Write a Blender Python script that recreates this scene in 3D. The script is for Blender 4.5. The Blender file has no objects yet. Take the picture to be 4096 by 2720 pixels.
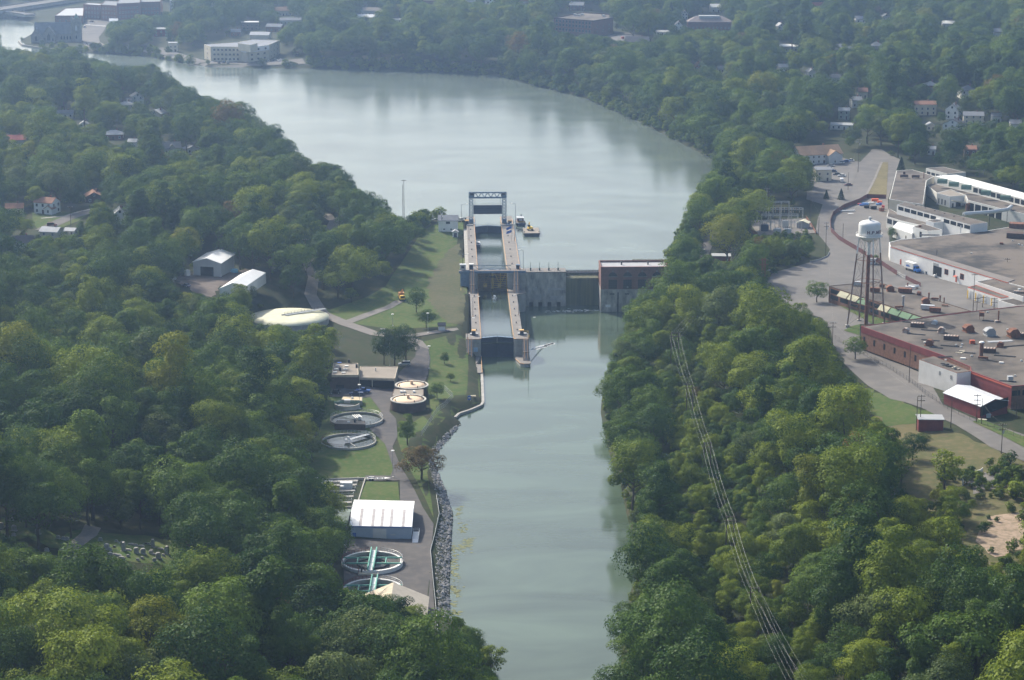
import bpy, math, random
import numpy as np
from mathutils import Vector, Matrix
from mathutils.geometry import delaunay_2d_cdt
random.seed(7); rng = np.random.default_rng(7)
R = math.radians
S = bpy.context.scene
COL = S.collection
# ---------------------------------------------------------------- camera
F = 9000.0; CX, CY = 2048.0, 1360.0          # focal length and centre in photograph pixels (4096 x 2720)
PITCH = math.atan2(2170, 9000); CAMZ = 225.0
SP, CP_ = math.sin(PITCH), math.cos(PITCH)
cam = bpy.data.cameras.new('camera'); cam_o = bpy.data.objects.new('camera', cam); COL.objects.link(cam_o)
cam.sensor_width = 36; cam.lens = 36 * F / 4096; cam.clip_start = 5; cam.clip_end = 20000
cam_o.location = (0, 0, CAMZ); cam_o.rotation_euler = (math.pi / 2 - PITCH, 0, 0)
S.camera = cam_o
S.render.resolution_x, S.render.resolution_y = 1024, 680
# ---------------------------------------------------------------- light
SUN = Vector((-0.46, 0.62, 0.63)).normalized()       # direction towards the sun: behind the scene, to the left
W = bpy.data.worlds.new('World'); S.world = W; W.use_nodes = True
wn = W.node_tree.nodes; wl = W.node_tree.links; wn.clear()
sky = wn.new('ShaderNodeTexSky'); sky.sky_type = 'NISHITA'; sky.sun_disc = False
sky.sun_elevation = math.asin(SUN.z); sky.sun_rotation = math.atan2(SUN.x, SUN.y)
sky.air_density = 1.2; sky.dust_density = 3.2; sky.ozone_density = 1.0
bg = wn.new('ShaderNodeBackground'); bg.inputs[1].default_value = 0.125
wo = wn.new('ShaderNodeOutputWorld'); wl.new(sky.outputs[0], bg.inputs[0]); wl.new(bg.outputs[0], wo.inputs[0])
sl = bpy.data.lights.new('sun', 'SUN'); sl.energy = 4.6; sl.angle = R(0.6); sl.color = (1.0, 0.93, 0.80)
so = bpy.data.objects.new('sun', sl); COL.objects.link(so); so.location = (0, 0, 400)
so.rotation_euler = SUN.to_track_quat('Z', 'Y').to_euler()
S.view_settings.view_transform = 'Standard'; S.view_settings.look = 'None'
S.view_settings.exposure = 0.55; S.view_settings.gamma = 1
S.cycles.use_denoising = True; S.cycles.max_bounces = 6; S.cycles.diffuse_bounces = 2; S.cycles.glossy_bounces = 2
S.cycles.transmission_bounces = 3; S.cycles.volume_bounces = 1; S.cycles.transparent_max_bounces = 4
# ---------------------------------------------------------------- pixel <-> place
def ray(u, v):
    a, b = (u - CX) / F, (v - CY) / F
    return Vector((a, CP_ - b * SP, -SP - b * CP_))
def P(u, v, z):
    d = ray(u, v); t = (z - CAMZ) / d.z
    return Vector((d.x * t, d.y * t, z))
def proj(x, y, z):
    dz = z - CAMZ; zc = y * CP_ - dz * SP; yc = y * SP + dz * CP_
    return CX + F * x / zc, CY - F * yc / zc, zc
def ppm(p): return F / proj(p[0], p[1], p[2])[2]          # photograph pixels per metre there
Q = 4096 / 2361.0
def q(pts): return [(x * Q, y * Q) for x, y in pts]
# ---------------------------------------------------------------- materials
MATS = {}
def M(name, rgb, rough=0.8, var=0.18, scale=0.6, metal=0.0, spec=0.3, stretch=(1, 1, 1), rgb2=None, bump=0.0, detail=5, lo=0.32, hi=0.68):
    if name in MATS: return MATS[name]
    m = bpy.data.materials.new(name); m.use_nodes = True
    n = m.node_tree.nodes; l = m.node_tree.links; b = n['Principled BSDF']
    b.inputs['Roughness'].default_value = rough; b.inputs['Metallic'].default_value = metal
    b.inputs['Specular IOR Level'].default_value = spec
    tc = n.new('ShaderNodeTexCoord'); mp = n.new('ShaderNodeMapping'); mp.inputs['Scale'].default_value = stretch
    l.new(tc.outputs['Object'], mp.inputs[0])
    nz = n.new('ShaderNodeTexNoise'); nz.inputs['Scale'].default_value = scale; nz.inputs['Detail'].default_value = detail
    nz.inputs['Roughness'].default_value = 0.65
    l.new(mp.outputs[0], nz.inputs['Vector'])
    rp = n.new('ShaderNodeValToRGB'); rp.color_ramp.elements[0].position = lo; rp.color_ramp.elements[1].position = hi
    c2 = rgb2 if rgb2 else tuple(min(1, c * (1 + var)) for c in rgb)
    c1 = tuple(c * (1 - var) for c in rgb) if not rgb2 else rgb
    rp.color_ramp.elements[0].color = (*c1, 1); rp.color_ramp.elements[1].color = (*c2, 1)
    l.new(nz.outputs[0], rp.inputs[0]); l.new(rp.outputs[0], b.inputs['Base Color'])
    if bump:
        bp = n.new('ShaderNodeBump'); bp.inputs['Strength'].default_value = bump; bp.inputs['Distance'].default_value = 0.2
        l.new(nz.outputs[0], bp.inputs['Height']); l.new(bp.outputs[0], b.inputs['Normal'])
    MATS[name] = m
    return m
def leaf_mat(name, dark, light, rnd=0.35):
    m = bpy.data.materials.new(name); m.use_nodes = True
    n = m.node_tree.nodes; l = m.node_tree.links; n.clear()
    out = n.new('ShaderNodeOutputMaterial')
    tc = n.new('ShaderNodeTexCoord'); oi = n.new('ShaderNodeObjectInfo')
    nz = n.new('ShaderNodeTexNoise'); nz.inputs['Scale'].default_value = 0.45; nz.inputs['Detail'].default_value = 3
    l.new(tc.outputs['Object'], nz.inputs['Vector'])
    ad = n.new('ShaderNodeMath'); ad.operation = 'MULTIPLY_ADD'; ad.inputs[1].default_value = rnd; ad.inputs[2].default_value = -rnd / 2
    l.new(oi.outputs['Random'], ad.inputs[0])
    a2 = n.new('ShaderNodeMath'); a2.operation = 'ADD'; l.new(nz.outputs[0], a2.inputs[0]); l.new(ad.outputs[0], a2.inputs[1])
    rp = n.new('ShaderNodeValToRGB'); rp.color_ramp.elements[0].position = 0.3; rp.color_ramp.elements[1].position = 0.75
    rp.color_ramp.elements[0].color = (*dark, 1); rp.color_ramp.elements[1].color = (*light, 1)
    l.new(a2.outputs[0], rp.inputs[0])
    di = n.new('ShaderNodeBsdfDiffuse'); tr = n.new('ShaderNodeBsdfTranslucent'); mx = n.new('ShaderNodeMixShader')
    gl = n.new('ShaderNodeBsdfGlossy'); gl.inputs['Roughness'].default_value = 0.5; gl.inputs[0].default_value = (0.6, 0.65, 0.6, 1)
    mx.inputs[0].default_value = 0.32; m2 = n.new('ShaderNodeMixShader'); m2.inputs[0].default_value = 0.015
    l.new(rp.outputs[0], di.inputs[0]); l.new(rp.outputs[0], tr.inputs[0])
    l.new(di.outputs[0], mx.inputs[1]); l.new(tr.outputs[0], mx.inputs[2])
    l.new(mx.outputs[0], m2.inputs[1]); l.new(gl.outputs[0], m2.inputs[2]); l.new(m2.outputs[0], out.inputs[0])
    MATS[name] = m
    return m
# ---------------------------------------------------------------- mesh building
class MB:
    def __init__(s): s.v = []; s.f = []
    def add(s, vs, fs):
        o = len(s.v); s.v += [tuple(p) for p in vs]; s.f += [tuple(i + o for i in f) for f in fs]; return s
    def box(s, x0, x1, y0, y1, z0, z1):
        return s.add([(x0, y0, z0), (x1, y0, z0), (x1, y1, z0), (x0, y1, z0), (x0, y0, z1), (x1, y0, z1), (x1, y1, z1), (x0, y1, z1)],
                     [(0, 3, 2, 1), (4, 5, 6, 7), (0, 1, 5, 4), (1, 2, 6, 5), (2, 3, 7, 6), (3, 0, 4, 7)])
    def cbox(s, c, w, d, h, rz=0):                       # box standing on c
        ca, sa = math.cos(rz), math.sin(rz); vs = []
        for z in (0, h):
            for x, y in ((-w/2, -d/2), (w/2, -d/2), (w/2, d/2), (-w/2, d/2)):
                vs.append((c[0] + x*ca - y*sa, c[1] + x*sa + y*ca, c[2] + z))
        return s.add(vs, [(0, 3, 2, 1), (4, 5, 6, 7), (0, 1, 5, 4), (1, 2, 6, 5), (2, 3, 7, 6), (3, 0, 4, 7)])
    def prism(s, poly, z0, z1, cap=True, bottom=True):   # poly CCW
        n = len(poly); z0s = z0 if hasattr(z0, '__len__') else [z0]*n; z1s = z1 if hasattr(z1, '__len__') else [z1]*n
        vs = [(p[0], p[1], z0s[i]) for i, p in enumerate(poly)] + [(p[0], p[1], z1s[i]) for i, p in enumerate(poly)]
        fs = [(i, (i+1) % n, (i+1) % n + n, i + n) for i in range(n)]
        if cap: fs.append(tuple(range(n, 2*n)))
        if bottom: fs.append(tuple(range(n-1, -1, -1)))
        return s.add(vs, fs)
    def tube(s, p0, p1, r0, r1=None, n=6, caps=True):
        r1 = r0 if r1 is None else r1; a, b = Vector(p0), Vector(p1); d = (b - a)
        if d.length < 1e-6: return s
        d.normalize(); e = d.orthogonal().normalized(); g = d.cross(e); vs = []
        for c, r in ((a, r0), (b, r1)):
            for i in range(n):
                t = 2*math.pi*i/n + math.pi/n; vs.append(c + (e*math.cos(t) + g*math.sin(t))*r)
        fs = [(i, (i+1) % n, (i+1) % n + n, i + n) for i in range(n)]
        if caps: fs += [tuple(range(n-1, -1, -1)), tuple(range(n, 2*n))]
        return s.add(vs, fs)
    def bar(s, p0, p1, w, h=None): return s.tube(p0, p1, w*0.6, None, 4)
    def ring(s, c, r0, r1, z0, z1, n=48):                # annular wall
        vs = []
        for r, z in ((r1, z0), (r1, z1), (r0, z1), (r0, z0)):
            vs += [(c[0] + r*math.cos(2*math.pi*i/n), c[1] + r*math.sin(2*math.pi*i/n), c[2] + z) for i in range(n)]
        fs = []
        for k in range(4):
            k2 = (k+1) % 4
            fs += [(k*n + i, k*n + (i+1) % n, k2*n + (i+1) % n, k2*n + i) for i in range(n)]
        return s.add(vs, fs)
    def lathe(s, c, prof, n=32):                          # prof (r, z) from bottom to top
        vs = []; fs = []
        for r, z in prof: vs += [(c[0] + r*math.cos(2*math.pi*i/n), c[1] + r*math.sin(2*math.pi*i/n), c[2] + z) for i in range(n)]
        for k in range(len(prof)-1): fs += [(k*n+i, k*n+(i+1) % n, (k+1)*n+(i+1) % n, (k+1)*n+i) for i in range(n)]
        fs += [tuple(range(n-1, -1, -1)), tuple(range((len(prof)-1)*n, len(prof)*n))]
        return s.add(vs, fs)
    def mesh(s, name, mat, smooth=False):
        me = bpy.data.meshes.new(name); me.from_pydata(s.v, [], s.f)
        if mat: me.materials.append(mat)
        if smooth: me.polygons.foreach_set('use_smooth', [True]*len(me.polygons))
        me.update(); return me
    def build(s, name, mat, parent=None, off=None, smooth=False, loc=None, rz=0):
        if off is not None: s.v = [(x-off[0], y-off[1], z-off[2]) for x, y, z in s.v]
        return link(name, s.mesh(name, mat, smooth), parent, loc, rz)
def link(name, me, parent=None, loc=None, rz=0):
    o = bpy.data.objects.new(name, me); COL.objects.link(o)
    if parent is not None: o.parent = parent
    if loc is not None: o.location = loc
    if rz: o.rotation_euler = (0, 0, rz)
    return o
def tag(o, label, cat, group=None):
    o['label'] = label; o['category'] = cat
    if group: o['group'] = group
    return o
def thing(name, label, cat, loc=(0, 0, 0), rz=0, group=None):
    return tag(link(name, None, None, loc, rz), label, cat, group)
def struct(o, kind='structure'): o['kind'] = kind; return o
def copy_tree(o, parent=None):
    c = o.copy(); COL.objects.link(c); c.parent = parent
    for ch in list(o.children): copy_tree(ch, c)
    return c
# ---------------------------------------------------------------- the lie of the land
CPTS = [  # photograph pixel (u, v) and the elevation there; the river below the lock is 0, the lake 15.3
 (1700,2400,3.2),(1650,2150,3.2),(1600,1900,3.4),(1560,1700,3.6),(1500,1600,4.2),(1700,1560,3.0),(1850,1540,2.0),(1840,1460,2.2),
 (1690,1400,5.5),(1560,1340,7.2),(1400,1290,8.2),(1150,1280,8.6),(1620,1200,9.0),(1750,1300,8.2),(1840,1330,8.2),(1830,1200,9.0),
 (1840,1080,10.2),(1830,980,12.5),(1700,1050,10.5),(1780,910,14.8),(1650,900,15.8),(1400,980,14),(1300,900,17),(1250,1100,14),
 (860,1110,19),(700,1150,20),(600,1000,22),(300,950,27),(200,850,28),(500,850,26),(900,850,23),(1200,780,19),(0,600,30),(400,560,26),
 (700,480,22),(900,600,21),(0,350,24),(400,350,20),(1130,1800,6),(1330,1680,3.7),(1290,1780,3.7),(1400,1850,3.5),(1290,1620,4.2),(1400,2250,3.1),(1380,2360,3.1),(1500,2450,3.0),(1600,2300,3.1),(900,1700,16),(500,1700,26),(0,1600,32),(1250,1500,8),
 (450,2180,25),(50,2080,27),(800,2150,18),(1150,2150,7),(300,2500,20),(900,2550,12),(1300,2550,4),(1700,2650,3),(0,2700,22),
 (1300,1950,4.5),(1380,2100,3.6),(0,3200,18),(1500,3200,4),
 (150,165,17.2),(350,150,17.2),(600,180,17.2),(1000,240,17),(900,150,20),(300,60,19),(1300,150,24),(1900,180,24),(2200,120,27),(2500,170,28),(2900,330,26),
 (2700,330,22),(3000,500,22),(2800,620,19),(3000,760,18),(3400,350,26),(3900,300,29),(3700,550,22),(4096,500,24),(3300,620,19.5),(3500,620,19),
 (2800,950,17),(2720,1080,16.2),(2900,1090,16.5),(3150,930,17.5),(3350,900,17.5),(3600,1000,17.5),(3550,1250,17.5),(3300,1250,17.3),(3700,1600,17.0),
 (4000,1760,17.0),(3100,1150,16.5),(2900,1300,13),(2750,1250,12),(3200,1500,15.5),(3000,1700,12),(2700,1700,5),(2550,1900,3),(2900,2000,10),
 (3300,2000,15),(3700,1900,16.5),(4050,2100,17),(3600,2300,16),(3100,2400,12),(2700,2300,4.5),(2650,2600,4),(3000,2700,9),(3600,2700,14),(4096,2700,16),
 (3400,3300,12),(2800,3300,5),(4096,1200,18),(4096,800,20),(2000,-60,30),(3500,-60,32),(800,-40,22),(4600,200,30),(-500,300,28),(-600,1200,34),(-500,2300,28),(4700,1500,19),(4700,2500,17)]
_cp = np.array([[*P(u, v, z)] for u, v, z in CPTS])
def elev(x, y):
    x = np.asarray(x, float); y = np.asarray(y, float); sh = x.shape; x = x.ravel(); y = y.ravel(); out = np.empty(x.size)
    for i in range(0, x.size, 20000):
        dx = x[i:i+20000, None] - _cp[None, :, 0]; dy = y[i:i+20000, None] - _cp[None, :, 1]
        w = (dx*dx + dy*dy + 16**2) ** -1.6
        out[i:i+20000] = (w * _cp[None, :, 2]).sum(1) / w.sum(1)
    return out.reshape(sh)
LAKEZ = 15.3
# lock frame: origin under the lower gates, a axis upstream, b axis to the photograph's right
LK0 = P((1922.7 + 2055.7) / 2, 1348, 8.5); LK0.z = 0; LKA = math.atan2(268, 9258)
la = Vector((-math.sin(LKA), math.cos(LKA), 0)); lb = Vector((math.cos(LKA), math.sin(LKA), 0))
def L(b, a, z): return Vector((LK0.x + lb.x*b + la.x*a, LK0.y + lb.y*b + la.y*a, z))
def toL(p): d = Vector((p[0]-LK0.x, p[1]-LK0.y, 0)); return d.dot(lb), d.dot(la)
lake_px = q([(-60,20),(75,52),(85,72),(48,93),(60,104),(180,121),(330,129),(400,141),(480,154),(700,157),(900,164),(1140,172),(1240,199),(1340,224),(1400,248),(1480,284),
  (1550,318),(1605,348),(1650,368),(1668,388),(1640,430),(1622,452),(1600,480),(1590,525),(1572,560),(1562,600)]) + [(2700,1036),(2400,1036),(2262,1066),(2077,1066)]
lake_w = [P(u, v, LAKEZ) for u, v in lake_px] + [L(13, 112, 0), L(13, 228, 0), L(-13, 228, 0)] + \
  [P(u, v, LAKEZ) for u, v in q([(1035,506),(960,512),(935,535),(880,520),(850,480),(790,440),(700,420),(650,370),(560,320),(460,270),(360,205),(250,180),(120,150),(-60,145)])]
river_px = [(2077,1218),(2262,1200),(2397,1200),(2560,1225),(2550,1260)] + [(u+12, v) for u, v in [(2520,1325),(2462,1440),(2412,1530),(2392,1650),(2415,1760),(2455,1890),(2495,2065),
  (2560,2238),(2536,2307),(2484,2498),(2466,2720),(2460,3300)]] + [(1960,3300),(1975,2720),(1950,2610),(1860,2530),(1797,2470),(1793,2350),(1795,2250),(1800,2150),(1805,2060),(1797,2010),
  (1772,1950),(1752,1900),(1742,1870),(1720,1830),(1762,1786),(1838,1700),(1822,1660),(1880,1640),(1930,1612)]
river_w = [P(u, v, 0) for u, v in river_px] + [L(-6.9, -16, 0), L(-6.9, 10, 0), L(11, 10, 0), L(11, 95, 0)]
def sdf(x, y, poly):                                     # signed distance, negative inside
    x = np.asarray(x, float); y = np.asarray(y, float); d2 = np.full(x.shape, 1e18); ins = np.zeros(x.shape, bool); n = len(poly)
    for i in range(n):
        ax, ay = poly[i][0], poly[i][1]; bx, by = poly[(i+1) % n][0], poly[(i+1) % n][1]
        ex, ey = bx-ax, by-ay; t = np.clip(((x-ax)*ex + (y-ay)*ey) / (ex*ex + ey*ey + 1e-12), 0, 1)
        d2 = np.minimum(d2, (x-ax-t*ex)**2 + (y-ay-t*ey)**2)
        if by != ay: ins ^= ((ay > y) != (by > y)) & (x < (bx-ax)*(y-ay)/(by-ay) + ax)
    d = np.sqrt(d2); return np.where(ins, -d, d)
def axis(segs):
    out = []
    for a, b, st in segs: out += list(np.arange(a, b, st))
    return np.array(out)
GX = axis([(-7000,-1500,500),(-1500,-840,60),(-840,-344,8),(-344,344,4),(344,840,8),(840,1500,60),(1500,7001,500)])
GY = axis([(-2000,400,300),(400,1320,4),(1320,2760,8),(2760,3600,60),(3600,9001,600)])
gx, gy = np.meshgrid(GX, GY)
GZ = elev(gx, gy)
_n1 = np.sin(gx*0.021 + 1.3*np.sin(gy*0.017))*np.sin(gy*0.019 + 0.7)
GZ = GZ + 0.35*_n1
dl = sdf(gx, gy, lake_w); dr = sdf(gx, gy, river_w)
GZ = np.where(dr > 0, np.minimum(GZ, 0.5 + dr*0.75), GZ)
GZ = np.where((dl > 0) & (gy > 1060), np.minimum(GZ, LAKEZ + 0.7 + dl*0.4), GZ)
GZ = np.where((dl > 0) & (dl < 14), np.maximum(GZ, LAKEZ + 0.5 - np.maximum(0, dl-6)*0.6), GZ)
GZ = np.where(dl < 0, LAKEZ - np.minimum(4, 0.6 - dl*0.5), GZ)
GZ = np.where(dr < 0, -np.minimum(3, 0.5 - dr*0.5), GZ)
lbm = (gx-LK0.x)*lb.x + (gy-LK0.y)*lb.y; lam = (gx-LK0.x)*la.x + (gy-LK0.y)*la.y
GZ = np.where((lbm > 9) & (lbm < 62.5) & (lam > 78) & (lam < 128), -3.0, GZ)
GZ = np.where((lbm > -9.5) & (lbm < 12) & (lam > -22) & (lam < 236), -3.0, GZ)
def H(x, y):
    x = np.asarray(x, float); y = np.asarray(y, float)
    i = np.clip(np.searchsorted(GX, x) - 1, 0, len(GX)-2); j = np.clip(np.searchsorted(GY, y) - 1, 0, len(GY)-2)
    tx = np.clip((x-GX[i])/(GX[i+1]-GX[i]), 0, 1); ty = np.clip((y-GY[j])/(GY[j+1]-GY[j]), 0, 1)
    return (GZ[j, i]*(1-tx) + GZ[j, i+1]*tx)*(1-ty) + (GZ[j+1, i]*(1-tx) + GZ[j+1, i+1]*tx)*ty
def G(u, v):                                             # where the sight line through a pixel meets the ground
    d = ray(u, v); zs = np.arange(60, -3.2, -0.2); t = (zs - CAMZ)/d.z; x = d.x*t; y = d.y*t
    k = np.nonzero(zs <= H(x, y))[0]; k = k[0] if len(k) else len(zs)-1
    return Vector((x[k], y[k], float(H(x[k], y[k]))))
def gz(x, y): return float(H(x, y))
# ---------------------------------------------------------------- ground, water
nx, ny = len(GX), len(GY)
verts = np.stack([gx.ravel(), gy.ravel(), GZ.ravel()], 1)
idx = np.arange(nx*ny).reshape(ny, nx)
quads = np.stack([idx[:-1, :-1].ravel(), idx[:-1, 1:].ravel(), idx[1:, 1:].ravel(), idx[1:, :-1].ravel()], 1)
def np_mesh(name, verts, quads, mat, smooth=False, k=4):
    me = bpy.data.meshes.new(name); me.vertices.add(len(verts)); me.vertices.foreach_set('co', np.asarray(verts, np.float32).ravel())
    nq = len(quads); me.loops.add(nq*k); me.loops.foreach_set('vertex_index', np.asarray(quads, np.int32).ravel())
    me.polygons.add(nq); me.polygons.foreach_set('loop_start', np.arange(nq, dtype=np.int32)*k)
    try: me.polygons.foreach_set('loop_total', np.full(nq, k, np.int32))
    except Exception: pass
    if smooth: me.polygons.foreach_set('use_smooth', np.ones(nq, bool))
    if mat: me.materials.append(mat)
    me.update(calc_edges=True); me.validate(); return me
def ground_mat(name, ca, cb, cc, s1=0.03, s2=0.25, rough=0.95):
    m = bpy.data.materials.new(name); m.use_nodes = True; n = m.node_tree.nodes; l = m.node_tree.links; b = n['Principled BSDF']
    b.inputs['Roughness'].default_value = rough; b.inputs['Specular IOR Level'].default_value = 0.15
    tc = n.new('ShaderNodeTexCoord')
    def nz(sc, det):
        k = n.new('ShaderNodeTexNoise'); k.inputs['Scale'].default_value = sc; k.inputs['Detail'].default_value = det; k.inputs['Roughness'].default_value = 0.62
        l.new(tc.outputs['Object'], k.inputs['Vector']); return k
    n1, n2 = nz(s1, 4), nz(s2, 8)
    r1 = n.new('ShaderNodeValToRGB'); r1.color_ramp.elements[0].position = 0.4; r1.color_ramp.elements[1].position = 0.62
    r1.color_ramp.elements[0].color = (*ca, 1); r1.color_ramp.elements[1].color = (*cb, 1)
    l.new(n1.outputs[0], r1.inputs[0])
    r2 = n.new('ShaderNodeValToRGB'); r2.color_ramp.elements[0].position = 0.45; r2.color_ramp.elements[1].position = 0.75
    r2.color_ramp.elements[0].color = (0, 0, 0, 1); r2.color_ramp.elements[1].color = (1, 1, 1, 1); l.new(n2.outputs[0], r2.inputs[0])
    mx = n.new('ShaderNodeMixRGB'); l.new(r2.outputs[0], mx.inputs[0]); l.new(r1.outputs[0], mx.inputs[1]); mx.inputs[2].default_value = (*cc, 1)
    l.new(mx.outputs[0], b.inputs['Base Color']); MATS[name] = m; return m
m_ground = ground_mat('meadow_ground', (0.022, 0.034, 0.012), (0.036, 0.046, 0.018), (0.055, 0.048, 0.028))
struct(link('ground', np_mesh('ground', verts, quads, m_ground, True)))
def water_mat(name, base, rough, bump, sc):
    m = bpy.data.materials.new(name); m.use_nodes = True; n = m.node_tree.nodes; l = m.node_tree.links; b = n['Principled BSDF']
    b.inputs['Base Color'].default_value = (*base, 1); b.inputs['IOR'].default_value = 1.333; b.inputs["Specular IOR Level"].default_value = 0.75
    tc = n.new('ShaderNodeTexCoord'); mp = n.new('ShaderNodeMapping'); mp.inputs['Scale'].default_value = (0.6, 1.3, 1); l.new(tc.outputs['Object'], mp.inputs[0])
    n1 = n.new('ShaderNodeTexNoise'); n1.inputs['Scale'].default_value = sc; n1.inputs['Detail'].default_value = 4; l.new(mp.outputs[0], n1.inputs['Vector'])
    n2 = n.new('ShaderNodeTexNoise'); n2.inputs['Scale'].default_value = 0.012; n2.inputs['Detail'].default_value = 3; n2.inputs['Distortion'].default_value = 1.0; l.new(mp.outputs[0], n2.inputs['Vector'])
    mr = n.new('ShaderNodeMapRange'); mr.inputs[1].default_value = 0.4; mr.inputs[2].default_value = 0.65; mr.inputs[3].default_value = bump*0.45; mr.inputs[4].default_value = bump
    l.new(n2.outputs[0], mr.inputs[0])
    bp = n.new('ShaderNodeBump'); bp.inputs['Distance'].default_value = 0.25; l.new(mr.outputs[0], bp.inputs['Strength']); l.new(n1.outputs[0], bp.inputs['Height'])
    l.new(bp.outputs[0], b.inputs['Normal'])
    n4 = n.new('ShaderNodeTexNoise'); n4.inputs['Scale'].default_value = 0.022; n4.inputs['Detail'].default_value = 6; n4.inputs['Distortion'].default_value = 1.6; l.new(mp.outputs[0], n4.inputs['Vector'])
    r4 = n.new('ShaderNodeValToRGB'); r4.color_ramp.elements[0].position = 0.35; r4.color_ramp.elements[1].position = 0.68; r4.color_ramp.elements[0].color = (*[c*0.78 for c in base], 1); r4.color_ramp.elements[1].color = (*[c*1.3 for c in base], 1)
    l.new(n4.outputs[0], r4.inputs[0]); l.new(r4.outputs[0], b.inputs['Base Color'])
    m3 = n.new('ShaderNodeMapRange'); m3.inputs[1].default_value = 0.35; m3.inputs[2].default_value = 0.7; m3.inputs[3].default_value = rough*0.8; m3.inputs[4].default_value = rough*1.2
    l.new(n2.outputs[0], m3.inputs[0]); l.new(m3.outputs[0], b.inputs['Roughness'])
    MATS[name] = m; return m
m_river = water_mat('river_water', (0.070, 0.100, 0.070), 0.09, 0.12, 0.5)
m_chamber = water_mat('chamber_water', (0.040, 0.060, 0.050), 0.08, 0.16, 0.9)
m_lake = water_mat('lake_water', (0.115, 0.142, 0.118), 0.16, 0.12, 0.35)
def flat_poly(name, pts, z, mat):
    r = delaunay_2d_cdt([Vector((p[0], p[1])) for p in pts], [], [list(range(len(pts)))], 1, 1e-4)
    me = bpy.data.meshes.new(name); me.from_pydata([(p.x, p.y, z) for p in r[0]], [], [tuple(f) for f in r[2]]); me.materials.append(mat); me.update()
    return link(name, me)
def grow(poly, d):                                       # push a polygon outwards (either winding)
    n = len(poly); ar = sum(poly[i][0]*poly[(i+1) % n][1] - poly[(i+1) % n][0]*poly[i][1] for i in range(n)); sg = 1 if ar > 0 else -1; out = []
    for i in range(n):
        a, b, c = (Vector((poly[(i+k) % n][0], poly[(i+k) % n][1])) for k in (-1, 0, 1))
        e1 = (b-a).normalized(); e2 = (c-b).normalized(); nn = (Vector((e1.y, -e1.x)) + Vector((e2.y, -e2.x)))
        if nn.length < 0.2: nn = Vector((e1.y, -e1.x))
        nn.normalize(); out.append(b + nn*sg*d)
    return out
# water sheets reach a little under the banks; square ends at the dam and lock
lk = [P(u, v, LAKEZ) for u, v in lake_px[:-4]]
lake_sheet = [p + Vector((3, 0, 0)) if p.x > 40 else p for p in lk] + [L(92, 100.8, 0), L(9, 100.8, 0), L(9, 206, 0), L(-6.85, 206, 0), L(-6.85, 235, 0), L(-24, 235, 0)] + [Vector((p.x, p.y-5, 0)) for p in lake_w[-13:]]
struct(flat_poly('lake', lake_sheet, LAKEZ, m_lake))
struct(flat_poly('river', [Vector((-60, 250)), Vector((120, 250)), Vector((120, 900)), L(95, 120, 0).to_2d(), L(8, 120, 0).to_2d(), L(8, 0.0, 0).to_2d(), L(-7.5, 0.0, 0).to_2d(), L(-7.5, -20, 0).to_2d(), Vector((-60, 890))], 0.0, m_river))
def drape(name, pts_px=None, mat=None, off=0.12, pts=None, step=5.0, jit=0.0):
    pts = [G(u, v) for u, v in pts_px] if pts is None else pts
    poly = []
    for i, a in enumerate(pts):
        b = pts[(i+1) % len(pts)]; n = max(1, int(math.hypot(b[0]-a[0], b[1]-a[1])/step))
        poly += [Vector((a[0] + (b[0]-a[0])*k/n, a[1] + (b[1]-a[1])*k/n)) for k in range(n)]
    if jit: gj = random.Random(len(poly)); poly = [p + Vector((gj.uniform(-jit, jit), gj.uniform(-jit, jit))) for p in poly]
    xs = [p.x for p in poly]; ys = [p.y for p in poly]
    X, Y = np.meshgrid(np.arange(min(xs), max(xs), step), np.arange(min(ys), max(ys), step))
    m = sdf(X, Y, poly) < -step*0.3
    allp = poly + [Vector((a, b)) for a, b in zip(X[m], Y[m])]
    r = delaunay_2d_cdt(allp, [], [list(range(len(poly)))], 1, 1e-4)
    vs = [(p.x, p.y, gz(p.x, p.y) + off) for p in r[0]]
    me = bpy.data.meshes.new(name); me.from_pydata(vs, [], [tuple(f) for f in r[2]]); me.materials.append(mat)
    me.polygons.foreach_set('use_smooth', [True]*len(me.polygons)); me.update()
    return struct(link(name, me))
def ribbon(name, line, width, mat, off=0.13):            # a road along a pixel polyline, width in metres
    p = [G(u, v) if len(c) == 2 else None for c in line for u, v in [c[:2]]]
    lp, rp = [], []
    for i in range(len(p)):
        a = p[max(0, i-1)]; b = p[min(len(p)-1, i+1)]; d = Vector((b.x-a.x, b.y-a.y)).normalized(); n = Vector((-d.y, d.x))
        w = width[i] if hasattr(width, '__len__') else width
        lp.append(Vector((p[i].x + n.x*w/2, p[i].y + n.y*w/2))); rp.append(Vector((p[i].x - n.x*w/2, p[i].y - n.y*w/2)))
    return drape(name, None, mat, off, lp + rp[::-1])
# ---------------------------------------------------------------- common materials
m_conc = M('concrete', (0.36, 0.345, 0.315), 0.9, 0.22, 0.5, bump=0.05)
m_cop = M('coping_concrete', (0.215, 0.198, 0.182), 0.9, 0.16, 0.35)
m_stain = M('stained_concrete', (0.17, 0.166, 0.152), 0.9, 0.5, 0.4, stretch=(1.3, 1.3, 0.45), rgb2=(0.56, 0.52, 0.45), bump=0.1, detail=10, lo=.36, hi=.66)
m_wetc = M('wet_concrete', (0.06, 0.075, 0.05), 0.5, 0.4, 0.5, stretch=(1.5, 1.5, 0.08), rgb2=(0.22, 0.21, 0.11))
m_navy = M('navy_steel', (0.030, 0.045, 0.085), 0.55, 0.2, 0.8)
m_bsteel = M('blue_grey_steel', (0.13, 0.20, 0.29), 0.6, 0.2, 0.8)
m_dsteel = M('dark_steel', (0.045, 0.05, 0.06), 0.6, 0.25, 1.0)
m_ysteel = M('yellow_steel', (0.55, 0.38, 0.08), 0.7, 0.25, 0.6)
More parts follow.
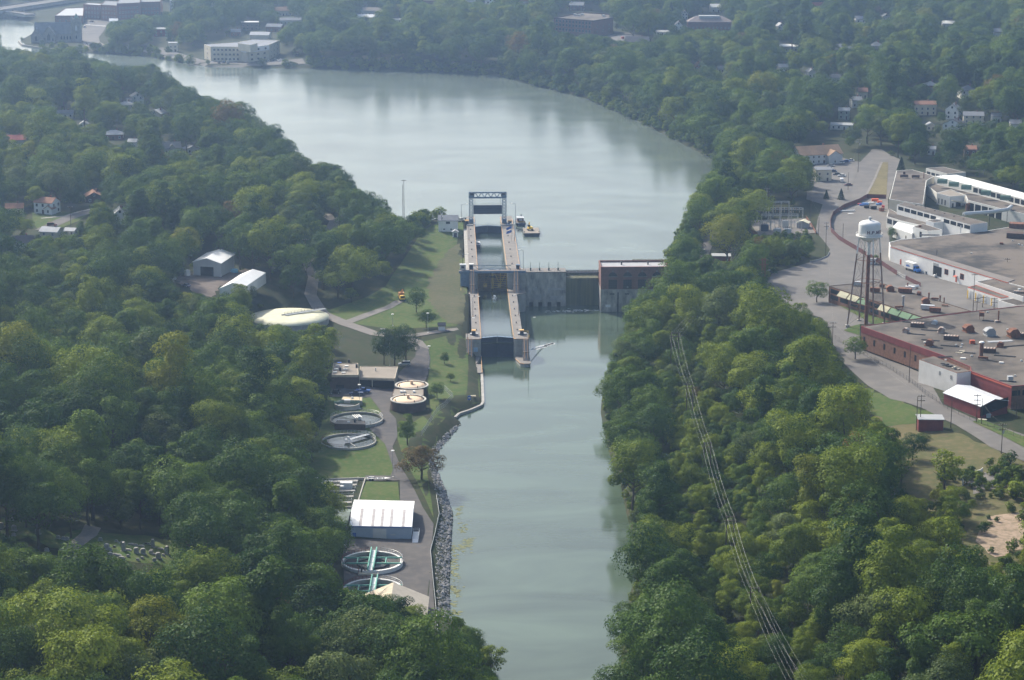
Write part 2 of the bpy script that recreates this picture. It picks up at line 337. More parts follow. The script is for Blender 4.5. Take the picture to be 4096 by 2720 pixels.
m_bgate = M('brown_gate_steel', (0.13, 0.095, 0.06), 0.8, 0.35, 0.5)
m_orange = M('orange_edge_paint', (0.50, 0.29, 0.13), 0.7, 0.15, 1)
m_yel = M('yellow_paint', (0.80, 0.52, 0.06), 0.6, 0.1, 1)
m_white = M('white_paint', (0.78, 0.77, 0.74), 0.7, 0.07, 0.3)
m_offw = M('offwhite_siding', (0.66, 0.65, 0.61), 0.75, 0.1, 0.3)
m_cream = M('cream_siding', (0.60, 0.54, 0.42), 0.8, 0.1, 0.3)
m_grey = M('grey_paint', (0.33, 0.34, 0.35), 0.7, 0.1, 0.4)
m_lgrey = M('light_grey_metal', (0.52, 0.54, 0.55), 0.45, 0.08, 0.4, metal=0.2)
m_bluegrey = M('blue_grey_siding', (0.40, 0.47, 0.56), 0.6, 0.08, 0.3)
m_blue = M('blue_paint', (0.05, 0.14, 0.48), 0.5, 0.1, 1)
m_brick = M('red_brick', (0.205, 0.105, 0.085), 0.9, 0.25, 0.8, detail=9)
m_brick2 = M('brown_brick', (0.235, 0.125, 0.085), 0.9, 0.25, 0.8, detail=9)
m_dbrick = M('dark_brick', (0.095, 0.062, 0.05), 0.9, 0.2, 0.8)
m_redp = M('oxide_red_paint', (0.20, 0.045, 0.045), 0.75, 0.18, 0.35)
m_redtrim = M('red_trim', (0.48, 0.10, 0.05), 0.6, 0.15, 1)
m_rust = M('rusted_metal', (0.12, 0.055, 0.038), 0.9, 0.4, 0.8, rgb2=(0.26, 0.11, 0.06))
m_rustw = M('rust_streaked_white', (0.60, 0.57, 0.52), 0.8, 0.3, 0.7, rgb2=(0.22, 0.10, 0.06), stretch=(1, 1, 0.3))
m_roofg = M('gravel_roof', (0.058, 0.051, 0.046), 0.95, 0.3, 0.06, rgb2=(0.145, 0.124, 0.104), detail=12, lo=.38, hi=.60)
m_roofw = M('weathered_flat_roof', (0.040, 0.038, 0.037), 0.95, 0.3, 0.045, rgb2=(0.145, 0.122, 0.101), detail=12, lo=.40, hi=.56)
m_rooft = M('tan_flat_roof', (0.27, 0.235, 0.195), 0.9, 0.12, 0.2)
m_mroof = M('bare_metal_roof', (0.72, 0.74, 0.76), 0.4, 0.06, 0.3, metal=0.15)
m_wroof = M('white_metal_roof', (0.82, 0.82, 0.80), 0.45, 0.05, 0.3)
m_broof = M('tan_shingles', (0.33, 0.215, 0.135), 0.9, 0.12, 0.5)
m_groof = M('grey_shingles', (0.22, 0.23, 0.25), 0.9, 0.15, 0.5)
m_lroof = M('pale_grey_shingles', (0.42, 0.43, 0.44), 0.85, 0.12, 0.5)
m_rroof = M('red_brown_shingles', (0.26, 0.135, 0.09), 0.9, 0.15, 0.5)
m_droof = M('dark_shingles', (0.06, 0.063, 0.075), 0.9, 0.15, 0.5)
m_slate = M('slate', (0.15, 0.17, 0.19), 0.8, 0.2, 0.4)
m_stone = M('grey_limestone', (0.27, 0.265, 0.25), 0.9, 0.22, 0.6)
m_glass = M('window_glass', (0.022, 0.027, 0.032), 0.2, 0.3, 0.4, spec=0.3)
m_dark = M('dark_opening', (0.010, 0.010, 0.012), 0.9, 0.1, 1)
m_wood = M('weathered_pole_wood', (0.10, 0.075, 0.055), 0.9, 0.25, 2)
m_galv = M('galvanised_steel', (0.45, 0.47, 0.48), 0.45, 0.1, 1, metal=0.4)
m_teal = M('teal_paint', (0.16, 0.42, 0.34), 0.6, 0.1, 1)
m_green = M('green_paint', (0.16, 0.25, 0.19), 0.6, 0.15, 0.6)
m_awng = M('green_awning', (0.12, 0.21, 0.12), 0.8, 0.2, 0.5)
m_awny = M('bleached_awning', (0.40, 0.385, 0.27), 0.8, 0.2, 0.5)
m_asph = ground_mat('asphalt', (0.135, 0.128, 0.122), (0.165, 0.157, 0.148), (0.20, 0.185, 0.17), 0.02, 0.12)
m_asph2 = ground_mat('plant_asphalt', (0.085, 0.082, 0.085), (0.11, 0.104, 0.10), (0.14, 0.128, 0.12), 0.04, 0.3)
m_gravel = ground_mat('gravel', (0.17, 0.16, 0.15), (0.21, 0.195, 0.18), (0.25, 0.22, 0.19), 0.05, 0.6)
m_dirt = ground_mat('yard_dirt', (0.12, 0.10, 0.09), (0.155, 0.13, 0.115), (0.20, 0.165, 0.14), 0.05, 0.4)
m_lawn = ground_mat('mown_lawn', (0.050, 0.092, 0.018), (0.074, 0.108, 0.026), (0.120, 0.116, 0.050), 0.06, 0.5)
m_dry = ground_mat('dry_verge', (0.13, 0.115, 0.05), (0.165, 0.14, 0.065), (0.20, 0.165, 0.10), 0.05, 0.5)
m_field = ground_mat('rough_field', (0.085, 0.092, 0.036), (0.125, 0.11, 0.05), (0.17, 0.135, 0.075), 0.03, 0.3)
m_sand = ground_mat('sandy_soil', (0.33, 0.25, 0.185), (0.40, 0.305, 0.23), (0.12, 0.105, 0.06), 0.06, 0.6)
m_tan = ground_mat('bleached_lawn', (0.066, 0.078, 0.034), (0.088, 0.088, 0.044), (0.115, 0.100, 0.060), 0.05, 0.6)
# ---------------------------------------------------------------- what the photograph shows free of trees (pixels)
OPEN_PX = [
 q([(330,150),(355,146),(430,195),(440,210),(490,215),(520,235),(570,240),(600,280),(650,292),(670,312),(688,350),(700,368),(740,362),(790,372),(805,396),(830,424),(838,444),(880,452),(905,478),(920,510),(960,512),
    (1010,508),(1010,495),(1060,500),(1085,432),(1165,432),(1170,500),(1195,505),(1215,545),(1235,560),(1200,560),(1200,605),(1300,613),(1380,615),(1380,595),(1540,595),(1548,575),(1552,545),(1576,505),(1580,470),
    (1598,450),(1618,420),(1648,385),(1640,365),(1590,352),(1540,322),(1470,290),(1390,256),(1330,232),(1230,206),(1150,190),(1130,182),(900,172),(720,165),(620,157),(480,155),(400,148)]),
 q([(0,75),(45,65),(50,95),(60,105),(130,118),(75,118),(30,112),(0,108)]), q([(180,125),(330,132),(350,140),(330,150),(290,152),(262,152),(240,138)]),
 q([(1110,850),(1220,850),(1222,790),(1200,720),(1305,705),(1380,720),(1436,720),(1438,760),(1402,820),(1392,850),(1372,890),(1358,950),(1362,1000),(1385,1060),(1396,1110),(1424,1170),(1442,1230),(1462,1280),(1440,1320),
    (1416,1420),(1404,1500),(1404,1568),(1136,1568),(1142,1520),(1100,1460),(1040,1440),(1040,1380),(1035,1200),(1000,1100),(1010,1040),(1030,1000),(1060,960),(1110,935)]),
 q([(1065,530),(1000,530),(975,560),(925,610),(895,655),(830,680),(760,700),(718,690),(722,640),(735,615),(715,600),(702,640),(707,690),(735,712),(757,735),(790,770),(785,830),(765,840),(757,870),(762,930),(738,1000),
    (690,1060),(702,1095),(752,1105),(760,1180),(800,1185),(806,1240),(800,1275),(790,1300),(800,1350),(850,1385),(920,1365),(990,1420),(1005,1450),(1040,1445),(1045,1200),(1005,1100),(1030,1000),(1060,955),(1115,935),(1115,850),(1075,850),(1075,500)]),
 q([(750,490),(792,502),(768,540),(748,520)]),
 q([(568,712),(640,700),(760,716),(768,740),(705,764),(640,748),(575,734)]),
 q([(385,640),(445,640),(445,590),(500,573),(541,590),(541,630),(585,620),(580,640),(520,668),(470,680),(400,660)]),
 q([(0,1196),(60,1205),(140,1225),(190,1222),(250,1220),(330,1234),(425,1252),(395,1296),(320,1306),(240,1288),(160,1278),(60,1240),(0,1232)]),
 q([(1828,348),(1850,328),(1910,318),(1948,343),(1945,362),(1985,335),(2045,345),(2066,372),(2200,402),(2361,456),(2361,1060),(2310,1050),(2250,1020),(2160,985),(2110,1000),(2050,985),(2010,960),(1990,890),(1940,830),(1915,790),(1912,740),
    (1870,722),(1830,700),(1765,655),(1757,632),(1820,612),(1905,592),(1900,562),(1790,545),(1725,530),(1722,508),(1750,486),(1870,470),(1872,430),(1895,400),(1880,375)]),
 q([(2060,1000),(2200,995),(2361,1062),(2361,1110),(2240,1095),(2225,1060),(2140,1055)]), q([(2085,1065),(2145,1065),(2135,1150),(2085,1140)]), q([(2225,1195),(2361,1165),(2361,1295),(2290,1300),(2230,1265)]), [(2397,1028),(2676,1030),(2655,1120),(2600,1160),(2545,1172),(2495,1205),(2465,1255),(2397,1255)],
 q([(2220,1085),(2361,1090),(2361,1160),(2250,1140)]),
 q([(1608,590),(1612,565),(1640,532),(1652,534),(1640,550),(1625,575),(1622,602)]),
 q([(320,118),(400,112),(470,118),(470,92),(545,80),(645,92),(650,125),(705,130),(705,155),(600,158),(480,157),(400,142)]),
 q([(45,95),(62,58),(180,30),(245,58),(250,110),(200,115),(60,105)]), q([(140,30),(190,12),(340,0),(405,0),(395,28),(300,45),(190,55)]), q([(0,0),(250,0),(250,14),(95,48),(75,75),(0,75)]),
 q([(1275,38),(1340,25),(1412,30),(1420,80),(1400,92),(1470,90),(1480,80),(1330,78),(1280,75)]), q([(1580,45),(1620,36),(1690,45),(1685,70),(1590,70)]),
 q([(75,490),(160,490),(215,490),(205,503),(160,520),(110,545),(75,515)]), q([(1640,585),(1712,580),(1712,605),(1640,605)]),
]
KEEP = []; FOOT = []; NOTREE_W = []
LAWN_PX = q([(1065,500),(975,540),(895,655),(718,690),(700,640),(730,712),(790,770),(757,870),(700,1060),(755,1105),(800,1185),(790,1300),(800,1390),(1000,1460),(1040,1440),(1045,1200),(1030,1000),(1115,935),(1075,850)])
SCRUB = [(q([(2240,1195),(2361,1175),(2361,1300),(2280,1300)]), 14), (q([(2210,1090),(2361,1085),(2361,1150),(2230,1160)]), 55), (q([(2060,1160),(2200,1180),(2225,1290),(2361,1305),(2361,1480),(1960,1500)]), 420),
         (q([(1740,520),(1905,540),(1905,595),(1760,625),(1700,600)]), 330), (q([(1560,600),(1760,600),(1900,700),(1900,800),(1600,800)]), 260), (q([(2160,1100),(2361,1090),(2361,1130),(2170,1160)]), 40)]
# ---------------------------------------------------------------- roads, yards, lawns
drape('lawn', q([(1066,505),(975,532),(930,600),(890,660),(835,690),(760,715),(722,692),(735,715),(800,745),(905,760),(1078,770),(1078,690)]), m_lawn, 0.08)
drape('bleached_lawn', q([(1062,560),(1010,600),(985,660),(990,700),(1030,745),(1074,760),(1074,690),(1062,640)]), m_tan, 0.14, None, 3.0, 1.3)
drape('plant_lawn', q([(690,1062),(735,1000),(752,930),(757,880),(870,880),(900,980),(890,1020),(920,1105),(750,1105)]), m_lawn, 0.08)
drape('bank_lawn', q([(970,790),(1078,780),(1080,850),(1105,860),(1108,930),(1060,945),(1000,990),(985,900),(990,850)]), m_lawn, 0.08)
drape('filter_bed_lawn', [(1462,1930),(1592,1932),(1601,2036),(1432,2030)], m_lawn, 0.34)
drape('verge', q([(912,1000),(975,960),(1010,1000),(985,1090),(1000,1195),(960,1110),(925,1040)]), m_lawn, 0.08)
ribbon('gravel_road', [(1225,1050),(1255,1110),(1242,1180),(1290,1255),(1390,1300),(1500,1338),(1610,1352),(1665,1370),(1690,1400)], [4,5,5.5,6,6.5,6,5,5.5,6], m_gravel, 0.2)
ribbon('gravel_spur', [(1385,1292),(1470,1262),(1555,1232),(1600,1205)], [5,5,4,4], m_gravel, 0.24)
ribbon('gravel_spur', [(1610,1352),(1700,1337),(1835,1318)], [4,4,3.5], m_gravel, 0.26)
ribbon('gravel_road', [(1300,858),(1345,885),(1320,935),(1270,1000),(1240,1050)], [6,7,6,5,4], m_gravel, 0.2)
drape('plant_road', [(1672,1385),(1712,1400),(1722,1440),(1712,1500),(1700,1530),(1585,1528),(1565,1600),(1558,1650),(1585,1680),(1590,1750),(1570,1790),(1590,1840),(1640,1930),(1690,2030),(1735,2100),(1722,2220),(1735,2400),(1750,2560),
   (1560,2560),(1380,2440),(1370,2160),(1600,2160),(1600,1925),(1470,1925),(1460,1905),(1560,1905),(1575,1880),(1540,1780),(1480,1720),(1480,1690),(1525,1650),(1480,1590),(1440,1595),(1320,1590),(1320,1530),(1560,1530),(1620,1470),(1660,1430)], m_asph2, 0.22)
drape('shed_yard', [(690,1112),(745,1100),(780,1092),(935,1092),(985,1075),(1010,1085),(880,1155),(840,1190),(770,1170)], m_dirt, 0.15, None, 3.0, 1.3)
drape('factory_yard', [(3488,598),(3528,600),(3600,640),(3585,690),(3552,800),(3560,1020),(3640,1060),(4030,1190),(4096,1240),(3700,1300),(3440,1300),(3440,1380),(3700,1500),(3770,1620),(3930,1690),(4096,1740),(4250,1840),(4250,1925),(4096,1848),(3960,1790),
   (3820,1700),(3700,1640),(3620,1612),(3560,1598),(3470,1545),(3410,1490),(3340,1420),(3325,1330),(3290,1275),(3200,1250),(3100,1215),(3040,1165),(3035,1130),(3100,1090),(3240,1052),(3310,1025),(3320,1000),(3290,960),(3262,930),(3270,880),(3290,820),(3225,800),(3240,690),(3320,620),(3440,650)], m_asph, 0.2)
drape('grass_island', [(3522,652),(3553,652),(3545,792),(3462,792)], m_dry, 0.34)
drape('grass_verge', [(3320,1205),(3640,1290),(3560,1296),(3520,1320),(3400,1250)], m_lawn, 0.34)
drape('grass_verge', [(3400,1310),(3440,1300),(3438,1345),(3375,1325)], m_lawn, 0.34)
drape('rough_field', q([(1995,900),(2040,935),(2160,985),(2361,1065),(2361,1500),(2050,1160),(2060,1060),(2010,960)]), m_field, 0.1, None, 3.0, 1.3)
drape('lawn_clearing', q([(1990,890),(2020,905),(2115,945),(2170,955),(2150,975),(2050,985),(2005,950)]), m_lawn, 0.16, None, 3.0, 1.3)
drape('sandy_patch', q([(2250,1215),(2300,1190),(2361,1180),(2361,1270),(2300,1285),(2245,1250)]), m_sand, 0.2, None, 3.0, 1.3)
drape('sandy_patch', q([(2225,1100),(2300,1085),(2345,1100),(2310,1125),(2240,1140)]), m_gravel, 0.2, None, 3.0, 1.3)
drape('verge_strip', [(4096,1752),(3925,1680),(3890,1690),(4096,1795),(4250,1870),(4250,1820)], m_lawn, 0.34)
ribbon('access_track', [(2800,1060),(2808,1010),(2835,965),(2862,930)], [7,7,6,5], m_gravel, 0.2)
drape('parking_lot', [(555,203),(650,190),(720,215),(820,243),(1115,243),(1210,235),(1222,262),(1050,268),(830,268),(720,245),(600,218)], m_asph, 0.2)
drape('street', [(340,86),(430,98),(415,125),(395,150),(400,170),(440,188),(345,190),(322,165),(318,140),(335,105)], m_asph, 0.2)
drape('street', [(330,82),(470,70),(640,40),(640,55),(480,88),(430,100)], m_asph, 0.22)
drape('town_lot', q([(535,20),(580,15),(640,22),(640,38),(560,42)]), m_asph, 0.2)
drape('school_lot', q([(1390,85),(1440,75),(1480,82),(1470,92),(1400,97)]), m_asph, 0.2)
drape('school_lawn', q([(1405,97),(1470,92),(1500,88),(1490,105),(1430,112)]), m_lawn, 0.2)
drape('cemetery_lawn', q([(0,1195),(140,1238),(190,1222),(330,1236),(430,1252),(400,1310),(240,1300),(60,1240),(0,1260)]), m_lawn, 0.12, None, 3.0, 1.3)
ribbon('cemetery_path', q([(150,1275),(180,1255),(205,1235),(215,1215)]), 4.5, m_gravel, 0.3)
drape('street_lawn', q([(75,490),(210,492),(180,512),(100,540),(75,515)]), m_lawn, 0.15)
ribbon('side_street', q([(95,532),(150,507),(215,487)]), 6.5, m_asph, 0.25)
ribbon('sidewalk', q([(95,505),(150,500),(215,482)]), 1.6, m_conc, 0.25)
drape('forecourt', [(3225,700),(3290,640),(3340,620),(3440,660),(3400,770),(3300,780),(3235,770)], m_asph, 0.3)
for nm in ('kerb_strip',):
    ribbon(nm, [(3527,652),(3500,715),(3462,790)], 1.2, m_cop, 0.42)
def no_tree(px): NOTREE_W.append([G(u, v) for u, v in px])
no_tree([(3240,690),(3320,620),(3488,598),(3600,650),(4150,805),(4300,840),(4500,1500),(4300,1900),(3560,1598),(3410,1490),(3325,1330),(3035,1150),(3240,1052),(3262,880)])
no_tree([(1320,1440),(1720,1380),(1760,1640),(1700,1800),(1800,2050),(1790,2560),(1380,2440),(1370,2160),(1250,1990),(1330,1800),(1320,1600)])
no_tree([(770,1110),(940,1110),(1010,1085),(880,1150)]); no_tree([(980,1270),(1150,1330),(1330,1270),(1150,1210)])
no_tree([(3020,850),(3230,830),(3290,930),(3040,960)]); no_tree([(100,172),(330,180),(330,120),(100,110)]); no_tree([(800,250),(1120,250),(1120,190),(820,185)])

SMALLP = q([(2070,1120),(2361,1100),(2500,1150),(2500,1490),(2361,1490),(2060,1440),(2020,1280)])
# ---------------------------------------------------------------- the double lock
ZU, ZL, ZT = 16.5, 8.5, 1.4
def rail(mb, pts, h=1.1, sp=2.0, r=0.045):
    for i in range(len(pts)-1):
        a, b = Vector(pts[i]), Vector(pts[i+1]); n = max(1, int((b-a).length/sp))
        for k in range(n+1): p = a + (b-a)*k/n; mb.tube(p, p + Vector((0, 0, h)), r, None, 4)
        for z in (h, h*0.52): mb.tube(a + Vector((0, 0, z)), b + Vector((0, 0, z)), r, None, 4)
    return mb
lock = thing('canal_lock', 'double canal lock of stained concrete chambers beside the lawn', 'canal lock', (LK0.x, LK0.y, 0), LKA)
def lw(poly, z0, z1, mat=None, name='wall'): return MB().prism(poly, z0, z1).build(name, mat or m_conc, lock)
def rect(b0, b1, a0, a1): return [(b0, a0), (b1, a0), (b1, a1), (b0, a1)]
def coped(poly, z1, z0=-3):
    w = lw(poly, z0, z1-0.35, m_conc); MB().prism(grow(poly, 0.12), z1-0.35, z1).build('coping', m_cop, w); return w
coped(rect(-10.6, -6.8, 93.5, 232), ZU); coped(rect(6.8, 12.6, 93.5, 232), ZU)
lw(rect(-12.2, -10.62, 95, 200), 4, ZU-0.5, m_conc, 'apron')
coped(rect(-10.3, -6.8, 6.5, 93.4), ZL); coped(rect(6.8, 10.5, 6.5, 93.4), ZL)
coped([(-12.9, -3.5), (-7.6, -3.5), (-6.8, -2.6), (-6.8, 6.4), (-12.9, 6.4)], ZL); coped([(7.6, -3.5), (13, -3.5), (13, 6.4), (6.8, 6.4), (6.8, -2.6)], ZL)
coped([(-14.5, 85), (-10.35, 82.5), (-10.35, 93.3), (-14.5, 93.3)], ZL+0.02); coped([(10.55, 82), (14.6, 84.5), (14.6, 93.3), (10.55, 93.3)], ZL+0.02)
lw(rect(-14.6, -10.7, 93.6, 100), 2, ZU-0.4, m_bsteel, 'pier'); lw(rect(12.7, 14.6, 93.6, 103), -3, ZU-0.4, m_conc, 'pier')
coped([(-9.0, -17), (-6.8, -3.6), (-12.6, -3.6), (-12.6, -13.5)], ZT); coped([(-8.5, -31), (-6.85, -31), (-6.85, -17.2), (-9.0, -17.1)], ZT-0.1)
coped([(7.6, -3.6), (7.3, -9), (9.0, -16), (10.6, -17.3), (12.4, -17.3), (13.1, -16), (13.1, -3.6)], ZT)
for pts, z in (([(-6.75, -2.6), (-6.75, 93)], ZL), ([(6.75, -2.6), (6.75, 93)], ZL), ([(-6.75, 94), (-6.75, 230)], ZU), ([(6.75, 94), (6.75, 230)], ZU), ([(12.65, 94), (12.65, 225)], ZU),
               ([(-6.75, -31), (-6.75, -4)], ZT), ([(7.3, -9), (9, -16), (10.6, -17.3), (12.4, -17.3)], ZT), ([(-12.9, -3.6), (-7.6, -3.6), (-6.75, -2.6)], ZL), ([(6.75, -2.6), (7.6, -3.6), (13, -3.6)], ZL)):
    mb = MB()
    for i in range(len(pts)-1): mb.tube((*pts[i], z-0.04), (*pts[i+1], z-0.04), 0.16, None, 4)
    mb.build('coping_edge', m_orange, lock)
def stair(b0, b1, a0, z0, a1, z1):                        # from top (a0, z0) down to (a1, z1)
    n = 20; fl = MB(); st = MB()
    for k in range(n):
        zt = z0 + (z1-z0)*(k+0.5)/n; ya = a0 + (a1-a0)*k/n; yb = a0 + (a1-a0)*(k+1)/n
        st.box(b0+0.75, b1-0.75, min(ya, yb), max(ya, yb), zt-0.7, zt)
    for b in (b0, b1-0.6): fl.add([(b, a0, z1-2), (b+.6, a0, z1-2), (b+.6, a1, z1-2), (b, a1, z1-2), (b, a0, z0), (b+.6, a0, z0), (b+.6, a1, z1+.1), (b, a1, z1+.1)],
             [(0, 1, 2, 3), (4, 7, 6, 5), (0, 4, 5, 1), (1, 5, 6, 2), (2, 6, 7, 3), (3, 7, 4, 0)])
    s = fl.build('stair', m_cop, lock); st.build('steps', m_grey, s)
    for b in (b0+.72, b1-.72): rail(MB(), [(b, a0, z0), (b, a1, z1)], 1.1, 2.2, 0.07).build('handrail', m_orange, s)
    zm = z0 + (z1-z0)*0.6; am = a0 + (a1-a0)*0.6
    MB().box(b0-.05, b1+.05, am-.5, am+.5, zm-.3, zm+.12).build('landing', m_cop, s)
stair(-10.4, -7.9, 93.4, ZU, 84, ZL); stair(9.2, 11.9, 93.4, ZU, 84, ZL); stair(-12.7, -10.1, -3.7, ZL, -12.3, ZT); stair(10.3, 12.9, -3.7, ZL, -12.3, ZT)
rail(MB(), [(10.4, 7, ZL), (13, 6.5, ZL), (13, -3, ZL)], 1.1).build('railing', m_yel, lock)
rail(MB(), [(-14.4, 86, ZL), (-14.4, 93, ZL)], 1.1).build('railing', m_yel, lock)
for b, a, z, w, d in ((-9.6, 4.6, ZL, 3.2, 2.2), (10.4, 4.6, ZL, 3.6, 2.2), (-9.2, 222, ZU, 3, 1.6), (10.2, 206, ZU, 3, 1.6), (-9, 206, ZU, 3, 1.4)):
    MB().box(b-w/2, b+w/2, a-d/2, a+d/2, z+.01, z+0.55).build('machinery_plinth', m_grey, lock)
MB().box(-9.9, -8.1, -3.8, -3.55, 3.2, 5.0).build('sign_panel', M('sign_white_blue', (0.45, 0.6, 0.75), 0.6), lock)
struct(MB().box(-6.9, 6.9, 100.4, 206.5, 12.4, 12.9).build('chamber_water', m_chamber, None, None, False, (LK0.x, LK0.y, 0), LKA))
struct(MB().box(-6.9, 6.9, -0.5, 100.3, 5.9, 6.2).build('chamber_water', m_chamber, None, None, False, (LK0.x, LK0.y, 0), LKA))
# mitre gates, two leaves each
def mitre(a0, z0, z1, face, mats, label, frame=None):
    for sgn, mt, side in ((-1, mats[0], 'lawn side'), (1, mats[1], 'dam side')):
        t = thing('lock_gate', f'{label} leaf on the {side}', 'lock gate', tuple(L(sgn*6.75, a0, 0)), LKA, 'lock gate leaves')
        ap = Vector((-sgn*6.72, 2.4, 0)); nrm = Vector((ap.y*sgn, -ap.x*sgn, 0)).normalized()
        if nrm.y > 0: nrm = -nrm
        def pt(s, z, o): return (ap.x*s + nrm.x*o, ap.y*s + nrm.y*o, z)
        vs = [pt(0, z0, 0), pt(1, z0, 0), pt(1, z1, 0), pt(0, z1, 0), pt(0, z0, -.5), pt(1, z0, -.5), pt(1, z1, -.5), pt(0, z1, -.5)]
        MB().add(vs, [(0, 1, 2, 3), (5, 4, 7, 6), (0, 4, 5, 1), (3, 2, 6, 7), (1, 5, 6, 2), (0, 3, 7, 4)]).build('gate_panel', mt, t)
        if frame:
            for k in range(9): z = z0 + 4.6 + (z1-z0-5.0)*k/8; MB().tube(pt(.03, z, .2), pt(.97, z, .2), .12, None, 4).build('frame_beam', frame[sgn > 0], t)
            for s in (.02, .45, .98): MB().tube(pt(s, z0+4, .3), pt(s, z1, .3), .16 if s < .9 else .5, None, 4).build('frame_post', frame[sgn > 0] if s < .9 else frame[1], t)
            for s0, s1 in ((.45, .03), (.45, .92)): MB().tube(pt(s0, z0+6, .42), pt(s1, z1-.3, .42), .13, None, 4).build('brace', frame[sgn > 0], t)
            s = .5; MB().add([pt(s-.12, z0+5, .45), pt(s+.12, z0+5, .45), pt(s+.12, z0+6.7, .45), pt(s-.12, z0+6.7, .45)], [(0, 1, 2, 3)]).build('gusset_plate', frame[1], t)
        MB().add([pt(0, z1, .5), pt(1, z1, .5), pt(1, z1, -.9), pt(0, z1, -.9), pt(0, z1+.15, .5), pt(1, z1+.15, .5), pt(1, z1+.15, -.9), pt(0, z1+.15, -.9)], [(0, 1, 2, 3), (4, 7, 6, 5), (0, 4, 5, 1), (1, 5, 6, 2), (2, 6, 7, 3), (3, 7, 4, 0)]).build('walkway', m_bsteel, t)
        rail(MB(), [pt(0, z1+.15, .45), pt(1, z1+.15, .45)], 1.1, 1.7, .04).build('railing', m_bsteel, t)
mitre(0, -1.5, ZL-0.4, 1, (m_navy, m_navy), 'dark blue steel lower lock gate')
mitre(99, 3.0, ZU-0.6, 1, (m_bgate, m_bgate), 'yellow ribbed middle lock gate', (M('rusty_yellow', (0.22, 0.145, 0.06), 0.8, 0.3, 0.8), m_ysteel))
mitre(205, 8, ZU-0.3, 1, (m_navy, m_navy), 'dark upper lock gate')
def lat(mb, p0, p1, wx, wy, n, r):                        # lattice post between two points
    p0, p1 = Vector(p0), Vector(p1); c = [(-wx/2, -wy/2), (wx/2, -wy/2), (wx/2, wy/2), (-wx/2, wy/2)]
    ax = (p1-p0)/n
    for x, y in c: mb.tube(p0 + Vector((x, y, 0)), p1 + Vector((x, y, 0)), r*1.5, None, 4)
    for k in range(n):
        for i in range(4):
            a = Vector((*c[i], 0)); b = Vector((*c[(i+1) % 4], 0)); q0 = p0 + ax*k; q1 = p0 + ax*(k+1)
            mb.tube(q0+a, q1+b, r, None, 4); mb.tube(q0+b, q1+a, r, None, 4)
    return mb
lg = thing('lift_gate', 'blue-grey steel portal tower holding a raised dark guard gate', 'lift gate', tuple(L(0, 213, 0)), LKA)
for s in (-1, 1):
    lat(MB(), (s*8.35, 0, ZU+2.2), (s*8.35, 0, ZU+13), 1.9, 1.9, 7, .09).build('tower', m_bsteel, lg)
    MB().box(s*8.35-1.15, s*8.35+1.15, -1.15, 1.15, ZU-.2, ZU+2.2).build('tower_base', m_bsteel, lg)
    MB().box(s*8.35-1.5, s*8.35+1.5, -1.8, 1.8, ZU-.3, ZU+.25).build('plinth', m_cop, lg)
    MB().tube((s*7.9, -.7, ZU+14.4), (s*7.9, .7, ZU+14.4), 1.25, None, 20).build('sheave', m_dsteel, lg)
    MB().box(s*8.35-1.05, s*8.35+1.05, -1.05, 1.05, ZU+13, ZU+14.2).build('machinery_housing', m_bsteel, lg)
    MB().tube((s*6.4, 0, ZU+13.5), (s*6.4, 0, ZU+9.3), .06, None, 5).build('hoist_chain', m_dsteel, lg)
tr = MB()
for y in (-.95, .95):
    for z in (ZU+13.1, ZU+15.6): tr.tube((-9.4, y, z), (9.4, y, z), .17, None, 4)
    n = 12
    for k in range(n):
        x0 = -9.4+18.8*k/n; x1 = x0+18.8/n
        tr.tube((x0, y, ZU+13.1 if k % 2 else ZU+15.6), (x1, y, ZU+15.6 if k % 2 else ZU+13.1), .11, None, 4)
    for x in (-9.4, 9.4): tr.tube((x, y, ZU+13), (x, y, ZU+15.6), .16, None, 4)
for k in range(13): x = -9.4+18.8*k/12; tr.tube((x, -.95, ZU+15.6), (x, .95, ZU+15.6), .1, None, 4)
tr.build('truss', m_bsteel, lg); MB().box(-7.2, 7.2, -.9, .9, ZU+12.75, ZU+13.0).build('machinery_deck', m_bsteel, lg)
gp = MB().box(-7.15, 7.15, -.45, .45, ZU+4.7, ZU+9.2).build('gate_panel', m_navy, lg)
mb = MB()
for k in range(5): mb.box(-7.1, 7.1, -.62, -.46, ZU+4.9+k*1.0, ZU+5.1+k*1.0)
mb.build('ribs', m_navy, gp); rail(MB(), [(-7, -.4, ZU+9.2), (7, -.4, ZU+9.2)], 1.1, 1.5, .035).build('railing', m_bsteel, gp)
br = thing('service_bridge', 'low blue steel truss service bridge over the middle gates', 'bridge', tuple(L(0, 95, 0)), LKA)
MB().box(-15.2, 14.9, -1.6, 1.2, ZU+.05, ZU+.3).build('deck', M('deck_plate', (0.22, 0.18, 0.15), 0.8, 0.3, 0.7), br)
MB().box(-15.3, 15.0, -1.85, -1.62, ZU-.65, ZU+.4).build('beam', m_bsteel, br)
mb = MB(); mb.tube((-8.5, 1.3, ZU+2.3), (8.5, 1.3, ZU+2.3), .13, None, 4)
for k in range(7): mb.tube((-8.5+17*k/7, 1.3, ZU+.3 if k % 2 else ZU+2.3), (-8.5+17*(k+1)/7, 1.3, ZU+2.3 if k % 2 else ZU+.3), .1, None, 4)
mb.build('truss', m_bsteel, br); rail(MB(), [(-15, -1.5, ZU+.3), (14.8, -1.5, ZU+.3)], 1.1, 2.2, .04).build('railing', m_dsteel, br)
